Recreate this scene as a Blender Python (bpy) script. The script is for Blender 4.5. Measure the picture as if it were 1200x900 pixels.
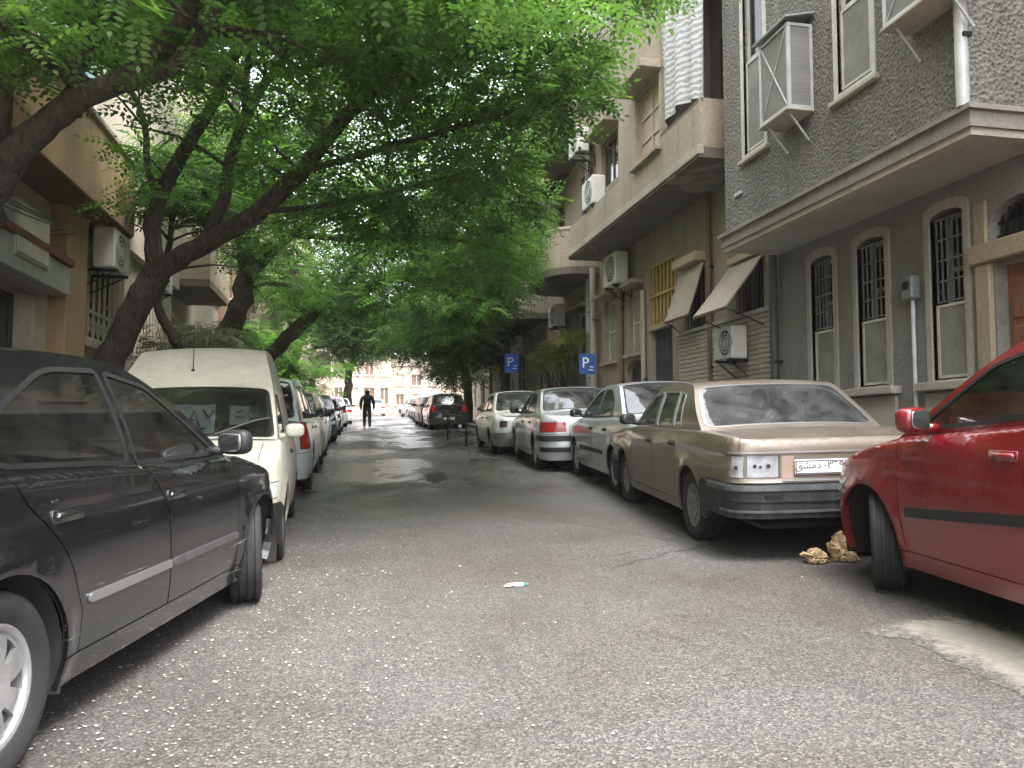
import bpy, bmesh, math, random
import numpy as np
from mathutils import Vector, Matrix
from mathutils.geometry import delaunay_2d_cdt
from math import radians, sin, cos, tan, atan2, sqrt, pi

SC = bpy.context.scene
COL = SC.collection
for o in list(bpy.data.objects):
    bpy.data.objects.remove(o)

# ------------------------------------------------------------------ camera
YAW, PITCH, FPX, CAMH = radians(11.4), radians(3.53), 940.0, 1.10
cam_d = bpy.data.cameras.new("camera")
cam_d.sensor_width = 36.0
cam_d.lens = FPX / 1200 * 36.0
cam_d.clip_start = 0.05
cam_d.clip_end = 3000
cam = bpy.data.objects.new("camera", cam_d)
COL.objects.link(cam)
cam.location = (0, 0, CAMH)
cam.rotation_euler = (radians(90) + PITCH, 0, -YAW)
SC.camera = cam

# ------------------------------------------------------------------ sky and sun (bright overcast)
SUN_EL, SUN_AZ = radians(62), radians(146)      # azimuth clockwise from +Y (up the street)
world = bpy.data.worlds.new("World")
SC.world = world
world.use_nodes = True
wn = world.node_tree
wn.nodes.clear()
sky = wn.nodes.new("ShaderNodeTexSky")
sky.sky_type = 'NISHITA'
sky.sun_disc = False
sky.sun_elevation = SUN_EL
sky.sun_rotation = SUN_AZ
sky.air_density = 1.0
sky.dust_density = 4.0
hsv = wn.nodes.new("ShaderNodeHueSaturation")
hsv.inputs["Saturation"].default_value = 0.28
bg = wn.nodes.new("ShaderNodeBackground")
bg.inputs["Strength"].default_value = 0.15
wo = wn.nodes.new("ShaderNodeOutputWorld")
wn.links.new(sky.outputs[0], hsv.inputs["Color"])
wn.links.new(hsv.outputs[0], bg.inputs["Color"])
wn.links.new(bg.outputs[0], wo.inputs["Surface"])

sun_d = bpy.data.lights.new("sun", 'SUN')
sun_d.energy = 0.6
sun_d.angle = radians(35)
sun_d.color = (1.0, 0.97, 0.92)
sun = bpy.data.objects.new("sun", sun_d)
COL.objects.link(sun)
sd = Vector((sin(SUN_AZ) * cos(SUN_EL), cos(SUN_AZ) * cos(SUN_EL), sin(SUN_EL)))
sun.rotation_euler = sd.to_track_quat('Z', 'Y').to_euler()
sun.location = (0, 0, 40)

SC.view_settings.view_transform = 'Standard'
SC.view_settings.look = 'None'
SC.view_settings.exposure = 3.0
SC.view_settings.gamma = 1.0
SC.view_settings.use_curve_mapping = False
cy = SC.cycles
cy.use_denoising = True
cy.max_bounces = 7
cy.diffuse_bounces = 4
cy.glossy_bounces = 3
cy.transmission_bounces = 4
cy.transparent_max_bounces = 10
cy.caustics_reflective = False
cy.caustics_refractive = False
cy.sample_clamp_indirect = 6

# ------------------------------------------------------------------ pixel <-> place helpers
CF = np.array([sin(YAW) * cos(PITCH), cos(YAW) * cos(PITCH), sin(PITCH)])
CR = np.array([cos(YAW), -sin(YAW), 0.0])
CU = np.array([-sin(YAW) * sin(PITCH), -cos(YAW) * sin(PITCH), cos(PITCH)])
CP = np.array([0, 0, CAMH])

def ray(px, py):
    return CF + CR * (px - 600) / FPX + CU * (450 - py) / FPX

def at(px, py, d):
    return CP + ray(px, py) * d

def on_x(px, py, X):
    r = ray(px, py)
    return CP + r * (X / r[0])

def proj(P):
    P = np.atleast_2d(np.asarray(P, float)) - CP
    d = P @ CF
    dd = np.where(np.abs(d) < 1e-3, 1e-3, d)
    return 600 + FPX * (P @ CR) / dd, 450 - FPX * (P @ CU) / dd, d

def bend(Y):
    return 0.001 * max(0.0, Y - 20) ** 2 if Y < 90 else 0.001 * 70 ** 2 + 0.14 * (Y - 90)

def zr(X, Y):
    X = min(6.5, max(-4.0, X - bend(Y)))
    t = (min(Y, 85) - 4.5) / 1.5
    sp = math.log1p(math.exp(t)) if t < 30 else t
    return 0.03 * X + 0.04 * 1.5 * sp

def gp(px, py):
    """point of the street surface seen at a pixel"""
    r = ray(px, py)
    lo, hi = 0.5, 150.0
    for k in range(1500):
        d = 0.8 * 1.004 ** k
        p = CP + r * d
        if p[2] < zr(p[0], p[1]):
            return p
    return CP + r * 100
# ------------------------------------------------------------------ materials
MATS = {}
def _new(name):
    m = bpy.data.materials.new(name)
    m.use_nodes = True
    nt = m.node_tree
    return m, nt, nt.nodes["Principled BSDF"]

def nd(nt, typ, **kw):
    n = nt.nodes.new(typ)
    for k, v in kw.items():
        if k in n.inputs:
            n.inputs[k].default_value = v
        else:
            setattr(n, k, v)
    return n

def c4(c):
    return (c[0], c[1], c[2], 1.0)

def ramp(nt, fac, stops):
    r = nt.nodes.new("ShaderNodeValToRGB")
    el = r.color_ramp.elements
    while len(el) > 1:
        el.remove(el[0])
    el[0].position = stops[0][0]
    el[0].color = c4(stops[0][1])
    for p, c in stops[1:]:
        e = el.new(p)
        e.color = c4(c)
    nt.links.new(fac, r.inputs[0])
    return r.outputs[0]

def mixc(nt, fac, a, b, mode='MIX'):
    n = nt.nodes.new("ShaderNodeMix")
    n.data_type = 'RGBA'
    n.blend_type = mode
    L = nt.links
    for i, v in ((0, fac), (6, a), (7, b)):
        if hasattr(v, "links"):
            L.new(v, n.inputs[i])
        elif i == 0:
            n.inputs[0].default_value = v
        else:
            n.inputs[i].default_value = c4(v)
    return n.outputs[2]

def noise(nt, co, scale, detail=4, rough=.6, dist=0.0):
    n = nd(nt, "ShaderNodeTexNoise", Scale=scale, Detail=detail, Roughness=rough, Distortion=dist)
    nt.links.new(co, n.inputs["Vector"])
    return n.outputs["Fac"]

def mapr(nt, v, a, b, c=0.0, d=1.0):
    n = nd(nt, "ShaderNodeMapRange")
    n.inputs[1].default_value = a; n.inputs[2].default_value = b
    n.inputs[3].default_value = c; n.inputs[4].default_value = d
    nt.links.new(v, n.inputs[0])
    return n.outputs[0]

def math_n(nt, op, a, b=None):
    n = nt.nodes.new("ShaderNodeMath"); n.operation = op
    for i, v in ((0, a), (1, b)):
        if v is None: continue
        if hasattr(v, "links"): nt.links.new(v, n.inputs[i])
        else: n.inputs[i].default_value = v
    return n.outputs[0]

def coords(nt, scale=None):
    t = nt.nodes.new("ShaderNodeTexCoord")
    o = t.outputs["Object"]
    if scale:
        mp = nd(nt, "ShaderNodeMapping")
        mp.inputs["Scale"].default_value = scale
        nt.links.new(o, mp.inputs[0])
        o = mp.outputs[0]
    return o

def bump(nt, bs, h, strength=.3, dist=.01):
    b = nd(nt, "ShaderNodeBump", Strength=strength, Distance=dist)
    nt.links.new(h, b.inputs["Height"])
    nt.links.new(b.outputs[0], bs.inputs["Normal"])
    return b

def mat(name, col, rough=.6, metal=0.0, var=.18, vs=4.0, bmp=0.0, bs=60.0, coat=0.0, spec=.5, fine=.1):
    """plain procedural surface: colour mottled at two scales, optional relief"""
    if name in MATS:
        return MATS[name]
    m, nt, b = _new(name)
    co = coords(nt)
    n1 = noise(nt, co, vs, 5, .65)
    n2 = noise(nt, co, vs * 9, 3, .6)
    f = mapr(nt, n1, .25, .75, 1 - var, 1 + var)
    g = mapr(nt, n2, .2, .8, 1 - fine, 1 + fine)
    k = math_n(nt, 'MULTIPLY', f, g)
    mu = nt.nodes.new("ShaderNodeVectorMath"); mu.operation = 'SCALE'
    mu.inputs[0].default_value = col
    nt.links.new(k, mu.inputs["Scale"])
    nt.links.new(mu.outputs[0], b.inputs["Base Color"])
    rr = mapr(nt, n2, .2, .8, max(.02, rough - .08), min(1, rough + .08))
    nt.links.new(rr, b.inputs["Roughness"])
    b.inputs["Metallic"].default_value = metal
    b.inputs["Specular IOR Level"].default_value = spec
    if coat:
        b.inputs["Coat Weight"].default_value = coat
    if bmp:
        bump(nt, b, noise(nt, co, bs, 4, .6), bmp, .02)
    MATS[name] = m
    return m

def plaster(name, col, stain, rough=.9, streak=.6, bmp=.4, bs=35.0, patch=None):
    """old render: blotches, rain streaks running down, fine grit"""
    m, nt, b = _new(name)
    co = coords(nt)
    cs = coords(nt, (2.2, 2.2, .22))
    n1 = noise(nt, co, .9, 6, .65)
    st = noise(nt, cs, 1.6, 6, .7)
    n3 = noise(nt, co, bs, 3, .6)
    c = mixc(nt, mapr(nt, n1, .3, .7), tuple(v * .82 for v in col), tuple(v * 1.1 for v in col))
    c = mixc(nt, mapr(nt, st, .52, .78, 0, streak), c, stain)
    if patch:
        n5 = noise(nt, co, .55, 5, .6, .6)
        c = mixc(nt, mapr(nt, n5, .6, .64, 0, .75), c, patch)
    g = mapr(nt, n3, .25, .75, .82, 1.15)
    mu = nt.nodes.new("ShaderNodeVectorMath"); mu.operation = 'SCALE'
    nt.links.new(c, mu.inputs[0]); nt.links.new(g, mu.inputs["Scale"])
    nt.links.new(mu.outputs[0], b.inputs["Base Color"])
    b.inputs["Roughness"].default_value = rough
    b.inputs["Specular IOR Level"].default_value = .25
    bump(nt, b, n3, bmp, .03)
    MATS[name] = m
    return m

def roughcast(name, col):
    m, nt, b = _new(name)
    co = coords(nt)
    v = nd(nt, "ShaderNodeTexVoronoi", Scale=26.0)
    nt.links.new(co, v.inputs["Vector"])
    n0 = noise(nt, co, 30, 4, .7)
    h = math_n(nt, 'ADD', v.outputs["Distance"], n0)
    big = noise(nt, coords(nt, (1, 1, .35)), .9, 5, .6)
    c = mixc(nt, mapr(nt, big, .3, .72), tuple(x * .68 for x in col), tuple(x * 1.18 for x in col))
    c = mixc(nt, mapr(nt, h, .55, 1.15), tuple(x * .55 for x in col), c)
    c = mixc(nt, mapr(nt, noise(nt, co, 55, 2), .64, .72, 0, .5), c, tuple(min(1, x * 1.7) for x in col))
    st = noise(nt, coords(nt, (3.0, 3.0, .18)), 1.5, 6, .7)
    c = mixc(nt, mapr(nt, st, .54, .72, 0, .6), c, tuple(x * .42 for x in col))
    st2 = noise(nt, coords(nt, (2.2, 2.2, .3)), 1.1, 5, .7)
    c = mixc(nt, mapr(nt, st2, .60, .75, 0, .45), c, tuple(min(1, x * 1.6) for x in col))
    nt.links.new(c, b.inputs["Base Color"])
    b.inputs["Roughness"].default_value = .95
    b.inputs["Specular IOR Level"].default_value = .2
    bump(nt, b, h, .9, .04)
    MATS[name] = m
    return m

def paint(name, col, metal=0.0, rough=.35, coat=.8, dust=.35, dcol=(.23, .21, .18), scratch=0.0, flake=0.0, fade=0.0):
    """car paint: coat, road dust gathering low and in blotches, optional scratches / sun fade"""
    m, nt, b = _new(name)
    co = coords(nt)
    sep = nt.nodes.new("ShaderNodeSeparateXYZ")
    nt.links.new(co, sep.inputs[0])
    n1 = noise(nt, co, 2.2, 6, .65)
    n2 = noise(nt, co, 14, 4, .6)
    low = mapr(nt, sep.outputs["Z"], .25, .75, .8, 0.0)
    f = math_n(nt, 'MULTIPLY', math_n(nt, 'ADD', mapr(nt, n1, .38, .75, .05, .75), low), mapr(nt, n2, .2, .8, .5, 1.2))
    f = math_n(nt, 'MULTIPLY', f, dust)
    base = mixc(nt, mapr(nt, n1, .3, .7), tuple(v * .92 for v in col), tuple(min(1, v * 1.08) for v in col))
    if fade:
        nf = noise(nt, co, 3.0, 6, .7)
        base = mixc(nt, mapr(nt, nf, .5, .68, 0, fade), base, tuple(min(1, v * 1.5 + .04) for v in col))
    rgh = mapr(nt, f, 0, .5, rough, .75)
    if scratch:
        cs = coords(nt, (1.3, 6, 34))
        ns = noise(nt, cs, 1.0, 6, .75, 1.4)
        nm = noise(nt, co, 1.6, 3, .6)
        sf = math_n(nt, 'MULTIPLY', mapr(nt, ns, .635, .66, 0, 1), mapr(nt, nm, .5, .6, 0, scratch))
        base = mixc(nt, sf, base, (.34, .33, .34))
        n7 = nd(nt, "ShaderNodeTexNoise", Scale=5.5, Detail=2.0, Distortion=2.5)
        nt.links.new(co, n7.inputs["Vector"])
        ring = math_n(nt, 'ABSOLUTE', math_n(nt, 'SUBTRACT', n7.outputs["Fac"], .5))
        rf = math_n(nt, 'MULTIPLY', mapr(nt, ring, .0, .006, 1, 0), mapr(nt, nm, .54, .6, 0, scratch * .4))
        base = mixc(nt, rf, base, (.36, .35, .36))
        rgh = math_n(nt, 'ADD', rgh, math_n(nt, 'MULTIPLY', sf, .3))
    c = mixc(nt, f, base, dcol)
    nt.links.new(c, b.inputs["Base Color"])
    nt.links.new(rgh, b.inputs["Roughness"])
    b.inputs["Metallic"].default_value = metal
    cw = mapr(nt, f, 0, .6, coat, .05)
    nt.links.new(cw, b.inputs["Coat Weight"])
    b.inputs["Coat Roughness"].default_value = .06
    bump(nt, b, noise(nt, co, 1.7, 2), .12, .03)
    MATS[name] = m
    return m

def glass(name, tint=(.62, .70, .68), ior=1.55, dirt=.06, dirtcol=(.5, .5, .48)):
    m = bpy.data.materials.new(name); m.use_nodes = True
    nt = m.node_tree; nt.nodes.clear()
    out = nt.nodes.new("ShaderNodeOutputMaterial")
    tr = nd(nt, "ShaderNodeBsdfTransparent"); tr.inputs[0].default_value = c4(tint)
    gl = nd(nt, "ShaderNodeBsdfGlossy"); gl.inputs["Roughness"].default_value = .03
    gl.inputs["Color"].default_value = (1, 1, 1, 1)
    df = nd(nt, "ShaderNodeBsdfDiffuse"); df.inputs[0].default_value = c4(dirtcol)
    fr = nd(nt, "ShaderNodeFresnel"); fr.inputs["IOR"].default_value = ior
    m1 = nt.nodes.new("ShaderNodeMixShader"); m2 = nt.nodes.new("ShaderNodeMixShader")
    nt.links.new(fr.outputs[0], m1.inputs[0]); nt.links.new(tr.outputs[0], m1.inputs[1]); nt.links.new(gl.outputs[0], m1.inputs[2])
    d = mapr(nt, noise(nt, coords(nt), 5, 5, .65), .35, .8, dirt * .3, dirt * 2)
    nt.links.new(d, m2.inputs[0]); nt.links.new(m1.outputs[0], m2.inputs[1]); nt.links.new(df.outputs[0], m2.inputs[2])
    nt.links.new(m2.outputs[0], out.inputs[0])
    MATS[name] = m
    return m

def leafmat(name, c1, c2, c3, trans=.45):
    m = bpy.data.materials.new(name); m.use_nodes = True
    nt = m.node_tree; nt.nodes.clear()
    out = nt.nodes.new("ShaderNodeOutputMaterial")
    at_ = nt.nodes.new("ShaderNodeAttribute"); at_.attribute_name = "rnd"
    c = ramp(nt, at_.outputs["Fac"], [(0, c1), (.55, c2), (1, c3)])
    pb = nd(nt, "ShaderNodeBsdfPrincipled"); pb.inputs["Roughness"].default_value = .45
    pb.inputs["Specular IOR Level"].default_value = .35
    tl = nd(nt, "ShaderNodeBsdfTranslucent")
    tc = mixc(nt, .9, c, (1.0, 1.25, .62), 'MULTIPLY')
    nt.links.new(c, pb.inputs["Base Color"]); nt.links.new(tc, tl.inputs[0])
    mx = nt.nodes.new("ShaderNodeMixShader"); mx.inputs[0].default_value = trans
    nt.links.new(pb.outputs[0], mx.inputs[1]); nt.links.new(tl.outputs[0], mx.inputs[2])
    nt.links.new(mx.outputs[0], out.inputs[0])
    MATS[name] = m
    return m

def asphalt():
    m, nt, b = _new("asphalt")
    co = coords(nt)
    sep = nt.nodes.new("ShaderNodeSeparateXYZ"); nt.links.new(co, sep.inputs[0])
    vo = nd(nt, "ShaderNodeTexVoronoi", Scale=95.0); nt.links.new(co, vo.inputs["Vector"])
    vo2 = nd(nt, "ShaderNodeTexVoronoi", Scale=150.0); nt.links.new(co, vo2.inputs["Vector"])
    n1 = noise(nt, co, .35, 6, .6, .4)
    n2 = noise(nt, co, 1.7, 6, .65)
    n4 = noise(nt, coords(nt, (1.6, .22, 1)), 1.0, 5, .6)
    sv = nt.nodes.new("ShaderNodeSeparateColor"); nt.links.new(vo.outputs["Color"], sv.inputs[0])
    sv2 = nt.nodes.new("ShaderNodeSeparateColor"); nt.links.new(vo2.outputs["Color"], sv2.inputs[0])
    base = mixc(nt, mapr(nt, n1, .38, .60), (.080, .070, .061), (.118, .117, .116))
    base = mixc(nt, mapr(nt, n2, .3, .72, 0, .6), base, (.132, .126, .120))
    base = mixc(nt, mapr(nt, n4, .5, .7, 0, .45), base, (.070, .068, .066))
    st = ramp(nt, sv.outputs[0], [(0, (.55, .55, .55)), (.5, (.85, .85, .85)), (.82, (1.2, 1.18, 1.15)), (.96, (1.45, 1.42, 1.38)), (1, (1.8, 1.75, 1.7))])
    st2 = ramp(nt, sv2.outputs[1], [(0, (.72, .72, .72)), (.7, (1.05, 1.05, 1.05)), (1, (1.5, 1.46, 1.42))])
    c = mixc(nt, 1.0, base, st, 'MULTIPLY')
    c = mixc(nt, 1.0, c, st2, 'MULTIPLY')
    # cracks and oil drips
    wob = nd(nt, "ShaderNodeTexNoise", Scale=2.3, Detail=5.0); nt.links.new(co, wob.inputs["Vector"])
    va = nt.nodes.new("ShaderNodeVectorMath"); va.operation = 'MULTIPLY_ADD'
    nt.links.new(wob.outputs["Color"], va.inputs[0]); va.inputs[1].default_value = (.5, .5, 0); nt.links.new(co, va.inputs[2])
    ve = nd(nt, "ShaderNodeTexVoronoi", Scale=.42); ve.feature = 'DISTANCE_TO_EDGE'; nt.links.new(va.outputs[0], ve.inputs["Vector"])
    ck = math_n(nt, 'MULTIPLY', mapr(nt, ve.outputs["Distance"], .0, .0055, 1, 0), mapr(nt, noise(nt, co, .55, 3), .50, .58, 0, .75))
    c = mixc(nt, ck, c, (.022, .020, .019))
    oil = mapr(nt, noise(nt, co, 1.1, 4, .55, .3), .66, .76, 0, .55)
    c = mixc(nt, oil, c, (.04, .038, .036))
    # damp film in the dip further up the street
    yb = mapr(nt, sep.outputs["Y"], 6.0, 12, 0, 1)
    wn_ = noise(nt, coords(nt, (.55, .25, 1)), 1.3, 5, .6, .5)
    wet = math_n(nt, 'MULTIPLY', yb, mapr(nt, wn_, .36, .54, 0, 1))
    c = mixc(nt, math_n(nt, 'MULTIPLY', wet, .25), c, (.05, .05, .052))
    nt.links.new(c, b.inputs["Base Color"])
    nt.links.new(mapr(nt, wet, 0, 1, .70, .24), b.inputs["Roughness"])
    b.inputs["Specular IOR Level"].default_value = .5
    h = math_n(nt, 'ADD', vo.outputs["Distance"], noise(nt, co, 40, 3))
    bp = bump(nt, b, h, .45, .012)
    nt.links.new(mapr(nt, wet, 0, 1, .5, .12), bp.inputs["Strength"])
    MATS["asphalt"] = m
    return m

def wood(name, c1, c2, scale=1.0):
    m, nt, b = _new(name)
    n = noise(nt, coords(nt, (14 * scale, 14 * scale, 1.2 * scale)), 2.0, 5, .6, .8)
    c = mixc(nt, mapr(nt, n, .3, .7), c1, c2)
    nt.links.new(c, b.inputs["Base Color"]); b.inputs["Roughness"].default_value = .6
    bump(nt, b, n, .2, .01)
    MATS[name] = m
    return m

def bark():
    m, nt, b = _new("bark")
    co = coords(nt)
    n = noise(nt, coords(nt, (9, 9, 2.2)), 2.2, 6, .7, .6)
    n2 = noise(nt, co, 1.5, 4)
    c = mixc(nt, mapr(nt, n, .3, .7), (.040, .032, .027), (.135, .115, .098))
    c = mixc(nt, mapr(nt, n2, .5, .75, 0, .5), c, (.10, .10, .085))
    nt.links.new(c, b.inputs["Base Color"]); b.inputs["Roughness"].default_value = .95
    b.inputs["Specular IOR Level"].default_value = .15
    bump(nt, b, n, .9, .05)
    MATS["bark"] = m
    return m

def grille_mat(name, col, back, scale, thick=.5):
    """woven insect screen: finer than the picture resolves"""
    m, nt, b = _new(name)
    n = noise(nt, coords(nt), 2.0, 5, .7)
    n3 = noise(nt, coords(nt, (1, 90, 90)), 1.0, 2)
    c = mixc(nt, mapr(nt, n, .3, .7), col, back)
    c = mixc(nt, mapr(nt, n3, .4, .6, 0, .35), c, tuple(v * .5 for v in col))
    nt.links.new(c, b.inputs["Base Color"]); b.inputs["Roughness"].default_value = .85
    MATS[name] = m
    return m

def corrug(name, col, col2, freq):
    """cloth printed with pale zigzag rows"""
    m, nt, b = _new(name)
    co = coords(nt)
    w = nd(nt, "ShaderNodeTexWave", Scale=freq, Distortion=3.5, Detail=2.0)
    w.bands_direction = 'Z'
    w.inputs["Detail Scale"].default_value = 3.0
    nt.links.new(co, w.inputs["Vector"])
    c = mixc(nt, mapr(nt, w.outputs["Fac"], .35, .6), col2, col)
    nt.links.new(c, b.inputs["Base Color"]); b.inputs["Roughness"].default_value = .9
    MATS[name] = m
    return m

# ------------------------------------------------------------------ mesh helpers
class MB:
    def __init__(s):
        s.v = []; s.f = []; s.n = []; s.hasn = False; s.mi = []
    def add(s, verts, faces, normals=None, mi=0):
        o = len(s.v)
        s.v.extend([tuple(map(float, p)) for p in verts])
        s.f.extend([tuple(i + o for i in fc) for fc in faces])
        s.mi.extend([mi] * len(faces))
        if normals is not None:
            s.hasn = True
            s.n.extend([tuple(map(float, p)) for p in normals])
        else:
            s.n.extend([None] * len(verts))
        return s
    def box(s, lo, hi, bev=0.0, M=None, mi=0):
        x0, y0, z0 = [min(a, b) for a, b in zip(lo, hi)]
        x1, y1, z1 = [max(a, b) for a, b in zip(lo, hi)]
        if bev > 0:
            b = min(bev, (x1 - x0) * .45, (y1 - y0) * .45, (z1 - z0) * .45)
            vs = []
            for sx, sy, sz in [(i, j, k) for i in (0, 1) for j in (0, 1) for k in (0, 1)]:
                X = (x0, x1)[sx]; Y = (y0, y1)[sy]; Z = (z0, z1)[sz]
                dx = b if sx == 0 else -b; dy = b if sy == 0 else -b; dz = b if sz == 0 else -b
                vs += [(X, Y + dy, Z + dz), (X + dx, Y, Z + dz), (X + dx, Y + dy, Z)]
            bm = bmesh.new()
            for p in vs: bm.verts.new(p)
            r = bmesh.ops.convex_hull(bm, input=list(bm.verts))
            bmesh.ops.dissolve_limit(bm, angle_limit=.01, verts=list(bm.verts), edges=list(bm.edges))
            bm.verts.index_update()
            V = [tuple(v.co) for v in bm.verts]
            F = [[v.index for v in f.verts] for f in bm.faces]
            bm.free()
        else:
            V = [(x0, y0, z0), (x1, y0, z0), (x1, y1, z0), (x0, y1, z0), (x0, y0, z1), (x1, y0, z1), (x1, y1, z1), (x0, y1, z1)]
            F = [(0, 3, 2, 1), (4, 5, 6, 7), (0, 1, 5, 4), (1, 2, 6, 5), (2, 3, 7, 6), (3, 0, 4, 7)]
        if M is not None:
            V = [tuple(M @ Vector(p)) for p in V]
        return s.add(V, F, mi=mi)
    def tube(s, pts, rad, seg=8, cap=True, mi=0, jit=0.0, rng=None):
        P = [Vector(p) for p in pts]
        R = rad if hasattr(rad, "__len__") else [rad] * len(P)
        up = Vector((0, 0, 1))
        V = []; F = []
        T0 = (P[1] - P[0]).normalized()
        a = up if abs(T0.dot(up)) < .9 else Vector((1, 0, 0))
        N = T0.cross(a).normalized()
        for i, p in enumerate(P):
            T = (P[min(i + 1, len(P) - 1)] - P[max(i - 1, 0)]).normalized()
            N = (N - T * N.dot(T)).normalized()
            B = T.cross(N)
            for k in range(seg):
                an = 2 * pi * k / seg
                r = R[i] * (1 + (rng.uniform(-jit, jit) if rng else 0))
                V.append(p + N * cos(an) * r + B * sin(an) * r)
        for i in range(len(P) - 1):
            for k in range(seg):
                k2 = (k + 1) % seg
                F.append((i * seg + k, i * seg + k2, (i + 1) * seg + k2, (i + 1) * seg + k))
        if cap:
            F.append(tuple(reversed(range(seg))))
            F.append(tuple(range((len(P) - 1) * seg, len(P) * seg)))
        return s.add(V, F, mi=mi)
    def lathe(s, prof, seg=32, axis='y', org=(0, 0, 0), mi=0, closed=False):
        """prof: (r, h) pairs"""
        V = []; F = []
        n = len(prof)
        for k in range(seg):
            a = 2 * pi * k / seg
            for r, h in prof:
                if axis == 'y': p = (r * cos(a), h, r * sin(a))
                elif axis == 'x': p = (h, r * cos(a), r * sin(a))
                else: p = (r * cos(a), r * sin(a), h)
                V.append((p[0] + org[0], p[1] + org[1], p[2] + org[2]))
        for k in range(seg):
            k2 = (k + 1) % seg
            for i in range(n - 1 if not closed else n):
                j = (i + 1) % n
                F.append((k * n + i, k * n + j, k2 * n + j, k2 * n + i))
        return s.add(V, F, mi=mi)
    def build(s, name, m, parent=None, smooth=False, ang=None, mats=None):
        me = bpy.data.meshes.new(name)
        me.from_pydata(s.v, [], s.f)
        if m is not None: me.materials.append(m)
        for q in (mats or []): me.materials.append(q)
        if any(s.mi):
            me.polygons.foreach_set("material_index", s.mi)
        me.update()
        if smooth:
            me.polygons.foreach_set("use_smooth", [True] * len(me.polygons))
            if ang is not None and not s.hasn:
                me.set_sharp_from_angle(angle=radians(ang))
        if s.hasn:
            me.polygons.foreach_set("use_smooth", [True] * len(me.polygons))
            vn = np.zeros(len(me.vertices) * 3); me.vertices.foreach_get("normal", vn); vn = vn.reshape(-1, 3)
            nn = [tuple(vn[i]) if q is None else q for i, q in enumerate(s.n)]
            me.normals_split_custom_set_from_vertices(nn)
        o = bpy.data.objects.new(name, me)
        COL.objects.link(o)
        if parent is not None:
            o.parent = parent
        return o

def empty(name, loc=(0, 0, 0), parent=None):
    o = bpy.data.objects.new(name, None)
    COL.objects.link(o)
    o.location = loc
    o.empty_display_size = .2
    if parent is not None: o.parent = parent
    return o

def tag(o, label=None, cat=None, group=None, kind=None):
    if label: o["label"] = label
    if cat: o["category"] = cat
    if group: o["group"] = group
    if kind: o["kind"] = kind
    return o

def in_poly(P, poly):
    P = np.asarray(P, float); poly = np.asarray(poly, float)
    x, y = P[:, 0], P[:, 1]
    ins = np.zeros(len(P), bool)
    n = len(poly); j = n - 1
    for i in range(n):
        xi, yi = poly[i]; xj, yj = poly[j]
        if yi != yj:
            c = ((yi > y) != (yj > y)) & (x < (xj - xi) * (y - yi) / (yj - yi) + xi)
            ins ^= c
        j = i
    return ins

def dens(poly, step):
    out = []
    n = len(poly)
    for i in range(n):
        a = np.array(poly[i][:2], float); b = np.array(poly[(i + 1) % n][:2], float)
        k = max(1, int(math.ceil(np.linalg.norm(b - a) / step)))
        for t in range(k):
            out.append(tuple(a + (b - a) * t / k))
    return out

def fillet(poly, seg=4):
    """poly of (x, y[, r]) -> rounded outline"""
    n = len(poly); out = []
    for i in range(n):
        p = np.array(poly[i][:2], float)
        r = poly[i][2] if len(poly[i]) > 2 else 0
        if r <= 0:
            out.append(tuple(p)); continue
        a = np.array(poly[i - 1][:2], float) - p; b = np.array(poly[(i + 1) % n][:2], float) - p
        la, lb = np.linalg.norm(a), np.linalg.norm(b)
        d = min(r, la * .48, lb * .48)
        pa, pb = p + a / la * d, p + b / lb * d
        for k in range(seg + 1):
            t = k / seg
            out.append(tuple((1 - t) ** 2 * pa + 2 * t * (1 - t) * p + t * t * pb))
    return out

def offset(poly, g):
    """inset a polygon by g (miter)"""
    P = [np.array(p[:2], float) for p in poly]
    n = len(P)
    A = sum(P[i][0] * P[(i + 1) % n][1] - P[(i + 1) % n][0] * P[i][1] for i in range(n))
    sg = 1 if A > 0 else -1
    out = []
    for i in range(n):
        e1 = P[i] - P[i - 1]; e2 = P[(i + 1) % n] - P[i]
        l1 = np.linalg.norm(e1) or 1; l2 = np.linalg.norm(e2) or 1
        n1 = np.array([-e1[1], e1[0]]) / l1 * sg; n2 = np.array([-e2[1], e2[0]]) / l2 * sg
        m = n1 + n2
        k = max(.35, 1 + n1.dot(n2))
        out.append(tuple(P[i] + m * g / k))
    return out

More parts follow.
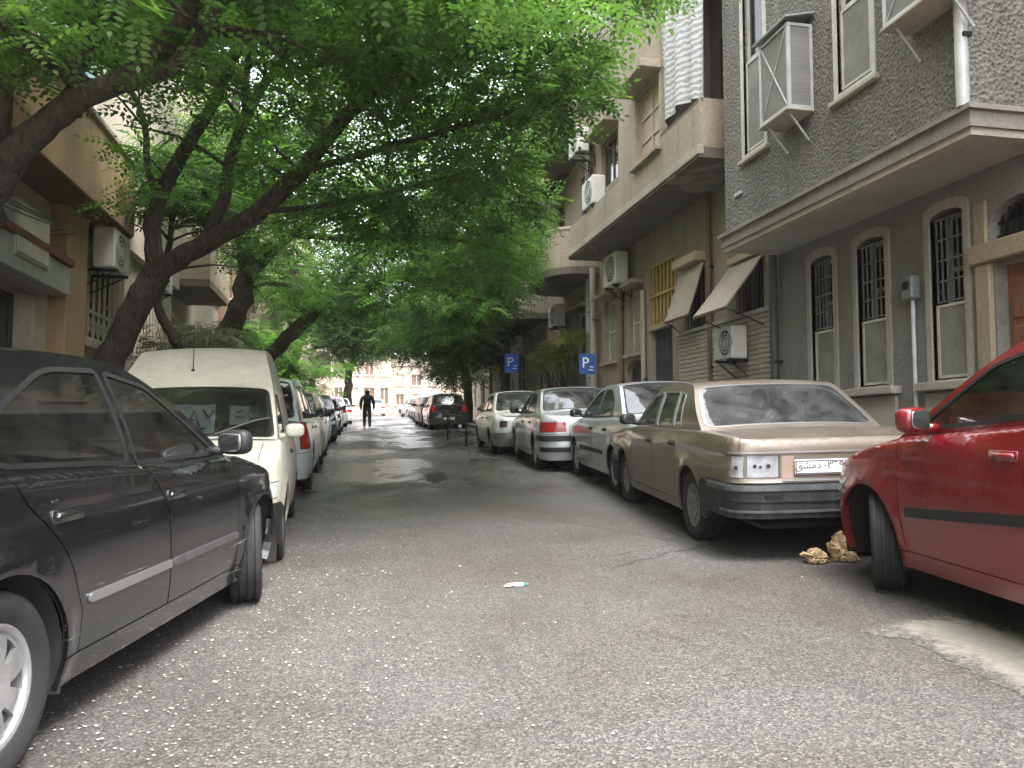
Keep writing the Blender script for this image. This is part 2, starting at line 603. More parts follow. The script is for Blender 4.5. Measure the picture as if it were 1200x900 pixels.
def tess(include, cut=(), step=.08, extra=None, grid=True, bstep=None):
    """triangulate the intersection of the outlines in `include` minus those in `cut`"""
    bstep = bstep or step
    vs = []; es = []
    for poly in list(include) + list(cut):
        d = dens(poly, bstep); o = len(vs)
        vs += d
        es += [(o + i, o + (i + 1) % len(d)) for i in range(len(d))]
    if grid:
        P0 = np.array(include[0]); lo = P0.min(0); hi = P0.max(0)
        gx = np.arange(lo[0] + step * .5, hi[0], step); gy = np.arange(lo[1] + step * .5, hi[1], step)
        if len(gx) and len(gy):
            G = np.array(np.meshgrid(gx, gy)).reshape(2, -1).T
            if extra is not None: G = np.vstack([G, extra])
            k = np.ones(len(G), bool)
            for p in include: k &= in_poly(G, p)
            for p in cut: k &= ~in_poly(G, p)
            B = np.array(vs)
            G = G[k]
            if len(G):
                dmin = np.full(len(G), 9.)
                for i in range(0, len(B), 200):
                    dmin = np.minimum(dmin, np.sqrt(((G[:, None, :] - B[None, i:i + 200, :]) ** 2).sum(2)).min(1))
                G = G[dmin > step * .18]
                vs += [tuple(g) for g in G]
    r = delaunay_2d_cdt([Vector(p) for p in vs], es, [], 0, 1e-5)
    V = np.array([tuple(p) for p in r[0]]); F = np.array([f for f in r[2] if len(f) == 3])
    if not len(F): return V, F
    C = V[F].mean(1)
    k = np.ones(len(F), bool)
    for p in include: k &= in_poly(C, p)
    for p in cut: k &= ~in_poly(C, p)
    F = F[k]
    used = np.unique(F)
    re = -np.ones(len(V), int); re[used] = np.arange(len(used))
    return V[used], re[F]

def bedges(F):
    d = {}
    for f in F:
        for a, b in ((f[0], f[1]), (f[1], f[2]), (f[2], f[0])):
            d[(a, b)] = 1
    return [(a, b) for (a, b) in d if (b, a) not in d]

def prism(mb, include, cut, f, depth, step=5.0, mi=0):
    """extrude a flat outline with holes: f(u, v, w) -> point, w from 0 (face) to depth"""
    V, F = tess(include, cut, step=step, grid=False, bstep=step)
    if not len(F): return
    n = len(V)
    A = [f(p[0], p[1], 0) for p in V]; B = [f(p[0], p[1], depth) for p in V]
    a, b, c = [np.array(A[i]) for i in F[0]]
    nrm = np.cross(b - a, c - a)
    d = np.array(B[0]) - np.array(A[0])
    fl = nrm.dot(d) > 0
    fs = []
    for t in F:
        t = tuple(int(i) for i in t)
        fs.append(t[::-1] if fl else t)
        u = tuple(i + n for i in t)
        fs.append(u if fl else u[::-1])
    for p, q in bedges(F):
        p, q = int(p), int(q)
        fs.append((p, q, q + n, p + n) if fl else (q, p, p + n, q + n))
    mb.add(A + B, fs, mi=mi)

def pchip(pts):
    x = np.array([p[0] for p in pts], float); y = np.array([p[1] for p in pts], float)
    if len(x) == 1: return lambda q: np.full_like(np.asarray(q, float), y[0])
    h = np.diff(x); dl = np.diff(y) / h
    m = np.zeros(len(x))
    for i in range(1, len(x) - 1):
        if dl[i - 1] * dl[i] > 0:
            w1 = 2 * h[i] + h[i - 1]; w2 = h[i] + 2 * h[i - 1]
            m[i] = (w1 + w2) / (w1 / dl[i - 1] + w2 / dl[i])
    m[0] = dl[0]; m[-1] = dl[-1]
    def f(q):
        q = np.asarray(q, float)
        i = np.clip(np.searchsorted(x, q) - 1, 0, len(x) - 2)
        t = np.clip((q - x[i]) / h[i], 0, 1)
        t2, t3 = t * t, t ** 3
        return y[i] * (2 * t3 - 3 * t2 + 1) + h[i] * m[i] * (t3 - 2 * t2 + t) + y[i + 1] * (3 * t2 - 2 * t3) + h[i] * m[i + 1] * (t3 - t2)
    return f

def sstep(a, b, x):
    t = np.clip((np.asarray(x, float) - a) / (b - a), 0, 1)
    return t * t * (3 - 2 * t)

def text_mesh(name, body, size, m, parent, M, extr=.001, font=None):
    cu = bpy.data.curves.new(name, 'FONT')
    cu.body = body; cu.size = size; cu.extrude = extr
    cu.align_x = 'CENTER'; cu.align_y = 'CENTER'
    t = bpy.data.objects.new(name, cu)
    dg = bpy.context.evaluated_depsgraph_get()
    COL.objects.link(t)
    dg.update()
    me = bpy.data.meshes.new_from_object(t.evaluated_get(dg))
    bpy.data.objects.remove(t)
    me.name = name
    me.materials.clear(); me.materials.append(m)
    o = bpy.data.objects.new(name, me)
    COL.objects.link(o)
    o.parent = parent
    o.matrix_local = M
    return o
# ------------------------------------------------------------------ shared materials
asphalt(); bark()
BLACK = mat("black_plastic", (.018, .018, .019), .55, var=.25, vs=8)
RUBBER = mat("rubber_seal", (.012, .012, .012), .6)
TYRE = mat("tyre_rubber", (.021, .021, .022), .82, var=.35, vs=6, bmp=.25, bs=90)
HOLEBK = mat("bumper_hole_black", (.008, .008, .008), .9)
UNDER = mat("underbody_grime", (.02, .018, .016), .9, var=.3)
SEAT = mat("seat_fabric", (.06, .06, .065), .9, var=.2)
LINER = mat("headliner_grey", (.30, .29, .27), .95)
SEAT2 = mat("seat_fabric_beige", (.20, .17, .14), .9, var=.2)
ALLOY = mat("alloy_silver", (.50, .50, .51), .38, .75, var=.2, vs=9)
STEEL = mat("steel_wheel_grey", (.22, .22, .22), .5, .5, var=.3, vs=9)
CHROME = mat("chrome_trim", (.30, .30, .30), .36, .6, var=.05, fine=.0)
GLASS = glass("car_glass", (.60, .68, .66), 1.85, .025)
GLASSD = glass("car_glass_dark", (.30, .34, .34), 1.8, .02)
GLASSC = glass("car_glass_dusty", (.55, .6, .6), 2.2, .08, (.55, .57, .58))
REDL = mat("tail_lens_red", (.32, .012, .014), .18, coat=1, var=.15, vs=20)
AMBL = mat("lens_amber", (.6, .2, .03), .2, coat=1)
WHTL = mat("lens_clear", (.55, .57, .58), .15, .2, coat=1, var=.2, vs=20)
PLATE = mat("plate_white", (.74, .75, .76), .4, var=.08)
INK = mat("plate_ink", (.02, .02, .025), .5)
MIRG = mat("mirror_glass", (.30, .32, .32), .08, .9, var=.05, fine=.02)

# ------------------------------------------------------------------ car builder
class CarBody:
    def __init__(s, sp):
        s.sp = sp
        s.xfw, s.xrw = sp['wb'] / 2, -sp['wb'] / 2
        s.xf, s.xr = s.xfw + sp['fo'], s.xrw - sp['ro']
        s.W = sp['W']
        s.top = pchip(sp['top'])
        s.wz = pchip(sp['wz']); s.fz = pchip(sp['fz']); s.rz = pchip(sp['rz'])
        s.S1, s.S0 = s.xf - sp['af'], s.xr + sp['ar']
        s.tf = s._end(sp['af'], sp['nf']); s.tr = s._end(sp['ar'], sp['nr'])
        s.sf0, s.sr0 = s.S1 + s.tf[0][-1], s.S0 - s.tr[0][-1]
        s.rsh = sp.get('rsh', .05)
        g = sp['gh']
        # smooth greenhouse curve (Catmull-Rom, centripetal-ish)
        P = [np.array(p, float) for p in g]
        Q = []; marks = []
        for i in range(len(P) - 1):
            p0 = P[max(i - 1, 0)]; p1 = P[i]; p2 = P[i + 1]; p3 = P[min(i + 2, len(P) - 1)]
            marks.append(len(Q))
            d = np.linalg.norm(p2 - p1)
            m1 = (p2 - p0) / max(1e-6, np.linalg.norm(p2 - p0)) * d if i > 0 else (p2 - p1)
            m2 = (p3 - p1) / max(1e-6, np.linalg.norm(p3 - p1)) * d if i < len(P) - 2 else (p2 - p1)
            for k in range(8):
                t = k / 8
                Q.append(p1 * (2 * t ** 3 - 3 * t * t + 1) + m1 * (t ** 3 - 2 * t * t + t) + p2 * (3 * t * t - 2 * t ** 3) + m2 * (t ** 3 - t * t))
        marks.append(len(Q)); Q.append(P[-1])
        s.C = np.array(Q)
        s.ct = np.concatenate([[0], np.cumsum(np.linalg.norm(np.diff(s.C, axis=0), axis=1))])
        s.T = s.ct[-1]
        s.tw = s.ct[marks[sp['iw']]]; s.trr = s.ct[marks[sp['ir']]]
        s.H = s.C[:, 1].max()
        # body outline in (s, z)
        ss = np.linspace(s.sr0, s.sf0, 150)
        zz = np.full_like(ss, .6)
        for _ in range(6):
            x, y, _z = s.shell(ss, zz)
            zz = s.top(s._x0(ss, zz))
        s.ss, s.zt = ss, zz
        zb = pchip(sp['bot'])(ss)
        s.region = [(a, b) for a, b in zip(ss, zb)] + [(a, b) for a, b in zip(ss[::-1], zz[::-1])]
        x, y, z = s.shell(ss, zz)
        s.ox, s.oy = x, y
        o = np.argsort(x)
        s.Yx = lambda q, xs=x[o], ys=y[o]: np.interp(q, xs, ys)
    def _end(s, a, n):
        ph = np.linspace(0, pi / 2, 300)
        X = np.sin(ph) ** (2 / n); Y = np.cos(ph) ** (2 / n)
        Y[-1] = 0
        l = np.concatenate([[0], np.cumsum(np.hypot(np.diff(X * a), np.diff(Y * s.W)))])
        nx = np.gradient(-(Y * s.W)); ny = np.gradient(X * a)
        q = np.hypot(nx, ny) + 1e-9
        return l, X, Y, nx / q, ny / q
    def _plan(s, u):
        px = u.copy(); py = np.ones_like(u); nx = np.zeros_like(u); ny = np.ones_like(u)
        k = u > s.S1
        if k.any():
            l, X, Y, a, b = s.tf; t = u[k] - s.S1
            px[k] = s.S1 + s.sp['af'] * np.interp(t, l, X); py[k] = np.interp(t, l, Y)
            nx[k] = np.interp(t, l, a); ny[k] = np.interp(t, l, b)
        k = u < s.S0
        if k.any():
            l, X, Y, a, b = s.tr; t = s.S0 - u[k]
            px[k] = s.S0 - s.sp['ar'] * np.interp(t, l, X); py[k] = np.interp(t, l, Y)
            nx[k] = -np.interp(t, l, a); ny[k] = np.interp(t, l, b)
        return px, py, nx, ny
    def _x0(s, u, z):
        px, py, nx, ny = s._plan(u)
        bf = sstep(s.S1 - .12, s.S1 + .65 * s.tf[0][-1], u)
        br = 1 - sstep(s.S0 - .65 * s.tr[0][-1], s.S0 + .12, u)
        return px + s.fz(z) * bf + s.rz(z) * br
    def shell(s, u, z, off=0.0):
        u = np.asarray(u, float); z = np.asarray(z, float)
        px, py, nx, ny = s._plan(u)
        x = s._x0(u, z)
        w = s.W * s.wz(z)
        xm = (s.xf + s.xr) / 2; hl = (s.xf - s.xr) / 2
        y = w * py * (1 - s.sp.get('taper', .02) * ((px - xm) / hl) ** 2)
        for zc, amp, wd in s.sp.get('crease', ()):
            y = y + amp * np.exp(-((z - zc) / wd) ** 2) * ny
        fl = s.sp.get('flare', .012)
        if fl:
            for xw in (s.xfw, s.xrw):
                d = np.hypot(u - xw, z - s.sp['R'])
                y = y + fl * np.exp(-((d - s.sp['Ra'] - .01) / .045) ** 2) * ny
        if hasattr(s, 'top'):
            d = np.clip(s.top(x) - z, 0, s.rsh)
            ins = s.rsh - np.sqrt(np.clip(s.rsh ** 2 - (s.rsh - d) ** 2, 0, None))
            x = x - ins * nx; y = y - ins * ny
        return x + off * nx, y + off * ny, z
    def G(s, x, z):
        x = np.asarray(x, float); z = np.asarray(z, float)
        xc = np.clip(x, s.xr + .45 * s.sp['ar'], s.S1)
        yb = s.Yx(xc)
        tp = s.top(x)
        q = np.clip((z - tp) / max(.1, s.H - .9), -.1, 1.3)
        return yb - s.sp['lean'] * (np.clip(q, 0, 2) ** 1.2) + .012 * np.sin(np.clip(q, 0, 1) * pi)
    def top_skin(s, t, v):
        t = np.asarray(t, float); v = np.asarray(v, float)
        x = np.interp(t, s.ct, s.C[:, 0]); z = np.interp(t, s.ct, s.C[:, 1])
        g = s.G(x, z)
        a = np.clip(t / s.T, 0, 1)
        bow = s.sp['bowf'] * (1 - sstep(0, .55, a)) - s.sp['bowr'] * sstep(.5, 1, a)
        e = 1 - np.abs(v) ** 2.3
        # roof edges roll over
        return x + bow * e, g * v, z + s.sp.get('crown', .05) * e

def add_panel(mb, fmap, include, cut=(), step=.08, extra=None, side=1, off=0.0, thick=.018, mi=0, rim=True):
    V, F = tess(include, cut, step, extra)
    if not len(F): return
    u, w = V[:, 0], V[:, 1]
    e = .003
    P = np.array(fmap(u, w, off)).T
    A = np.array(fmap(u + e, w, off)).T - np.array(fmap(u - e, w, off)).T
    B = np.array(fmap(u, w + e, off)).T - np.array(fmap(u, w - e, off)).T
    N = np.cross(A, B); N /= (np.linalg.norm(N, axis=1, keepdims=True) + 1e-9)
    # face winding vs normal
    f0 = P[F]
    gn = np.cross(f0[:, 1] - f0[:, 0], f0[:, 2] - f0[:, 0])
    agree = (gn * N[F].mean(1)).sum() > 0
    # outward: away from the car's centre line
    ctr = np.array([P[:, 0].mean() * .6, 0, .55])
    if ((P - ctr) * N).sum() < 0:
        N = -N; agree = not agree
    FF = F if agree else F[:, ::-1]
    if side < 0:
        P = P * [1, -1, 1]; N = N * [1, -1, 1]; FF = FF[:, ::-1]
    mb.add(P, [tuple(int(i) for i in f) for f in FF], N, mi=mi)
    if rim:
        for a, b in bedges(FF):
            qa, qb = P[a] - N[a] * thick, P[b] - N[b] * thick
            n = np.cross(P[b] - P[a], qa - P[a]); l = np.linalg.norm(n)
            n = -n / l if l > 1e-9 else N[a]
            mb.add([P[b], P[a], qa, qb], [(0, 1, 2, 3)], [n] * 4, mi=mi)

def circ(x, z, r, n=40):
    return [(x + r * cos(2 * pi * k / n), z + r * sin(2 * pi * k / n)) for k in range(n)]

def superell(mb, c, r, e=2.6, nu=18, nv=10, M=None, mi=0):
    V = []; F = []
    sg = lambda v, p: math.copysign(abs(v) ** p, v)
    p = 2 / e
    for j in range(nv + 1):
        ph = -pi / 2 + pi * j / nv
        for i in range(nu):
            th = 2 * pi * i / nu
            q = Vector((r[0] * sg(cos(ph), p) * sg(cos(th), p), r[1] * sg(cos(ph), p) * sg(sin(th), p), r[2] * sg(sin(ph), p)))
            if M is not None: q = M @ q
            V.append((q[0] + c[0], q[1] + c[1], q[2] + c[2]))
    for j in range(nv):
        for i in range(nu):
            i2 = (i + 1) % nu
            F.append((j * nu + i, j * nu + i2, (j + 1) * nu + i2, (j + 1) * nu + i))
    mb.add(V, F, mi=mi)

WHEELS = {}
def wheel_meshes(R, tw, style, seg):
    key = (round(R, 3), round(tw, 3), style, seg)
    if key in WHEELS: return WHEELS[key]
    h = tw / 2; rr = R * (.66 if style != 'steel' else .62)
    t = MB()
    prof = [(rr - .01, h * .62), (rr, h * .80), (rr + .012, h * .86), (R * .80, h * .99), (R * .88, h * 1.0), (R * .95, h * .94), (R * .985, h * .84), (R, h * .72)]
    for g in (.48, 0.0, -.48):
        w = .055
        prof += [(R * 1.0, h * (g + w * 2.2)), (R - .009, h * (g + w * 1.6)), (R - .009, h * (g - w * 1.6)), (R * 1.0, h * (g - w * 2.2))]
    prof += [(r, -y) for r, y in reversed(prof[:8])]
    t.lathe(prof, seg)
    tyre = t.build("tyre", TYRE, smooth=True, ang=40)
    r = MB()
    # barrel
    r.lathe([(rr, -h * .7), (rr - .02, -h * .6), (rr - .028, h * .45), (rr - .012, h * .62), (rr + .006, h * .80), (rr - .006, h * .84), (rr - .016, h * .78), (rr - .03, h * .45), (rr - .034, -h * .6)], seg)
    holes = []
    n, hr0, hr1, hw = {'alloy': (7, .44, .82, .44), 'hub': (10, .62, .84, .45), 'five': (5, .34, .82, .66), 'steel': (12, .60, .76, .42)}[style]
    for k in range(n):
        a0 = 2 * pi * k / n
        ha = pi / n * hw
        pl = []
        for i in range(9):
            an = a0 - ha + 2 * ha * i / 8
            pl.append((rr * hr1 * cos(an), rr * hr1 * sin(an)))
        nb = 3 if style in ('alloy', 'five') else 6
        for i in range(nb):
            q = ha * (.42 if style in ('alloy', 'five') else .8)
            an = a0 + q - 2 * q * i / (nb - 1)
            pl.append((rr * hr0 * cos(an), rr * hr0 * sin(an)))
        holes.append([tuple(p) for p in pl])
    dish = h * (.60 if style in ('alloy', 'five') else .66)
    def fm(u, v, off):
        q = np.hypot(u, v) / rr
        y = dish + .022 * np.sin(np.clip(q, 0, 1) * pi) - (.018 if style in ('alloy', 'five') else .03) * np.exp(-(q / .25) ** 2)
        return u, y + off, v
    V, F = tess([circ(0, 0, rr - .012, 48)], holes, rr * .12, None)
    y = np.array(fm(V[:, 0], V[:, 1], 0)[1])
    P = np.stack([V[:, 0], y, V[:, 1]], 1); n0 = len(P)
    P2 = P - [0, .018, 0]
    fs = []
    for f in F:
        a, b, c = [int(i) for i in f]
        g = np.cross(P[b] - P[a], P[c] - P[a])
        if g[1] < 0: b, c = c, b
        fs.append((a, b, c))
    for a, b in bedges(fs):
        fs.append((b, a, a + n0, b + n0))
    r.add(list(P) + list(P2), fs)
    r.lathe([(.0, dish + .012), (rr * .15, dish + .010), (rr * .17, dish - .004), (rr * .17, dish - .03)], 20)
    for k in range(4):
        a = 2 * pi * k / 4 + .4
        r.lathe([(0, dish + .008), (.008, dish + .006), (.009, dish - .02)], 6, org=(rr * .27 * cos(a), 0, rr * .27 * sin(a)))
    rim = r.build("rim", ALLOY if style != 'steel' else STEEL, smooth=True, ang=35)
    d = MB()
    d.lathe([(0, h * .22), (rr * .80, h * .20), (rr * .80, h * .05), (rr * .95, h * .0), (rr * .95, -h * .5), (0, -h * .5)], 28)
    disc = d.build("wheel", UNDER, smooth=True, ang=30)
    out = (disc.data, tyre.data, rim.data)
    for o in (tyre, rim, disc): bpy.data.objects.remove(o)
    WHEELS[key] = out
    return out

def seat(mb, x, y, z, w, mi=0):
    mb.box((x - .24, y - w / 2, z), (x + .27, y + w / 2, z + .16), .05)
    Mb = Matrix.Translation((x - .24, y, z + .12)) @ Matrix.Rotation(radians(-16), 4, 'Y')
    mb.box((-.06, -w / 2, 0), (.07, w / 2, .58), .05, Mb)
    mb.box((-.04, -.13, .60), (.05, .13, .78), .04, Mb)

def build_car(name, sp, Mw, label, pm, group=None, steer=0.0, lod=0, wheel='hub', glassm=None, seg=None, opts=None):
    op = opts or {}
    cb = CarBody(sp)
    root = empty(name)
    root.matrix_world = Mw
    tag(root, label, op.get('cat', "car"), group)
    step = (.07, .11, .17)[lod]
    gm = glassm or GLASS
    R, Ra = sp['R'], sp['Ra']
    arches = [circ(cb.xfw, R, Ra), circ(cb.xrw, R + sp.get('rarch_dz', 0), Ra)]
    sh = lambda u, w, o: cb.shell(u, w, o)
    rows = []
    for dz in (.003, .010, .022, .038):
        if dz < cb.rsh:
            rows.append(np.stack([cb.ss[::2], cb.zt[::2] - dz], 1))
    extra = np.vstack(rows)
    REG = cb.region
    g = .0032 if lod == 0 else (.004 if lod == 1 else .006)
    rp = lambda r: cb.sr0 + r       # distance round from the middle of the tail
    fp = lambda r: cb.sf0 - r       # distance round from the middle of the nose
    lamp_t = [fillet([(rp(a), b) + tuple(q) for a, b, *q in L['poly']]) for L in sp['tail']]
    lamp_h = [fillet([(fp(a), b) + tuple(q) for a, b, *q in L['poly']]) for L in sp['head']]
    grl = [fillet([(fp(a), b) + tuple(q) for a, b, *q in L]) for L in sp.get('grille', [])]
    doors = [fillet(d['poly']) for d in sp['doors']]
    zbf, zbr = sp['bump_f'], sp['bump_r']
    fb, rb = cb.xfw + sp.get('fbx', .30), cb.xrw - sp.get('rbx', .30)
    bf_poly = [(fb, -.2), (cb.sf0 + .1, -.2), (cb.sf0 + .1, zbf), (fb + .06, zbf), (fb - .02, zbf - .06)]
    br_poly = [(rb, -.2), (rb + .02, zbr - .06), (rb - .06, zbr), (cb.sr0 - .1, zbr), (cb.sr0 - .1, -.2)]
    sill = [(cb.xrw + Ra * .8, -.2), (cb.xfw - Ra * .8, -.2), (cb.xfw - Ra * .8, sp['sillz']), (cb.xrw + Ra * .8, sp['sillz'])]
    trunk = [(cb.sr0 - .1, zbr + .002), (rp(sp['trunk_w']), zbr + .002), (rp(sp['trunk_w'] + .01), 3), (cb.sr0 - .1, 3)]
    whole = [(cb.sr0 - .05, -.3), (cb.sf0 + .05, -.3), (cb.sf0 + .05, 3), (cb.sr0 - .05, 3)]
    body = MB()
    cuts = arches + doors + lamp_t + lamp_h + grl + [bf_poly, br_poly, sill] + ([trunk] if sp.get('trunk', True) else [])
    for sd in (1, -1):
        add_panel(body, sh, [whole, REG], [offset(c, -g) if c not in arches else c for c in cuts], step, extra, sd)
    # inner dark shell behind the gaps
    inn = MB()
    for sd in (1, -1):
        add_panel(inn, sh, [whole, REG], arches, step * 1.6, None, sd, -.02, rim=False)
        # wheel wells
        for xw in (cb.xfw, cb.xrw):
            yo = cb.W - .035; yi = cb.W - .34
            V = []; F = []; n = 20
            for k in range(n + 1):
                a = -.35 + (pi + .7) * k / n
                V += [(xw + (Ra + .012) * cos(a), sd * yo, R + (Ra + .012) * sin(a)), (xw + (Ra + .012) * cos(a), sd * yi, R + (Ra + .012) * sin(a))]
            for k in range(n):
                F.append((2 * k, 2 * k + 2, 2 * k + 3, 2 * k + 1))
            c0 = len(V); V.append((xw, sd * yi, R))
            for k in range(n):
                F.append((2 * k + 1, 2 * k + 3, c0))
            inn.add(V, F)
    # floor pan
    zb = .20
    inn.box((cb.xr + .25, -cb.W + .36, zb + .02), (cb.xf - .25, cb.W - .36, zb + .06))
    inn.box((cb.xrw + Ra + .03, -cb.W + .06, zb + .03), (cb.xfw - Ra - .03, cb.W - .06, zb + .07))
    inn.box((cb.xr + .15, -cb.W + .28, zb + .03), (cb.xrw - Ra - .05, cb.W - .28, zb + .07))
    inn.box((cb.xf - .2, -cb.W + .28, zb + .03), (cb.xfw + Ra + .05, cb.W - .28, zb + .07))
    inn.tube([(cb.xrw, -cb.W + .2, R - .02), (cb.xrw, cb.W - .2, R - .02)], .035, 8)
    # hood and deck fills
    crown = sp.get('crown', .05)
    def deck(mb, x0, front, lidmb, lidk, lx0):
        k = (cb.ox > x0) if front else (cb.ox < x0)
        X, Y = cb.ox[k], cb.oy[k]
        o = np.argsort(X if front else -X); X, Y = X[o], Y[o]
        out = [(x0, float(cb.Yx(x0)))] + list(zip(X, Y)) + [(a, -b) for a, b in zip(X[::-1], Y[::-1])] + [(x0, -float(cb.Yx(x0)))]
        cl = []
        for p in out:
            if not cl or abs(p[0] - cl[-1][0]) + abs(p[1] - cl[-1][1]) > .006: cl.append(p)
        out = cl
        xe_ = X[-1]
        def fm(x, y, off):
            Yq = np.maximum(cb.Yx(x), .03)
            return x, y, cb.top(x) + crown * np.clip(1 - (np.abs(y) / Yq) ** 2.2, 0, 1) * sstep(0, .35, np.abs(xe_ - x)) + off
        xe = X[-1]
        yl = lidk * float(cb.Yx(lx0)); xo = xe + (.2 if front else -.2)
        lid = [(lx0, -yl), (xo, -yl * .97), (xo, yl * .97), (lx0, yl)]
        add_panel(mb, fm, [out], [offset(lid, -g)] if lidmb is not None else [], step)
        if lidmb is not None:
            add_panel(lidmb, fm, [out, offset(lid, g)], [], step)
    hood = MB(); lidm = MB()
    deck(body, sp['gh'][0][0] - .12, True, hood if lod < 2 else None, sp.get('hoodk', .86), sp['gh'][0][0] + sp['bowf'] + .02)
    if sp.get('trunk', True):
        if lod < 2:
            deck(body, sp['gh'][-1][0] + .12, False, lidm, .93, sp['gh'][-1][0] - sp['bowr'] - .02)
        else:
            deck(body, sp['gh'][-1][0] + .12, False, None, .93, 0)
        for sd in (1, -1):
            add_panel(lidm, sh, [offset(trunk, g), REG], lamp_t, step, extra, sd, rim=True)
    else:
        deck(body, sp['gh'][-1][0] + .12, False, None, .93, 0)
    # greenhouse: top skin
    WR = .66
    dom = [(0, -WR), (cb.T, -WR), (cb.T, WR), (0, WR)]
    ts = lambda t, v, o: cb.top_skin(t, v / WR)
    mk = sp.get('wmargin', .05)
    wsg = fillet([(.03, -WR * .95, .06), (.03, WR * .95, .06), (cb.tw - .02, WR * .93, .07), (cb.tw - .02, -WR * .93, .07)])
    cutg = [wsg]
    if sp.get('rear_glass', True):
        rt0, rt1 = cb.trr + .03, cb.T - sp.get('rgl_low', .05)
        rk = sp.get('rgl_k', .91)
        rsg = fillet([(rt0, -WR * rk, .08), (rt0, WR * rk, .08), (rt1, WR * (rk + .01), .08), (rt1, -WR * (rk + .01), .08)])
        cutg.append(rsg)
    # side skin
    bx0, bx1 = cb.C[-1][0], cb.C[0][0]
    xs = np.linspace(bx0, bx1, 40)
    sidepoly = [(x, float(cb.top(x)) - .012) for x in xs] + [tuple(p) for p in cb.C]
    gs = lambda x, z, o: (x, cb.G(x, z) + o, z)
    glp = [fillet(q['poly']) for q in sp['glass']]
    erow = np.stack([cb.C[4:-4:2, 0], cb.C[4:-4:2, 1] - .02], 1)
    add_panel(body, ts, [dom], cutg, step * 1.2, None, 1, rim=False)
    for sd in (1, -1):
        add_panel(body, gs, [sidepoly], glp, step, erow, sd)
    bo = body.build("body", pm, root)
    bi = inn.build("underbody", UNDER, root)
    if hood.v: hood.build("hood", op.get('hoodm', pm), root)
    if lidm.v: lidm.build("trunk_lid", op.get('lidm', pm), root)
    # seals round the glass
    seal = MB()
    def ring(mb, fm, poly, sd, o=.003, w=.014):
        add_panel(mb, fm, [offset(poly, -w)], [offset(poly, .006)], step, None, sd, o, thick=.012)
    if lod < 2:
        tso = lambda t, v, o: tuple(a + b for a, b in zip(cb.top_skin(t, v / WR), (0, 0, .003)))
        for pl in cutg: ring(seal, tso, pl, 1)
        for sd in (1, -1):
            for pl in glp: ring(seal, gs, pl, sd)
        seal.build("window_seal", op.get('sealm', RUBBER), bo)
    m = MB(); add_panel(m, ts, [offset(wsg, -.004)], [], step, rim=False); m.build("windshield", op.get('wsm', gm), root)
    if sp.get('rear_glass', True):
        m = MB(); add_panel(m, ts, [offset(rsg, -.004)], [], step, rim=False)
        rg = m.build("rear_window", op.get('rgm', gm), root)
    if lod == 0:
        hl = MB(); add_panel(hl, lambda t, v, o: tuple(a + b for a, b in zip(cb.top_skin(t, v / WR * .97), (0, 0, -.03))), [dom], cutg, step * 2, rim=False)
        hl.build("headliner", op.get('linerm', LINER), bo)
    for (z0, z1, mm2, r0, r1, of_) in op.get('tail_strip', []):
        m = MB()
        for sd in ((1, -1) if r0 <= 0 else (1,)): add_panel(m, sh, [[(rp(r0 - .1 if r0 <= 0 else r0), z0), (rp(r1), z0), (rp(r1), z1), (rp(r0 - .1 if r0 <= 0 else r0), z1)], REG], [], step, None, sd, of_, thick=.012)
        m.build("tail_trim", mm2, root)
    # doors
    for di, d in enumerate(sp['doors']):
        for sd in (1, -1):
            m = MB()
            add_panel(m, sh, [offset(doors[di], g), REG], arches + [offset(sill, -g)], step, extra, sd)
            if not m.v: continue
            do = m.build("door", d.get('mat', pm), root)
            if d.get('handle'):
                hx, hz = d['handle']
                x, y, z = [float(np.atleast_1d(v)[0]) for v in cb.shell(np.array([hx]), np.array([hz]))]
                h = MB()
                h.box((x - .085, sd * (y - .012), z - .017), (x + .085, sd * (y + .022), z + .015), .012)
                h.box((x - .10, sd * (y - .01), z - .026), (x + .10, sd * (y + .003), z + .024), .003)
                h.build("handle", op.get('handlem', BLACK), do, True, 50)
            for q, pl in zip(sp['glass'], glp):
                if q.get('door') == di:
                    m = MB(); add_panel(m, gs, [offset(pl, -.004)], [], step, None, sd, -.004, rim=False)
                    m.build("side_window", gm, do)
    for q, pl in zip(sp['glass'], glp):
        if q.get('door') is None:
            for sd in (1, -1):
                m = MB(); add_panel(m, gs, [offset(pl, -.004)], [], step, None, sd, -.004, rim=False)
                m.build("quarter_window", gm, root)
    for q in sp.get('pillars', []):
        m = MB()
        for sd in (1, -1): add_panel(m, gs, [q], [], step, None, sd, .003, thick=.01)
        m.build("pillar_cover", BLACK, bo)
    # sills, bumpers, mouldings
    for sd in (1, -1):
        m = MB(); add_panel(m, sh, [offset(sill, g), REG], arches, step, None, sd, op.get('sill_off', 0))
        m.build("sill", op.get('sillm', pm), root)
    for nm, pl, mm in (("front_bumper", bf_poly, op.get('bfm', pm)), ("rear_bumper", br_poly, op.get('brm', pm))):
        m = MB()
        for sd in (1, -1):
            add_panel(m, sh, [offset(pl, g), REG], arches + (grl if nm[0] == 'f' else []), step, None, sd, op.get('bump_off', .004), thick=.05)
        bpo = m.build(nm, mm, root)
        for (z0, z1, mm2, r0, r1) in op.get('bump_strip_' + nm[0], []):
            m = MB()
            fpt = rp if nm[0] == 'r' else fp
            pl2 = [(fpt(-.1), z0), (fpt(r1), z0), (fpt(r1), z1), (fpt(-.1), z1)]
            if r0 > 0: pl2 = [(fpt(r0), z0), (fpt(r1), z0), (fpt(r1), z1), (fpt(r0), z1)]
            for sd in (1, -1): add_panel(m, sh, [pl2, REG], arches, step, None, sd, op.get('bump_off', .004) + .012, thick=.02)
            if m.v: m.build("bumper_strip", mm2, bpo)
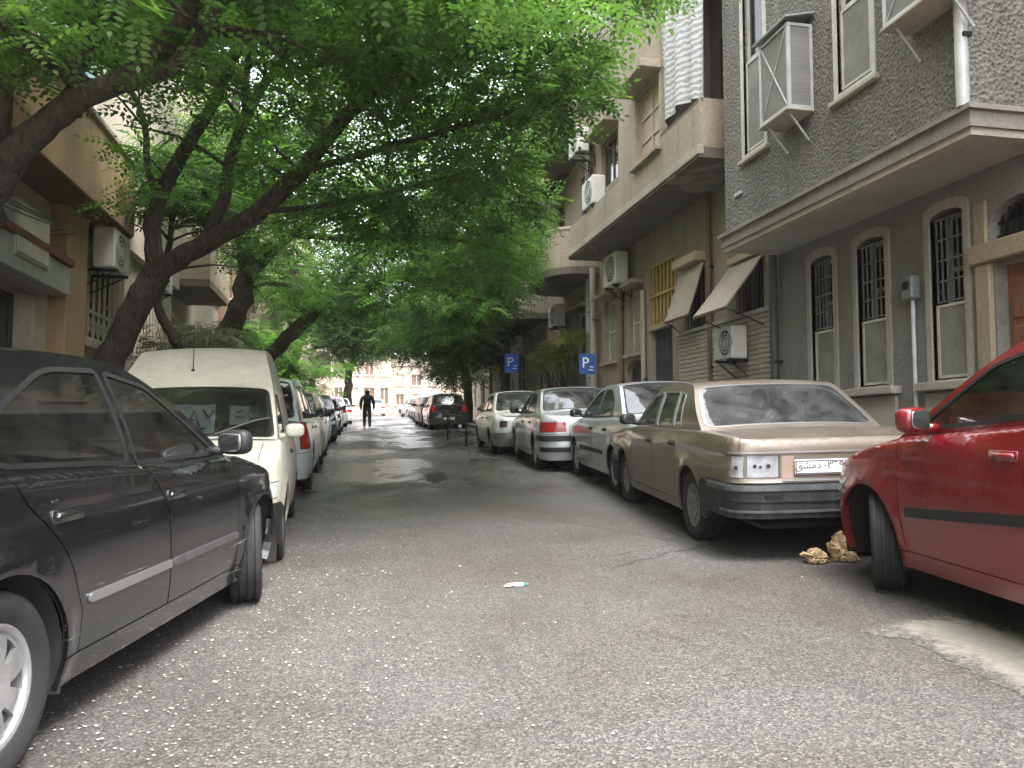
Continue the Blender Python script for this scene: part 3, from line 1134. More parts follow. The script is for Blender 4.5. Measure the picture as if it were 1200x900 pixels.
    for (x0, x1, z0, z1, mm, *sl) in op.get('mould', []):
        sl = sl[0] if sl else 0.0
        for sd in (1, -1):
            m = MB()
            add_panel(m, sh, [fillet([(x0, z0 - sl * x0, .012), (x1, z0 - sl * x1, .012), (x1, z1 - sl * x1, .012), (x0, z1 - sl * x0, .012)]), REG], arches, step, None, sd, .012, thick=.014)
            m.build("side_moulding", mm, root)
    # lamps
    for L, pl, nm in [(a, b, "taillight") for a, b in zip(sp['tail'], lamp_t)] + [(a, b, "headlight") for a, b in zip(sp['head'], lamp_h)] + [({'mat': BLACK, 'off': -.02}, b, "grille") for b in grl]:
        if nm == "grille":
            m = MB()
            for sd in (1, -1):
                add_panel(m, sh, [pl, REG], [], step, extra, sd, -.02)
                zlo = min(p[1] for p in pl); zhi = max(p[1] for p in pl); s0 = min(p[0] for p in pl)
                nb = 4
                for k in range(1, nb):
                    zz = zlo + (zhi - zlo) * k / nb
                    add_panel(m, sh, [[(s0 + .02, zz - .006), (cb.sf0, zz - .006), (cb.sf0, zz + .006), (s0 + .02, zz + .006)], REG], [], step, None, sd, .0, thick=.02)
            if m.v: m.build(nm, BLACK, root)
            continue
        for sd in (1, -1):
            m = MB(); add_panel(m, sh, [offset(pl, g), REG], [], step, extra, sd, L.get('off', .004), thick=.03)
            if m.v:
                lo_ = m.build(nm, L['mat'], root)
                for (a0, a1, b0, b1, mm2) in L.get('bits', []):
                    m2 = MB(); cv = rp if nm == "taillight" else fp
                    add_panel(m2, sh, [fillet([(cv(a0), b0, .008), (cv(a1), b0, .008), (cv(a1), b1, .008), (cv(a0), b1, .008)]), REG], [], step, None, sd, L.get('off', .004) + .006, thick=.01)
                    if m2.v: m2.build("lens", mm2, lo_)
    # mirrors
    for sd in (1, -1):
        mx, mz = sp['mirror']
        yb = float(cb.G(mx, mz))
        mr = sp.get('mirror_r', (.055, .10, .065))
        m = MB()
        Mr = Matrix.Rotation(radians(26 * sd), 4, 'Z')
        superell(m, (mx, sd * (yb + .05 + mr[1]), mz + .02), mr, 3.2, M=Mr)
        m.tube([(mx + .01, sd * (yb - .02), mz - .03), (mx + .005, sd * (yb + .09), mz - .02)], [.03, .022], 8)
        mo = m.build("wing_mirror", op.get('mirm', BLACK), root, True)
        q = MB()
        gx = Mr @ Vector((-mr[0] * .90, 0, 0)); superell(q, (mx + gx.x, sd * (yb + .05 + mr[1]) + gx.y, mz + .02), (.008, mr[1] * .80, mr[2] * .76), 4, M=Mr)
        q.build("mirror_glass", MIRG, mo, True)
    # wheels
    sg_ = seg or (56, 32, 22)[lod]
    dm, tm, rm = wheel_meshes(R, sp['tw'], wheel, sg_)
    for xw in (cb.xfw, cb.xrw):
        for sd in (1, -1):
            wo = bpy.data.objects.new("wheel", dm); COL.objects.link(wo); wo.parent = root
            yw = sd * (cb.W - sp['tw'] / 2 - sp.get('wheel_in', .03))
            az = (0 if sd > 0 else pi) + (steer if xw > 0 else 0)
            wo.matrix_local = Matrix.Translation((xw, yw, R)) @ Matrix.Rotation(az, 4, 'Z') @ Matrix.Rotation(.4 * xw, 4, 'Y')
            for nm, dd in (("tyre", tm), ("rim", rm)):
                c = bpy.data.objects.new(nm, dd); COL.objects.link(c); c.parent = wo
    # interior
    it = MB(); sm = op.get('seatm', SEAT)
    fl = .20 + .12 + sp.get('seat_dz', 0)
    xs_ = sp.get('seat_x', .1)
    if lod < 2:
        for sd in (1, -1): seat(it, xs_, sd * .36, fl + .12, .5)
        if sp.get('rear_bench', True):
            it.box((xs_ - 1.05, -.62, fl + .12), (xs_ - .55, .62, fl + .30), .05)
            Mb = Matrix.Translation((xs_ - 1.0, 0, fl + .26)) @ Matrix.Rotation(radians(-20), 4, 'Y')
            it.box((-.06, -.62, 0), (.08, .62, .52), .05, Mb)
            for y in (-.33, .33):
                it.box((-.03, y - .12, .52), (.06, y + .12, .66), .03, Mb)
            it.box((cb.C[-1][0] - .05, -.6, cb.top(cb.C[-1][0]) - .06), (xs_ - 1.1, .6, cb.top(cb.C[-1][0]) - .02), .01)
        it.build("seats", sm, root, True, 40)
        d = MB()
        cx = sp['gh'][0][0]
        d.box((cx - .42, -.66, .62), (cx + .02, .66, float(cb.top(cx)) - .03), .05)
        do = d.build("dashboard", BLACK, root, True, 40)
        w = MB(); sx = op.get('wheel_side', 1)
        ring_ = [(0.185 * cos(2 * pi * k / 24), 0.185 * sin(2 * pi * k / 24), 0) for k in range(25)]
        Ms = Matrix.Translation((cx - .52, .36 * sx, float(cb.top(cx)) - .04)) @ Matrix.Rotation(radians(-62), 4, 'Y')
        w.tube([Ms @ Vector(p) for p in ring_], .016, 8, False)
        w.tube([Ms @ Vector((-.18, 0, 0)), Ms @ Vector((.18, 0, 0))], .018, 6)
        w.tube([Ms @ Vector((0, 0, 0)), Ms @ Vector((0, 0, -.25))], .03, 6)
        w.build("steering_wheel", BLACK, do, True)
    else:
        it.box((xs_ - .3, -.5, fl + .1), (xs_ - .1, .5, fl + .75), .08)
        it.box((xs_ - 1.2, -.5, fl + .1), (xs_ - 1.0, .5, fl + .70), .08)
        it.build("seats", sm, root)
    # plates
    for which in op.get('plates', ()):
        hw, hh = .235, .055
        if which == 'r':
            u0, z0 = cb.sr0 + .001, sp['plate_r']
        else:
            u0, z0 = cb.sf0 - .001, sp['plate_f']
        x = float(cb.shell(np.array([u0]), np.array([z0]))[0][0])
        d = -1 if which == 'r' else 1
        ty = op.get('plate_y', 0)
        m = MB(); m.box((x + d * .012, -hw + ty, z0 - hh), (x + d * .024, hw + ty, z0 + hh), .004)
        po = m.build("license_plate", PLATE, root)
        m = MB()
        for a, b, c_, e_ in ((-hw + .006, -hw + .012, -hh + .006, hh - .006), (hw - .012, hw - .006, -hh + .006, hh - .006), (-hw + .006, hw - .006, hh - .012, hh - .006), (-hw + .006, hw - .006, -hh + .006, -hh + .012)):
            m.box((x + d * .0235, a + ty, z0 + c_), (x + d * .0255, b + ty, z0 + e_))
        m.build("plate_border", INK, po)
        for txt, size, ox, oz in op.get('plate_text', [("٧١٩٢٤٥", .09, 0, 0)]):
            rot = Matrix.Rotation(radians(90), 4, 'X')
            # facing -x for the tail plate, +x for the nose plate
            Mx = Matrix.Translation((x + d * .0245, ty + (-d) * -ox * 1.0 if which == 'f' else ty - ox, z0 + oz))
            Mx = Mx @ Matrix.Rotation(radians(-90 if which == 'r' else 90), 4, 'Z') @ rot
            text_mesh("plate_lettering", txt, size, INK, po, Mx, .0008)
    return root, cb

def car_matrix(X, Y, head):
    """head: heading in radians, clockwise from up the street (+Y); X, Y = centre of the wheelbase"""
    f = np.array([sin(head), cos(head)]); l = np.array([-cos(head), sin(head)])
    h = lambda p: zr(p[0], p[1])
    c = np.array([X, Y])
    F = np.array([f[0], f[1], (h(c + f * 1.25) - h(c - f * 1.25)) / 2.5])
    L = np.array([l[0], l[1], (h(c + l * .7) - h(c - l * .7)) / 1.4])
    F /= np.linalg.norm(F); L -= F * F.dot(L); L /= np.linalg.norm(L)
    U = np.cross(F, L)
    z = np.mean([h(c + f * a + l * b) for a in (-1.25, 1.25) for b in (-.7, .7)])
    return Matrix(((F[0], L[0], U[0], X), (F[1], L[1], U[1], Y), (F[2], L[2], U[2], z), (0, 0, 0, 1)))

WZ = [(.12, .90), (.22, .945), (.35, .98), (.55, 1.0), (.72, .995), (.88, .965), (1.0, .94), (1.2, .93)]
def spec(**k):
    b = dict(wb=2.61, fo=.84, ro=1.00, W=.86, R=.305, Ra=.36, tw=.195, wz=WZ,
             fz=[(.15, -.06), (.3, -.01), (.5, 0), (.62, -.04), (.75, -.12), (.95, -.2)],
             rz=[(.15, .07), (.3, .015), (.5, 0), (.62, .03), (.8, .05), (.95, .09), (1.1, .12)],
             af=.62, nf=2.9, ar=.42, nr=3.4, bot=[(-3, .20), (3, .20)], sillz=.30,
             lean=.20, bowf=.13, bowr=.10, crown=.045, bump_f=.52, bump_r=.58, trunk_w=.62,
             tail=[], head=[], doors=[], glass=[], mirror=(.72, .96), plate_r=.45, plate_f=.40, seat_x=.05)
    b.update(k)
    return b
# ------------------------------------------------------------------ ground, road, pavements
def sheet(name, m, x0, x1, ys, nx, dz=0.0, kind="structure", shift=True, edge=None):
    V = []; F = []
    for y in ys:
        b = bend(y) if shift else 0
        for i in range(nx + 1):
            x = x0 + (x1 - x0) * i / nx + b
            V.append((x, y, zr(x, y) + dz))
    n = nx + 1
    for j in range(len(ys) - 1):
        for i in range(nx):
            F.append((j * n + i, j * n + i + 1, (j + 1) * n + i + 1, (j + 1) * n + i))
    mb = MB(); mb.add(V, F)
    return tag(mb.build(name, m, None, True), kind=kind)

YS = [-9 + .75 * k for k in range(60)] + [36 + 2.5 * k for k in range(28)]
KL, KR = -2.42, 4.92           # kerb lines
GROUND = mat("bare_ground", (.13, .115, .095), .95, var=.25, vs=.5)
sheet("ground", GROUND, -160, 160, [-120, -60, -20, -9, 0, 4, 8, 15, 25, 40, 60, 85, 120, 200, 400], 40, -.35, shift=False)
sheet("road", MATS["asphalt"], KL - .05, KR + .05, YS, 8)
PAVE = plaster("pavement_concrete", (.20, .19, .175), (.10, .095, .09), bmp=.25)
KERB = plaster("kerb_stone", (.24, .23, .21), (.12, .11, .10), bmp=.3)
def raised(name, x0, x1, h, m, ys):
    V = []; F = []
    for y in ys:
        b = bend(y)
        za, zb_ = zr(x0 + b, y), zr(x1 + b, y)
        V += [(x0 + b, y, za - .3), (x0 + b, y, za + h), (x1 + b, y, zb_ + h), (x1 + b, y, zb_ - .3)]
    for j in range(len(ys) - 1):
        o = 4 * j
        for a in range(3):
            F.append((o + a, o + 4 + a, o + 5 + a, o + 1 + a))
    mb = MB(); mb.add(V, F)
    mb.add(V[:4], [(0, 1, 2, 3)]); mb.add(V[-4:], [(3, 2, 1, 0)])
    return tag(mb.build(name, m), kind="structure")
raised("kerb_right", KR, KR + .16, .135, KERB, YS)
raised("pavement_right", KR + .165, 6.3, .13, PAVE, YS)
raised("kerb_left", KL - .16, KL, .135, KERB, YS)
raised("pavement_left", -4.3, KL - .165, .13, PAVE, YS)

# ------------------------------------------------------------------ cars
P_DARK = paint("paint_dark_plum", (.0095, .0092, .0115), .15, .16, 1.0, .04, (.12, .115, .115), scratch=.7)
P_VAN = paint("paint_old_white", (.50, .485, .42), 0, .5, .25, .95, (.21, .18, .14), fade=.2)
P_WAG = paint("paint_pale_silver", (.50, .54, .54), .15, .4, .6, .4)
P_RED = paint("paint_red", (.20, .007, .012), .05, .25, 1.0, .10, (.15, .10, .085))
P_TAN = paint("paint_bronze", (.19, .158, .124), .3, .36, .8, .42, (.15, .132, .112), fade=.2)
P_SIL = paint("paint_silver_blue", (.54, .59, .61), .35, .33, .9, .18)
P_PGT = paint("paint_silver", (.52, .55, .57), .4, .30, .9, .15)
P_WHT = paint("paint_white", (.72, .72, .69), 0, .35, .6, .3)
P_BLK = paint("paint_black", (.012, .012, .014), .1, .25, 1, .2)
P_BLU = paint("paint_dark_blue", (.02, .028, .05), .2, .3, .9, .25)
P_GRY = paint("paint_mid_grey", (.12, .12, .125), .4, .35, .8, .3)
P_CRM = paint("paint_cream", (.52, .48, .40), 0, .4, .6, .35)
BUMPB = plaster("bumper_worn_black", (.030, .031, .034), (.13, .13, .13), .6, .8, .3, 50)
HOUS = mat("lamp_housing_grey", (.42, .43, .45), .35, .4, var=.35, vs=14)

SP_DARK = spec(wb=2.58, fo=.74, ro=1.0, af=.70, nf=2.5, W=.86, R=.308, Ra=.358,
    top=[(-2.33, .86), (-2.1, .945), (-1.6, .985), (-.7, .965), (.4, .93), (.95, .93), (1.35, .865), (1.7, .77), (1.94, .66), (2.07, .58)],
    gh=[(.88, .925), (.59, 1.10), (.21, 1.31), (-.07, 1.405), (-.50, 1.435), (-.92, 1.405), (-1.32, 1.245), (-1.72, .98)], iw=3, ir=5,
    doors=[dict(poly=[(-.07, .1), (.80, .1), (.84, .55), (.84, 1.3), (-.30, 1.3), (-.22, .95), (-.09, .72)], handle=(.0, .80)),
           dict(poly=[(-.075, .1), (-.095, .72), (-.225, .95), (-.305, 1.3), (-1.20, 1.3), (-1.17, .90, .1), (-.93, .68, .1), (-.84, .45), (-.84, .1)], handle=(-.92, .815))],
    glass=[dict(poly=[(.70, .965, .03), (.10, 1.315, .06), (-.24, 1.365, .03), (-.225, .968, .02)], door=0),
           dict(poly=[(-.30, .972, .02), (-.315, 1.368, .03), (-.72, 1.358, .10), (-1.12, 1.185, .14), (-1.19, 1.01, .06)], door=1)],
    crease=[(.80, .006, .05), (.53, -.004, .05)],
    tail=[dict(poly=[(.46, .66), (.98, .64), (1.02, .80), (.48, .82)], mat=REDL)], head=[dict(poly=[(.40, .53), (.98, .56), (1.12, .68), (.45, .62)], mat=WHTL)],
    grille=[[(-.1, .54), (.34, .53), (.36, .62), (-.1, .63)]], mirror=(.64, 1.0), mirror_r=(.05, .105, .07), seat_x=-.1)

def rwheel(sp, sd, front):
    """local contact point of a wheel's outer edge"""
    return Vector(((sp['wb'] / 2) * (1 if front else -1), sd * (sp['W'] - .08), 0))

def place(sp, px, py, sd, front, head):
    p = gp(px, py)
    c = rwheel(sp, sd, front)
    f = np.array([sin(head), cos(head)]); l = np.array([-cos(head), sin(head)])
    q = p[:2] - f * c[0] - l * c[1]
    return car_matrix(q[0], q[1], head)

SP_VAN = spec(wb=2.45, fo=.72, ro=.82, W=.82, R=.285, Ra=.335, tw=.175, rsh=.035,
    top=[(-2.1, .97), (-1.0, .97), (.3, .95), (.95, .95), (1.3, .90), (1.7, .80), (1.88, .70), (1.95, .64)],
    gh=[(1.03, .955), (.70, 1.19), (.36, 1.39), (.22, 1.445), (-.02, 1.60), (-.28, 1.755), (-.55, 1.80), (-1.2, 1.815), (-1.78, 1.79), (-1.97, 1.68), (-2.03, 1.3), (-2.045, .98)], iw=2, ir=8,
    lean=.20, bowf=.10, bowr=.02, crown=.035, ar=.22, nr=4.5, rz=[(.15, .04), (.4, 0), (1.1, 0)], trunk=False, rear_glass=False, rear_bench=False,
    doors=[dict(poly=[(-.20, .1), (.72, .1), (.80, .5), (.82, 1.3), (-.22, 1.3)], handle=(-.06, .80))],
    glass=[dict(poly=[(.84, .985, .03), (.34, 1.29, .05), (.20, 1.33, .03), (-.14, 1.335, .03), (-.15, .985, .02)], door=0)],
    tail=[dict(poly=[(.60, .62), (.80, .62), (.80, .86), (.60, .86)], mat=REDL)],
    head=[dict(poly=[(.42, .52), (.88, .54), (.92, .66), (.42, .65)], mat=WHTL)],
    grille=[[(-.1, .53), (.38, .52), (.38, .62), (-.1, .63)]], bump_f=.50, mirror=(.74, 1.0), mirror_r=(.045, .085, .06), seat_x=.0)

SP_WAG = spec(wb=2.60, fo=.80, ro=.92, W=.86, R=.33, Ra=.385, tw=.21,
    top=[(-2.3, 1.0), (-1.0, 1.0), (.3, .98), (.95, .98), (1.5, .93), (1.95, .84), (2.12, .72)],
    gh=[(.98, .975), (.68, 1.23), (.38, 1.47), (.15, 1.57), (-.3, 1.61), (-1.2, 1.605), (-1.85, 1.56), (-2.03, 1.36), (-2.16, 1.0)], iw=3, ir=6,
    lean=.20, bowr=.06, ar=.30, nr=4.2, rz=[(.15, .06), (.4, 0), (.8, .01), (1.1, .05)], trunk_w=.70, bump_r=.56,
    doors=[dict(poly=[(-.02, .1), (.86, .1), (.90, .5), (.92, 1.4), (-.04, 1.4)], handle=(.08, .86)),
           dict(poly=[(-.03, .1), (-.05, 1.4), (-1.02, 1.4), (-1.0, .9), (-.86, .66), (-.82, .1)], handle=(-.84, .88))],
    glass=[dict(poly=[(.84, 1.02, .03), (.40, 1.40, .06), (.02, 1.50, .03), (0, 1.02, .02)], door=0),
           dict(poly=[(-.08, 1.025, .02), (-.08, 1.51, .03), (-.92, 1.51, .04), (-.96, 1.03, .03)], door=1),
           dict(poly=[(-1.06, 1.035, .03), (-1.03, 1.50, .04), (-1.68, 1.48, .08), (-1.86, 1.06, .08)])],
    tail=[dict(poly=[(.74, .62), (.96, .62), (.96, 1.0), (.74, 1.0)], mat=REDL)], head=[dict(poly=[(.40, .62), (.90, .64), (1.0, .76), (.45, .74)], mat=WHTL)],
    grille=[[(-.1, .62), (.36, .61), (.36, .74), (-.1, .75)]], bump_f=.58, mirror=(.80, 1.07), mirror_r=(.06, .11, .08))

SP_RED = spec(wb=2.50, fo=.78, ro=.72, W=.85, R=.300, Ra=.352, tw=.185,
    top=[(-1.98, 1.08), (-1.4, 1.08), (-.5, 1.05), (.4, .985), (.9, .95), (1.2, .90), (1.6, .80), (1.88, .68), (2.03, .58)],
    gh=[(1.0, .935), (.68, 1.12), (.32, 1.33), (.06, 1.435), (-.35, 1.475), (-.9, 1.455), (-1.42, 1.385), (-1.68, 1.24), (-1.87, 1.07)], iw=3, ir=6,
    lean=.22, ar=.32, nr=3.6, rz=[(.15, .06), (.4, 0), (.8, .03), (1.1, .08)], bump_r=.56, trunk_w=.60,
    doors=[dict(poly=[(-.20, .1), (.80, .1), (.88, .55), (.95, 1.3), (-.24, 1.3)], handle=(-.02, .88)),
           dict(poly=[(-.205, .1), (-.245, 1.3), (-1.2, 1.3), (-1.15, .9, .1), (-.95, .72, .08), (-.86, .5), (-.84, .1)], handle=(-.95, .92))],
    glass=[dict(poly=[(.78, 1.0, .03), (.26, 1.315, .06), (-.12, 1.40, .04), (-.16, 1.065, .02)], door=0),
           dict(poly=[(-.24, 1.07, .02), (-.22, 1.405, .03), (-.85, 1.385, .08), (-1.15, 1.24, .1), (-1.22, 1.115, .05)], door=1)],
    crease=[(.89, .008, .05)], flare=.022,
    tail=[dict(poly=[(.56, .74), (.84, .72), (.86, 1.0), (.60, 1.0)], mat=REDL)], head=[dict(poly=[(.42, .50), (.95, .54), (1.15, .68), (.50, .62)], mat=WHTL)],
    grille=[[(-.1, .50), (.36, .50), (.38, .57), (-.1, .58)]], mirror=(.62, 1.03), mirror_r=(.06, .10, .07), seat_x=-.05)

SP_TAN = spec(wb=2.65, fo=.80, ro=1.12, W=.85, R=.298, Ra=.345, tw=.185, rsh=.028, bot=[(-4, .335), (-1.95, .33), (-1.6, .22), (3, .21)], taper=.012, flare=.012,
    wz=[(.15, .93), (.25, .96), (.45, .985), (.60, 1.0), (.78, .99), (.90, .965), (1.1, .95)],
    top=[(-2.45, .905), (-2.25, .93), (-1.5, .95), (-.5, .935), (.6, .92), (.85, .91), (1.6, .85), (2.0, .78), (2.13, .72)],
    gh=[(.82, .915), (.52, 1.12), (.24, 1.305), (.10, 1.34), (-.35, 1.362), (-.85, 1.35), (-.98, 1.32), (-1.27, 1.13), (-1.55, .95)], iw=3, ir=6,
    lean=.17, bowf=.08, bowr=.06, crown=.03, af=.35, nf=4.2, ar=.30, nr=5.0,
    fz=[(.15, -.02), (.4, 0), (.75, -.02)], rz=[(.15, .02), (.4, -.01), (.58, 0), (.60, .015), (.86, .03), (.95, .07)],
    doors=[dict(poly=[(-.06, .1), (.82, .1), (.84, .5), (.84, 1.3), (-.08, 1.3)], handle=(.06, .80)),
           dict(poly=[(-.065, .1), (-.085, 1.3), (-1.04, 1.3), (-1.02, .85), (-.93, .66, .06), (-.87, .1)], handle=(-.80, .81))],
    glass=[dict(poly=[(.66, .95, .02), (.22, 1.255, .03), (-.03, 1.282, .02), (-.04, .95, .02)], door=0),
           dict(poly=[(-.11, .955, .02), (-.10, 1.286, .02), (-.62, 1.282, .03), (-.66, .96, .02)], door=1),
           dict(poly=[(-.71, .963, .02), (-.67, 1.278, .02), (-.82, 1.258, .03), (-.93, .97, .02)], door=1)],
    tail=[dict(poly=[(.49, .625), (.735, .625), (.735, .79), (.49, .79)], mat=HOUS, off=-.012, bits=[(.555, .585, .70, .725, BLACK), (.66, .685, .70, .725, BLACK), (.62, .64, .695, .715, BLACK)]),
          dict(poly=[(.755, .625), (.87, .625), (.87, .79), (.755, .79)], mat=HOUS, off=-.008, bits=[(.80, .825, .69, .715, BLACK)])],
    head=[dict(poly=[(.40, .56), (.80, .56), (.80, .70), (.40, .70)], mat=WHTL)], grille=[[(-.1, .56), (.38, .56), (.38, .70), (-.1, .70)]],
    bump_f=.52, bump_r=.585, rbx=.40, trunk_w=.80, crease=[(.70, .007, .03)], mirror=(.66, .985), mirror_r=(.05, .095, .06), plate_r=.70, seat_dz=-.13, rgl_k=.92, rgl_low=.03)

SP_SIL = spec(wb=2.50, fo=.80, ro=.98, W=.84, R=.29, Ra=.34, tw=.18,
    top=[(-2.23, .88), (-2.0, .955), (-1.6, .985), (-.7, .965), (.4, .935), (.95, .93), (1.3, .88), (1.7, .79), (2.0, .66)],
    gh=[(1.0, .93), (.70, 1.10), (.34, 1.31), (.06, 1.395), (-.35, 1.42), (-.78, 1.395), (-1.15, 1.24), (-1.55, .985)], iw=3, ir=5,
    doors=[dict(poly=[(-.10, .1), (.80, .1), (.85, .5), (.90, 1.3), (-.13, 1.3)], handle=(.03, .80)),
           dict(poly=[(-.105, .1), (-.135, 1.3), (-1.04, 1.3), (-1.02, .85), (-.88, .66, .08), (-.82, .1)], handle=(-.82, .81))],
    glass=[dict(poly=[(.82, .965, .03), (.24, 1.30, .06), (-.08, 1.35, .03), (-.10, .965, .02)], door=0),
           dict(poly=[(-.17, .97, .02), (-.165, 1.352, .03), (-.55, 1.34, .10), (-.93, 1.17, .1), (-.98, 1.0, .04)], door=1)],
    tail=[dict(poly=[(.46, .66), (.92, .64), (.94, .80), (.46, .82)], mat=REDL)], head=[dict(poly=[(.42, .53), (.96, .55), (1.0, .66), (.46, .63)], mat=WHTL)],
    grille=[[(-.1, .54), (.36, .53), (.36, .62), (-.1, .63)]], mirror=(.78, .99))

SP_PGT = spec(wb=2.70, fo=.90, ro=.98, W=.87, R=.305, Ra=.355, tw=.195,
    top=[(-2.36, .90), (-2.2, .955), (-1.7, .99), (-.7, .965), (.5, .93), (1.0, .92), (1.4, .86), (1.9, .74), (2.23, .60)],
    gh=[(1.06, .92), (.74, 1.10), (.36, 1.31), (.08, 1.385), (-.4, 1.41), (-.85, 1.385), (-1.25, 1.23), (-1.66, .99)], iw=3, ir=5,
    rz=[(.15, .05), (.4, 0), (.6, .02), (.85, .04), (.95, .09)],
    doors=[dict(poly=[(-.06, .1), (.88, .1), (.93, .5), (1.0, 1.3), (-.10, 1.3)], handle=(.06, .80)),
           dict(poly=[(-.065, .1), (-.105, 1.3), (-1.12, 1.3), (-1.1, .85), (-.95, .66, .08), (-.88, .1)], handle=(-.88, .81))],
    glass=[dict(poly=[(.88, .96, .03), (.26, 1.295, .06), (-.04, 1.335, .03), (-.06, .965, .02)], door=0),
           dict(poly=[(-.13, .97, .02), (-.125, 1.338, .03), (-.62, 1.33, .10), (-.98, 1.17, .1), (-1.06, 1.0, .04)], door=1)],
    tail=[dict(poly=[(.44, .68), (.98, .67), (1.0, .84), (.46, .84)], mat=REDL)], head=[dict(poly=[(.42, .53), (.98, .56), (1.05, .68), (.46, .63)], mat=WHTL)],
    grille=[[(-.1, .52), (.34, .52), (.34, .60), (-.1, .61)]], bump_r=.64, trunk_w=.44 + .2, mirror=(.82, .99), plate_r=.52)

SP_OLD = spec(wb=2.42, fo=.70, ro=.92, W=.79, R=.285, Ra=.335, tw=.165, rsh=.07, taper=.03, flare=.016,
    wz=[(.15, .88), (.25, .94), (.45, .99), (.60, 1.0), (.75, .985), (.9, .95), (1.1, .93)],
    top=[(-2.13, .80), (-2.0, .875), (-1.5, .93), (-.5, .93), (.6, .915), (.8, .91), (1.4, .88), (1.8, .82), (1.91, .74)],
    gh=[(.80, .91), (.56, 1.14), (.36, 1.31), (.2, 1.36), (-.3, 1.385), (-.75, 1.365), (-.98, 1.27), (-1.40, .93)], iw=3, ir=5,
    lean=.15, bowf=.10, bowr=.10, af=.35, nf=3.6, ar=.36, nr=3.6, bump_r=.50, bump_f=.48,
    rz=[(.15, .1), (.35, .02), (.55, 0), (.75, .03), (.95, .1)],
    doors=[dict(poly=[(-.06, .1), (.74, .1), (.76, .5), (.76, 1.3), (-.08, 1.3)], handle=(.04, .80)),
           dict(poly=[(-.065, .1), (-.085, 1.3), (-.95, 1.3), (-.94, .85), (-.85, .66, .06), (-.78, .1)], handle=(-.74, .81))],
    glass=[dict(poly=[(.66, .955, .03), (.30, 1.27, .05), (-.03, 1.315, .03), (-.05, .955, .02)], door=0),
           dict(poly=[(-.11, .96, .02), (-.10, 1.318, .03), (-.58, 1.31, .05), (-.82, 1.17, .08), (-.90, .975, .04)], door=1)],
    tail=[dict(poly=[(.50, .62), (.68, .62), (.68, .76), (.50, .76)], mat=mat("tail_lens_dark", (.06, .02, .018), .3, coat=.8))],
    head=[dict(poly=[(.34, .56), (.60, .56), (.60, .72), (.34, .72)], mat=WHTL)], grille=[[(-.1, .57), (.32, .57), (.32, .71), (-.1, .71)]],
    mirror=(.62, .98), mirror_r=(.035, .06, .045), plate_r=.60)

SP_HAT = spec(wb=2.45, fo=.78, ro=.62, W=.83, R=.29, Ra=.34, tw=.18,
    top=[(-1.85, 1.0), (-1.2, 1.0), (-.4, .97), (.5, .94), (.95, .94), (1.3, .89), (1.7, .78), (1.95, .66)],
    gh=[(1.02, .93), (.70, 1.13), (.36, 1.34), (.10, 1.44), (-.35, 1.475), (-.9, 1.455), (-1.35, 1.39), (-1.58, 1.2), (-1.74, 1.0)], iw=3, ir=6,
    lean=.2, ar=.30, nr=3.6, rz=[(.15, .06), (.4, 0), (.8, .03), (1.1, .08)], bump_r=.56, trunk_w=.58,
    doors=[dict(poly=[(-.14, .1), (.76, .1), (.80, .5), (.86, 1.3), (-.18, 1.3)], handle=(0, .82)),
           dict(poly=[(-.145, .1), (-.185, 1.3), (-1.02, 1.3), (-1.0, .9), (-.86, .7), (-.80, .1)], handle=(-.80, .84))],
    glass=[dict(poly=[(.84, .98, .03), (.28, 1.33, .06), (-.10, 1.40, .03), (-.12, .985, .02)], door=0),
           dict(poly=[(-.20, .99, .02), (-.19, 1.405, .03), (-.80, 1.385, .06), (-1.05, 1.2, .08), (-1.08, 1.03, .04)], door=1)],
    tail=[dict(poly=[(.56, .72), (.82, .70), (.84, 1.0), (.60, 1.0)], mat=REDL)], head=[dict(poly=[(.42, .53), (.92, .56), (1.0, .68), (.46, .64)], mat=WHTL)],
    grille=[[(-.1, .54), (.34, .53), (.34, .62), (-.1, .63)]], mirror=(.80, 1.0))

CAR_GROUP_L, CAR_GROUP_R = "cars parked along the left kerb", "cars parked along the right kerb"
# near left: dark plum saloon nosing into the road
pr, pf = gp(26, 897), gp(284, 713)
hd = atan2(pf[0] - pr[0], pf[1] - pr[1])
mid = (pr + pf) / 2
ll = np.array([-cos(hd), sin(hd)])
q = mid[:2] + ll * (SP_DARK['W'] - .08)
print("DARK", pr, pf, math.degrees(hd), np.linalg.norm((pf - pr)[:2]))
car, cb_dark = build_car("parked_car", SP_DARK, car_matrix(q[0], q[1], hd), "scratched dark plum saloon with silver alloy wheels parked under the tree", P_DARK, CAR_GROUP_L,
    steer=radians(19), wheel='alloy', glassm=GLASSD, opts=dict(handlem=P_DARK, mirm=BLACK, mould=[(-.80, -.09, .47, .505, CHROME), (-.06, .80, .47, .505, mat("moulding_scuffed", (.10, .095, .10), .45, .2, var=.4, vs=9))],
    sillm=P_DARK, plates=('r',)))
# old white van, nose to the camera
build_car("parked_van", SP_VAN, place(SP_VAN, 326, 655, 1, True, radians(180 - 2)), "old white panel van with raised box roof and papers behind its windscreen", P_VAN, CAR_GROUP_L,
    wheel='hub', glassm=GLASSD, opts=dict(cat="van", mirm=P_VAN, handlem=BLACK, brm=BLACK, bfm=BLACK, plates=('f',)))
build_car("parked_car", SP_WAG, place(SP_WAG, 362, 571, -1, False, radians(0)), "pale silver estate car with tall red tail lamps behind the white van", P_WAG, CAR_GROUP_L,
    wheel='five', lod=1, glassm=GLASSD, opts=dict(brm=P_WAG))
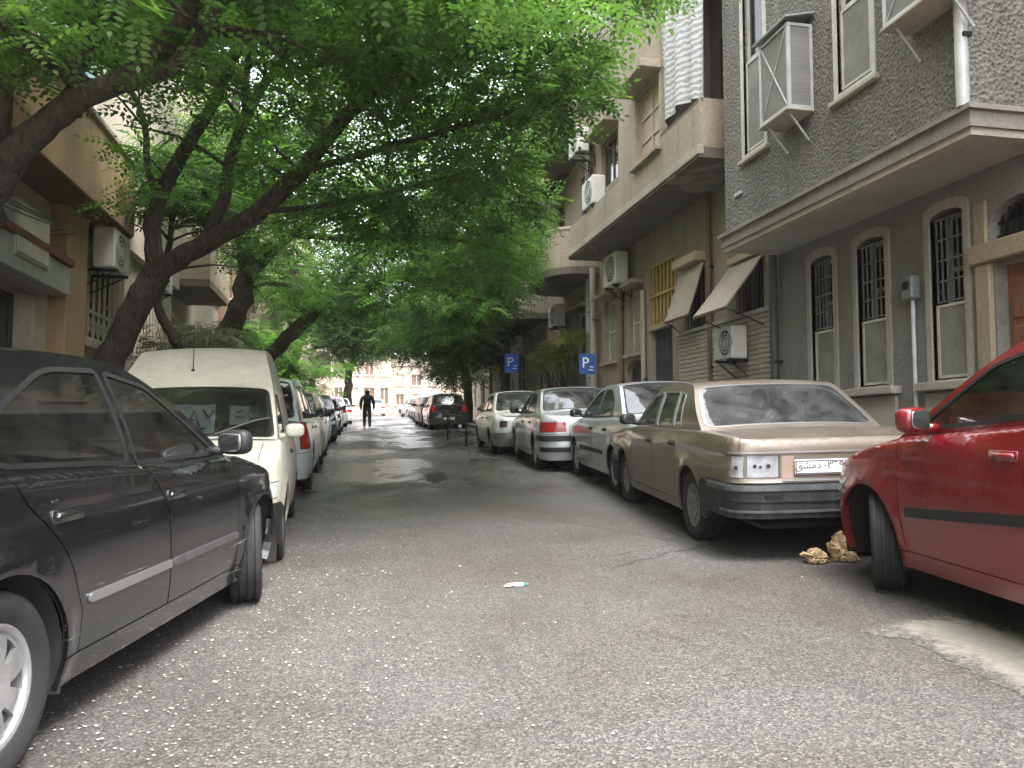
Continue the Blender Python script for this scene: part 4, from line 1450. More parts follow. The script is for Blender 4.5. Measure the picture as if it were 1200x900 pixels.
# right row
build_car("parked_car", SP_RED, place(SP_RED, 1034, 690, 1, True, radians(8)), "bright red hatchback with front wheels turned beside the brown rags", P_RED, CAR_GROUP_R,
    steer=radians(-27), wheel='hub', opts=dict(mirm=P_RED, handlem=P_RED, mould=[(-.80, -.215, .555, .61, BLACK, .07), (-.195, .80, .555, .61, BLACK, .07)], sillm=P_RED))
build_car("parked_car", SP_TAN, place(SP_TAN, 818, 632, 1, False, radians(7)), "boxy bronze saloon with empty lamp housings and battered black bumper", P_TAN, CAR_GROUP_R,
    wheel='steel', glassm=GLASSC, opts=dict(brm=BUMPB, bfm=BUMPB, bump_off=.035, mirm=BLACK, handlem=BLACK, sealm=CHROME, seatm=SEAT, plates=('r',), plate_y=.14, tail_strip=[(.805, .818, CHROME, 0, .90, .012), (.600, .612, CHROME, 0, .47, .010), (.62, .785, mat('tail_panel_pinkish', (.36, .27, .215), .5, .1, var=.12), .38, .475, .003)],
    plate_text=[("ﻖﺸﻣﺩ", .075, -.135, .012), ("٠٣٦٩١", .085, .075, .008)], bump_strip_r=[(.535, .575, mat("bumper_rub", (.085, .09, .095), .4, var=.5, vs=9), 0, 1.25), (.455, .475, MATS['bumper_worn_black'], 0, 1.1), (.375, .392, mat("bumper_rub", (.09, .09, .095), .5), 0, 1.0), (.465, .505, HOLEBK, .50, .63)]))  # last black strip stands in for the dark of a hole in the bumper
build_car("parked_car", SP_SIL, place(SP_SIL, 724, 577, 1, False, radians(4.5)), "silver blue saloon with black mirrors between bronze saloon and grey one", P_SIL, CAR_GROUP_R,
    wheel='hub', lod=1, glassm=GLASSC, opts=dict(mould=[(-.74, -.12, .46, .52, BLACK), (-.095, .76, .46, .52, BLACK)], plates=('r',)))
build_car("parked_car", SP_PGT, place(SP_PGT, 630, 549, 1, False, radians(4.5)), "silver saloon with wide red tail lamps and dark bumper strips", P_PGT, CAR_GROUP_R,
    wheel='five', lod=1, glassm=GLASSC, opts=dict(bump_strip_r=[(.52, .62, BLACK, 0, 1.3), (.34, .42, BLACK, 0, 1.0)], plates=('r',)))
build_car("parked_car", SP_OLD, place(SP_OLD, 577, 531.5, 1, False, radians(2.5)), "small old white saloon with rounded boot next to the metal hoops", P_WHT, CAR_GROUP_R,
    wheel='steel', lod=1, glassm=GLASSC, opts=dict(brm=CHROME, bfm=CHROME, plates=('r',)))
# ------------------------------------------------------------------ buildings
M_GREY = roughcast("grey_roughcast", (.25, .238, .208))
M_GREYW = plaster("grey_ground_floor_render", (.215, .208, .188), (.10, .095, .08), streak=.8, bmp=.6, bs=25, patch=(.165, .157, .14))
M_STONE = plaster("pale_stone_surround", (.36, .33, .285), (.19, .175, .15), bmp=.35, bs=30, streak=.5)
M_STONE2 = plaster("warm_stone_pier", (.33, .265, .19), (.16, .13, .10), bmp=.35, bs=30, streak=.4)
M_SOFF = plaster("soffit_plaster", (.42, .41, .35), (.26, .23, .18), bmp=.15, streak=.3, patch=(.30, .22, .17))
M_CORN = plaster("cornice_grey", (.27, .25, .22), (.12, .11, .10), bmp=.3, streak=.5)
M_CORNP = plaster("cornice_pale", (.46, .42, .35), (.25, .22, .18), bmp=.3, streak=.4)
M_TAN = plaster("tan_render", (.37, .31, .24), (.17, .14, .11), bmp=.3, bs=22, streak=.85)
M_TAN2 = plaster("tan_render_weathered", (.31, .255, .195), (.14, .12, .10), bmp=.35, bs=22, streak=.8, patch=(.22, .19, .16))
M_UND = plaster("dark_soffit", (.16, .135, .11), (.08, .07, .06), bmp=.3, patch=(.28, .25, .2))  # dark brown with paler patches, for slabs and balcony floors
M_LIME = plaster("pale_lime_render", (.42, .37, .30), (.24, .20, .16), bmp=.3, streak=.6)
M_OCHRE = plaster("ochre_stained_render", (.44, .31, .19), (.27, .17, .095), bmp=.25, streak=.75)
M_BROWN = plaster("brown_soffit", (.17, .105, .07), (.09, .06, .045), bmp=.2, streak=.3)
M_PILL = plaster("rusty_stone_pillar", (.34, .23, .14), (.16, .11, .075), bmp=.35, streak=.7)
M_PINK = plaster("pink_stone", (.34, .255, .21), (.25, .18, .15), bmp=.2, streak=.4)
M_CREAM = plaster("cream_stone", (.38, .32, .245), (.28, .23, .175), bmp=.2, streak=.4)
M_TERRA = plaster("terracotta_wall", (.26, .17, .13), (.15, .10, .08), bmp=.3)
M_BRICK = plaster("cladding_stone", (.42, .375, .305), (.25, .215, .17), bmp=.3, bs=40, streak=.35)
WPAINT = mat("window_paint_offwhite", (.50, .48, .43), .6, var=.25, vs=5)
WGREY = mat("window_paint_grey", (.33, .34, .32), .6, var=.25, vs=5)
WBROWN = wood("window_wood_brown", (.09, .05, .03), (.15, .085, .05))
DOORW = wood("door_wood_red", (.13, .055, .032), (.24, .11, .062))
IRON = mat("iron_dark", (.025, .025, .025), .6, .5, var=.3, vs=9)
IRONG = mat("iron_grey_paint", (.19, .20, .20), .55, .3, var=.3, vs=9)
PIPEW = mat("pipe_pale_paint", (.46, .47, .46), .5, .1, var=.25, vs=3)
PIPED = mat("pipe_dark", (.06, .058, .055), .6, .1, var=.3, vs=3)
PIPEB = mat("pipe_rust_brown", (.15, .095, .06), .7, var=.3, vs=4)
DGLASS = mat("window_pane_dark", (.020, .022, .021), .08, var=.4, vs=1.5, spec=.6)
TGLASS = mat("window_pane_teal", (.16, .33, .33), .10, var=.2, vs=1.2, spec=.6)
CURT = mat("window_curtain_pale", (.32, .29, .24), .9, var=.25, vs=6)
SCREEN = grille_mat("insect_screen", (.16, .165, .14), (.30, .30, .26), 40)
SCREENL = grille_mat("louvre_screen", (.26, .25, .22), (.17, .165, .15), 40)
SHUT = wood("shutter_beige", (.38, .30, .20), (.46, .37, .26))
CANV = plaster("shade_panel_canvas", (.40, .345, .28), (.28, .23, .18), bmp=.1, streak=.4)
ACW = mat("ac_casing_white", (.56, .55, .51), .5, var=.15, vs=3)
ACD = mat("ac_grille_dark", (.03, .03, .03), .6)
CURTZ = corrug("zigzag_cloth", (.60, .60, .58), (.34, .34, .35), 3.2)
YELL = mat("yellow_metal", (.40, .27, .075), .6, .1, var=.35, vs=5)
DMETAL = mat("dark_metal_sheet", (.045, .043, .05), .5, .3, var=.3, vs=3)
REDMET = mat("red_brown_metal", (.13, .05, .035), .6, .1, var=.3, vs=4)
SILVM = mat("silver_fascia", (.36, .37, .36), .45, .3, var=.25, vs=2)

class Fac:
    """a street front in the plane x = X; o measures outward (towards the street)"""
    def __init__(s, X, right=True): s.X, s.r = X, right
    def p(s, y, z, o=0): return (s.X - o if s.r else s.X + o, y, z)
    def box(s, mb, y0, y1, z0, z1, o0, o1, bev=0.0, mi=0):
        a = s.p(y0, z0, o0); b = s.p(y1, z1, o1)
        return mb.box(a, b, bev, mi=mi)
    def wall(s, mb, poly, holes, depth=.3, o=0.0):
        prism(mb, [poly], holes, lambda u, v, w: s.p(u, v, o - w), depth)
    def yz(s, px, py):
        q = on_x(px, py, s.X); return q[1], q[2]
    def Y(s, px): return on_x(px, 400, s.X)[1]
    def Z(s, px, py): return on_x(px, py, s.X)[2]

def rect(y0, y1, z0, z1): return [(y0, z0), (y1, z0), (y1, z1), (y0, z1)]
def arch(y0, y1, z0, z1, rise, n=10):
    ym, hw = (y0 + y1) / 2, (y1 - y0) / 2
    return [(y0, z0), (y1, z0)] + [(ym + hw * cos(pi * k / n), z1 - rise + rise * sin(pi * k / n)) for k in range(n + 1)]

def window(par, F, y0, y1, z0, z1, dep=.14, fm=WPAINT, pm=None, nx=2, nz=1, fw=.045, grille=None, screen=None, shape=None, name="window"):
    """frame in a reveal, panes behind it"""
    pm = pm or DGLASS
    yy = [y0 + (y1 - y0) * k / nx for k in range(nx + 1)]; zz = [z0 + (z1 - z0) * k / nz for k in range(nz + 1)]
    m = MB()
    out = rect(y0, y1, z0, z1) if shape is None else shape
    holes = []
    for i in range(nx):
        for j in range(nz):
            h = rect(yy[i] + fw * (1 if i == 0 else .5), yy[i + 1] - fw * (1 if i == nx - 1 else .5), zz[j] + fw * (1 if j == 0 else .5), zz[j + 1] - fw * (1 if j == nz - 1 else .5))
            holes.append(h)
    prism(m, [out], holes, lambda u, v, w: F.p(u, v, -dep - w), .05)
    wo = m.build(name, fm, par)
    for h in holes:
        ys = [q[0] for q in h]; zs = [q[1] for q in h]
        g = MB(); F.box(g, min(ys), max(ys), min(zs), max(zs), -dep - .035, -dep - .025)
        g.build("pane", pm, wo)
    if screen:
        a, b, c, d, sm, o = screen
        g = MB(); F.box(g, a, b, c, d, o - .006, o); so = g.build("screen", sm, wo)
        g = MB()
        prism(g, [rect(a - .0, b + .0, c, d)], [rect(a + .03, b - .03, c + .03, d - .03)], lambda u, v, w: F.p(u, v, o + .012 - w), .02)
        g.build("screen_frame", WPAINT, wo)
    if grille:
        a, b, c, d, nv, nh, o, gm = grille
        g = MB()
        for k in range(nv + 1):
            y = a + (b - a) * k / nv
            F.box(g, y - .007, y + .007, c, d, o - .007, o + .007)
        for k in range(nh + 1):
            z = c + (d - c) * k / nh
            F.box(g, a - .006, b + .006, z - .008, z + .008, o - .005, o + .009)
        g.build("grille", gm, wo)
    return wo

def sill(par, F, y0, y1, z, h=.08, o=.10, m=None, name="window_sill"):
    b = MB(); F.box(b, y0, y1, z - h, z, -.12, o, .01); return b.build(name, m or M_STONE, par)

def hood(par, F, y0, y1, z, h, o, m, name="window_hood"):
    b = MB(); F.box(b, y0, y1, z, z + h, -.02, o, .01); return b.build(name, m, par)

def ac_unit(F, y, z, label, w=.78, h=.54, d=.28, o=.16, group="air conditioner units on the walls"):
    r = empty("air_conditioner", F.p(y, z, o + d / 2))
    tag(r, label, "air conditioner", group)
    ox, oy, oz = r.location
    L = lambda yy, zz, oo: (-(oo) if F.r else oo, yy, zz)
    def bx(mb, y0, y1, z0, z1, o0, o1, bev=0):
        mb.box(L(y0, z0, o0), L(y1, z1, o1), bev)
    m = MB(); bx(m, -w / 2, w / 2, 0, h, -d / 2, d / 2, .02); cs = m.build("casing", ACW, r)
    cy_, cz = (-.10, h / 2)
    m = MB()
    sx = -1 if F.r else 1
    prof = [(0.0, sx * (d / 2 + .004)), (.055, sx * (d / 2 + .010)), (.06, sx * (d / 2 + .002))]
    m.lathe([(0, sx * (d / 2 + .003)), (h * .41, sx * (d / 2 + .003)), (h * .41, sx * (d / 2 - .02))], 28, axis='x', org=(0, cy_, cz))
    fd = m.build("fan_opening", ACD, cs)
    m = MB()
    for q in (.10, .2, .3, .405):
        m.lathe([(h * q - .004, sx * (d / 2 + .004)), (h * q - .004, sx * (d / 2 + .014)), (h * q + .004, sx * (d / 2 + .014)), (h * q + .004, sx * (d / 2 + .004))], 28, axis='x', org=(0, cy_, cz))
    for k in range(8):
        a = 2 * pi * k / 8
        m.tube([(sx * (d / 2 + .011), cy_, cz), (sx * (d / 2 + .011), cy_ + h * .41 * cos(a), cz + h * .41 * sin(a))], .004, 4)
    m.build("fan_grille", ACW, fd)
    m = MB(); bx(m, w / 2 - .13, w / 2 - .03, .08, h - .1, d / 2 - .01, d / 2 + .006, .004); m.build("service_panel", ACW, cs)
    for s in (-1, 1):
        m = MB()
        bx(m, s * w * .32 - .018, s * w * .32 + .018, -.04, -.003, -d / 2 - o, d / 2 + .02)
        bx(m, s * w * .32 - .018, s * w * .32 + .018, -.30, -.04, -d / 2 - o, -d / 2 - o + .03)
        m.tube([L(s * w * .32, -.28, -d / 2 - o + .02), L(s * w * .32, -.03, d / 2 - .02)], .012, 6)
        m.build("bracket", IRON, r)
    m = MB()
    m.tube([L(w / 2 - .06, .14, d / 2 - .2), L(w / 2 + .06, .10, -d / 2), L(w / 2 + .08, -.05, -d / 2 - o + .02), L(w / 2 + .05, -.5, -d / 2 - o + .02)], .018, 6)
    m.build("hose", PIPED, r)
    return r

def pipe(par, F, y, z0, z1, o=.07, r=.04, m=None, clips=True, name="drainpipe"):
    b = MB(); b.tube([F.p(y, z0, o), F.p(y, (z0 + z1) / 2, o), F.p(y, z1, o)], r, 10)
    po = b.build(name, m or PIPEW, par, True, 50)
    if clips:
        k = 0
        z = z0 + .6
        while z < z1 - .2:
            c = MB(); F.box(c, y - r - .015, y + r + .015, z, z + .035, -.003, o + r * .5); c.build("pipe_clip", IRON, po)
            z += 1.7
    return po

# ---- grey building on the right (upper floors overhang the pavement)
XW = 6.0
FG = Fac(XW); FB = Fac(5.17)
r1 = empty("apartment_building", (XW + 2, 6, 0))
tag(r1, "grey roughcast building with overhanging upper floor and barred ground windows", "building")
r1.location = (0, 0, 0)
y_far = 10.38; y_near = -4.0; by0, by1 = 5.80, 10.36
zs = FB.Z(1000, 508 - .505 * 590)          # soffit height
def bw(F, pxa, pxb, pya, pyb, pxm=None):
    pm_ = pxm or (pxa + pxb) / 2
    ya, yb = F.Y(pxa), F.Y(pxb)
    return min(ya, yb), max(ya, yb), F.Z(pm_, pyb), F.Z(pm_, pya)
w1 = bw(FG, 952, 979, 300, 456); w2 = bw(FG, 1007, 1041, 276, 453); w3 = bw(FG, 1094, 1135, 246, 444)
# equal heights for the three bays
zt = np.mean([w1[3], w2[3], w3[3]]); zb_ = np.mean([w2[2], w3[2]])
w1, w2, w3 = [(w[0], w[1], zb_, zt) for w in (w1, w2, w3)]
dY0, dY1 = FG.Y(1240), FG.Y(1169)
dz_top = FG.Z(1185, 303); tr0, tr1 = FG.Z(1180, 278), FG.Z(1180, 232)
door_h = rect(dY0, dY1, -.1, dz_top); trans_h = arch(dY0 - .02, dY1 + .06, tr0, tr1, .25)
holes = [arch(w[0], w[1], w[2], w[3], .07) for w in (w1, w2, w3)] + [door_h, trans_h]
m = MB(); FG.wall(m, rect(y_near, y_far, -.6, zs + .4), holes, .35); m.build("ground_floor_wall", M_GREYW, r1)
for w in (w1, w2, w3):
    ar = arch(w[0], w[1], w[2], w[3], .07)
    b = .075
    m = MB(); FG.wall(m, arch(w[0] - b, w[1] + b, w[2] - .02, w[3] + .11, .10), [ar], .28, .025)
    so = m.build("stone_surround", M_STONE, r1)
    tm = w[2] + (w[3] - w[2]) * .45
    window(r1, FG, w[0], w[1], w[2], w[3], .20, WGREY, DGLASS, 2, 3, .05,
           grille=(w[0] + .02, w[1] - .02, tm + .03, w[3] - .06, 6, 4, -.06, IRONG),
           screen=(w[0] + .01, w[1] - .01, w[2] + .02, tm, SCREEN, -.05), shape=ar)
    sill(r1, FG, w[0] - .2, w[1] + .16, w[2] - .02, .09, .13)
    m = MB(); FG.box(m, w[0] - .14, w[1] + .12, w[2] - .62, w[2] - .12, -.01, .035, .01); m.build("apron_panel", M_STONE, so)
# string course under the soffit and rough plinth
m = MB(); FG.box(m, y_near, y_far, -.5, zb_ - .72, -.02, .05); m.build("plinth", plaster("plinth_rough", (.17, .16, .14), (.08, .075, .07), bmp=.7, bs=18), r1)
# door, pier and lintel
m = MB(); FG.box(m, dY1 + .02, dY1 + .20, -.3, dz_top + .0, -.05, .05, .01); m.build("door_pier", M_STONE2, r1)
m = MB(); FG.box(m, dY0 - .1, dY1 + .24, dz_top + .01, tr0 - .01, -.05, .09, .015); m.build("door_lintel", M_STONE2, r1)
m = MB(); FG.box(m, dY1 + .07, dY1 + .22, tr0 + .0, tr1 + .05, -.05, .03, .01); m.build("transom_pier", M_STONE2, r1)
ym = (dY0 + dY1) / 2
for a, b in ((dY0 + .02, ym - .004), (ym + .004, dY1 - .02)):
    m = MB(); FG.box(m, a, b, -.05, dz_top - .02, -.17, -.12); dl = m.build("door_leaf", DOORW, r1)
    zz = .12 + zr(6, 6.4)
    for k in range(5):
        h = (dz_top - .15 - zz) / 5
        q = MB(); FG.box(q, a + .07, b - .07, zz + h * k + .04, zz + h * (k + 1) - .03, -.13, -.095, .012); q.build("door_panel", DOORW, dl)
    if b < ym:
        q = MB(); FG.box(q, b - .06, b - .03, 1.2 + .2, 1.36 + .2, -.13, -.06, .008); q.build("door_handle", IRON, dl)
m = MB(); FG.box(m, dY0 - .02, dY1 + .06, tr0, tr1, -.2, -.18); tg = m.build("transom_window", DGLASS, r1)
m = MB()
for k in range(9):
    y = dY0 + (dY1 - dY0) * k / 8
    FG.box(m, y - .008, y + .008, tr0, tr1 - .03, -.12, -.10)
for z in (tr0 + .06, (tr0 + tr1) / 2):
    FG.box(m, dY0 - .02, dY1 + .06, z - .009, z + .009, -.125, -.095)
m.build("transom_grille", IRON, tg)
# overhanging bay
wa = bw(FB, 877, 902, -60, 172, 889); wb_ = bw(FB, 990, 1032, -120, 93, 1010)
ztop = 12.5
m = MB(); FB.wall(m, rect(by0, by1, zs, ztop), [rect(*wa), rect(*wb_)], .3)
m.box((5.47, by0, zs), (7.5, by0 + .3, ztop)); m.box((5.47, by1 - .3, zs), (7.5, by1, ztop))
m.build("overhanging_wall", M_GREY, r1)
m = MB(); m.box((5.22, by0 + .05, zs - .12), (XW + .05, by1 - .05, zs - .02)); m.build("soffit", M_SOFF, r1)
m = MB(); m.box((XW + .3, y_near, zs + .3), (7.4, y_far, ztop - .1)); m.build("rear_block", M_GREY, r1)
ch = .30
for nm, z0, z1, o, mm in (("cornice_lower", zs - .13, zs - .065, .015, M_CORNP), ("cornice_middle", zs - .065, zs + .075, .045, M_CORN), ("cornice_upper", zs + .075, zs + .12, .085, M_CORN)):
    m = MB()
    m.box((5.17 - o, by0 - o, z0), (5.30, by1 + o, z1)); m.box((5.30, by0 - o, z0), (XW + .1, by0 + .1, z1)); m.box((5.30, by1 - .1, z0), (XW + .1, by1 + o, z1))
    m.build(nm, mm, r1)
for w, nx in ((wa, 1), (wb_, 1)):
    wo = window(r1, FB, w[0], w[1], w[2], w[3], .06, WPAINT, DGLASS, 1, 2, .045, screen=(w[0] + .04, w[1] - .04, w[2] + .04, w[2] + (w[3] - w[2]) * .48, SCREEN, -.03))
    m = MB(); FB.wall(m, rect(w[0] - .06, w[1] + .06, w[2] - .05, w[3] + .06), [rect(*w)], .05, .018); m.build("window_trim", WPAINT, r1)
    sill(r1, FB, w[0] - .10, w[1] + .12, w[2] - .05, .06, .06, M_CORNP)
pipe(r1, FB, by0 + .02, zs + .12, ztop, .05, .055, PIPEW)
pipe(r1, FG, FG.Y(914), -.2, zs - .1, .09, .06, PIPED)
m = MB(); ye, ze = FB.yz(866, 228); FB.box(m, ye - .12, ye + .10, ze - .02, ze + .03, 0, .03, .005); m.build("number_bracket", PIPEW, r1)
# caged boxes hung in front of the upper windows
def cage(label, y0, y1, z0, z1, dep, roof):
    r = empty("window_cage", (5.17, (y0 + y1) / 2, z0)); tag(r, label, "window cage", "metal cages on the grey building")
    q = lambda y, z, o: (-o, y - (y0 + y1) / 2, z - z0)
    m = MB()
    for y in (y0, y1):
        for o in (.02, dep):
            m.box(q(y - .018, z0, o - .018), q(y + .018, z1, o + .018))
    for z in (z0, z1):
        m.box(q(y0 - .019, z - .018, dep - .019), q(y1 + .019, z + .018, dep + .019))
        for y in (y0, y1): m.box(q(y - .017, z - .017, .0), q(y + .017, z + .017, dep - .02))
    m.build("frame", PIPEW, r)
    m = MB(); m.box(q(y0 + .02, z0 + .02, dep - .006), q(y1 - .02, z1 - .02, dep + .004)); fr = m.build("front_panel", SCREENL, r)
    m = MB(); m.tube([q(y0 + .03, z0 + .03, dep + .012), q(y1 - .03, z1 - .03, dep + .012)], .009, 5); m.build("cross_wire", PIPEW, fr)
    m = MB(); m.tube([q(y1 - .03, z0 + .03, dep + .012), q(y0 + .03, z1 - .03, dep + .012)], .009, 5); m.build("cross_wire", PIPEW, fr)
    for y in (y0, y1):
        m = MB(); m.box(q(y - .004, z0 + .02, .02), q(y + .004, z1 - .02, dep - .02)); m.build("side_panel", SCREENL, r)
    m = MB(); m.box(q(y0 - .03, z0 - .05, 0.0), q(y1 + .03, z0 - .02, dep + .04), .006); m.build("floor_tray", M_CORNP, r)
    m = MB()
    Mx = Matrix.Translation(q((y0 + y1) / 2, z1 + .10, dep / 2)) @ Matrix.Rotation(radians(-12), 4, 'Y')
    m.box((-dep / 2 - .08, -(y1 - y0) / 2 - .08, -.012), (dep / 2 + .02, (y1 - y0) / 2 + .08, .012), .004, Mx); m.build("lid", SILVM, r)
    for y in (y0 + .08, y1 - .08):
        m = MB(); m.tube([q(y, z0 - .35, .01), q(y, z0 - .05, dep - .05)], .014, 6); m.build("brace", PIPEW, r)
FC = Fac(5.17 - .30)
yc, zc = FC.yz(925, 124); _, zc1 = FC.yz(925, 26)
cage("pale metal window cage with sloping lid above the cornice corner, beside a tall window", yc, yc + .62, zc, zc1, .30, True)
ya_, za_ = FC.yz(1038, 31); yb_, _ = FC.yz(1114, 2)
cage("longer metal window cage high up next to the white corner pipe", yb_, ya_, za_, za_ + 1.1, .30, True)
# meter box with conduit
ym_, zm_ = FG.yz(1073, 338)
r = empty("meter_box", FG.p(ym_, zm_, 0)); tag(r, "grey electric meter box with conduit between two barred windows", "meter box")
m = MB(); m.box((-.12, -.09, -.13), (0, .09, .13), .02); m.build("box", IRONG, r)
m = MB(); m.tube([(-.04, 0, -.13), (-.04, 0, -zm_ + .6)], .022, 8); m.build("conduit", PIPEW, r)
m = MB(); m.box((-.128, -.05, -.02), (-.118, .05, .07), .003); m.build("meter_window", DGLASS, r)

# ---- tan building with shades, yellow grille and long balcony slab
r2 = empty("apartment_building"); tag(r2, "tan plastered building with propped shades, yellow grille and zigzag balcony curtain", "building")
F2 = Fac(6.0); F2b = Fac(5.07)
y0, y1 = 10.40, 18.6
z_s = F2b.Z(763, 220)              # underside of the slab
g1 = bw(F2, 863, 896, 305, 381); g2 = bw(F2, 803, 827, 312, 390); dr = bw(F2, 763, 788, 384, 470); yg = bw(F2, 763, 793, 304, 384)
tw_ = bw(F2, 735, 754, 340, 414); lw = bw(F2, 708, 722, 352, 424); al = bw(F2, 734, 754, 421, 470)
tw_ = (tw_[0], tw_[1] - .05, tw_[2], tw_[3])
holes = [rect(*g1), rect(*g2), rect(dr[0], dr[1], dr[2], dr[3]), rect(yg[0], yg[1], yg[2] + .06, yg[3]), rect(*tw_), rect(*lw), arch(al[0], al[1], al[2], al[3], .3)]
m = MB(); F2.wall(m, rect(y0, y1, -.3, z_s + .3), holes, .3); m.build("ground_floor_wall", M_TAN2, r2)
for g, nm in ((g1, "w"), (g2, "w")):
    window(r2, F2, *g, .12, WBROWN, DGLASS, 2, 1, .05, grille=(g[0] + .03, g[1] - .03, g[2] + .03, g[3] - .03, 6, 1, -.05, IRON))
window(r2, F2, *tw_, .12, WPAINT, CURT, 2, 2, .05)
sill(r2, F2, tw_[0] - .1, tw_[1] + .1, tw_[2], .08, .1, M_TAN)
window(r2, F2, *lw, .12, WPAINT, CURT, 1, 2, .05)
sill(r2, F2, lw[0] - .08, lw[1] + .08, lw[2], .08, .1, M_TAN)
hood(r2, F2, lw[0] - .1, lw[1] + .1, lw[3] + .05, .1, .3, M_TAN2)
hood(r2, F2, tw_[0] - .1, tw_[1] + .1, tw_[3] + .05, .1, .3, M_TAN2)
hood(r2, F2, g2[0] - .06, g2[1] + .06, g2[3] + .02, .16, .22, SHUT, "shutter_box")
hood(r2, F2, g1[0] - .06, g1[1] + .06, g1[3] + .02, .10, .12, SHUT, "shutter_box")
m = MB(); F2.wall(m, arch(al[0], al[1], al[2], al[3], .3), [], .04, -.14); m.build("cellar_door", DMETAL, r2)
m = MB(); F2.box(m, dr[0], dr[1], dr[2], dr[3], -.15, -.10); do = m.build("street_door", DMETAL, r2)
for k in range(4):
    y = dr[0] + (dr[1] - dr[0]) * (k + .5) / 4
    q = MB(); F2.box(q, y - .06, y + .06, dr[2] + .8, dr[3] - .1, -.11, -.085, .006); q.build("door_rib", DMETAL, do)
m = MB(); F2.box(m, dr[0] - .06, dr[1] + .06, dr[3] - .005, dr[3] + .07, -.1, .04); m.build("door_head", M_TAN, r2)
# yellow slatted panel over the door
m = MB(); F2.box(m, yg[0], yg[1], yg[2] + .06, yg[3], -.14, -.12); gp_ = m.build("grille_backing", DGLASS, r2)
n = 7
for k in range(n):
    y = yg[0] + (yg[1] - yg[0]) * (k + .5) / n
    q = MB(); F2.box(q, y - .045, y + .035, yg[2] + .10, yg[3] - .04, -.04, -.015); q.build("slat", YELL, gp_)
for z in (yg[2] + .08, (yg[2] + yg[3]) / 2, yg[3] - .06):
    q = MB(); F2.box(q, yg[0], yg[1], z, z + .05, -.012, .012); q.build("rail", YELL, gp_)
# stone cladding courses under the shaded windows
cy0, cy1 = F2.Y(907), F2.Y(797)
cz1 = F2.Z(850, 379)
m = MB(); F2.box(m, cy0, cy1, -.2, cz1, -.01, .02); cl = m.build("cladding", M_BRICK, r2)
rng = random.Random(4)
bh = .075; z = cz1 - bh - .012
brick_cache = {}
for row in range(16):
    y = cy0 + .005
    while y < cy1 - .05:
        L = rng.choice((.30, .36, .42)); L2 = min(L, cy1 - y - .004)
        key = round(L2, 3)
        if key not in brick_cache:
            q = MB(); F2.box(q, 0, L2 - .010, 0, bh - .010, .015, .045, .006); b = q.build("brick", M_BRICK, cl); brick_cache[key] = b.data
        else:
            b = bpy.data.objects.new("brick", brick_cache[key]); COL.objects.link(b); b.parent = cl
        b.location = (rng.uniform(-.006, .004), y, z)
        y += L
    z -= bh
    if z < zr(6, 12) + .1: break
m = MB(); F2.box(m, cy0, cy1, cz1 - .01, cz1 + .06, -.01, .075, .01); m.build("cladding_cap", M_STONE, r2)
# propped shades hinged over the two windows
def shade(label, g, zt, drop, out, extra=.06):
    r = empty("canvas_awning", F2.p((g[0] + g[1]) / 2, zt, .06)); tag(r, label, "awning", "propped shades on the tan building")
    w = (g[1] - g[0]) / 2 + extra
    m = MB(); nrm = Vector((-drop, 0, out)).normalized() * .012
    P = [Vector((0, -w, 0)), Vector((0, w, 0)), Vector((-out, w, -drop)), Vector((-out, -w, -drop))]
    nv = 8; V = []; Fc = []
    for i in range(nv + 1):
        t = i / nv; sag = .02 * sin(t * pi)
        for j in range(5):
            s = j / 4
            a = P[0].lerp(P[1], s); b = P[3].lerp(P[2], s); p = a.lerp(b, t) - nrm * (sag / .012) * .6
            V += [tuple(p + nrm), tuple(p - nrm)]
    for i in range(nv):
        for j in range(4):
            a = (i * 5 + j) * 2; b = a + 2; c = a + 12; d = a + 10
            Fc += [(a, b, c, d), (a + 1, d + 1, c + 1, b + 1)]
    for i in range(nv):
        for j in (0, 4):
            a = (i * 5 + j) * 2; d = a + 10
            Fc.append((a, d, d + 1, a + 1))
    for j in range(4):
        a = (nv * 5 + j) * 2; Fc.append((a, a + 2, a + 3, a + 1))
        a = j * 2; Fc.append((a, a + 1, a + 3, a + 2))
    m.add(V, Fc); m.build("panel", CANV, r)
    m = MB(); m.box((-out - .012, -w - .01, -drop - .035), (-out + .012, w + .01, -drop + .01), .004); m.build("bottom_rail", REDMET, r)
    for s in (-1, 1):
        m = MB(); m.tube([(.06, s * (w - .03), -drop - .25), (-out + .02, s * (w - .03), -drop)], .010, 6); m.build("prop_arm", IRON, r)
shade("wide canvas shade propped far out above the white air conditioner", g1, g1[3] - .02, .80, .62, .10)
shade("narrow canvas shade hanging steeply beside the yellow grille", g2, g2[3] - .02, .92, .30, .07)
# slab, closed bay, parapets
ya, yb, yc2, yd = F2b.Y(824), F2b.Y(776), F2b.Y(727), F2b.Y(668)
zp1 = F2b.Z(800, 133)
wt = 12.6
WH = bw(F2b, 747, 775, 98, 182, 761)
m = MB(); F2b.wall(m, rect(yb, yc2, z_s + .02, wt), [rect(*WH)], .25); m.box((5.32, yb, z_s + .02), (6.3, yb + .25, wt)); m.box((5.32, yc2 - .25, z_s + .02), (6.3, yc2, wt)); m.build("bay_wall", M_TAN, r2)
window(r2, F2b, *WH, .10, SHUT, SHUT, 2, 3, .05, name="shuttered_window")
hood(r2, F2b, WH[0] - .12, WH[1] + .12, WH[3] + .05, .14, .38, M_TAN)
sill(r2, F2b, WH[0] - .1, WH[1] + .1, WH[2], .08, .1, M_TAN)
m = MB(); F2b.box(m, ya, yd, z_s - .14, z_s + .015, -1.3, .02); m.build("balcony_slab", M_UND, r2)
m = MB(); F2b.box(m, ya - .02, yd + .02, z_s - .10, z_s + .05, -.05, .05, .01); m.build("slab_edge", M_LIME, r2)
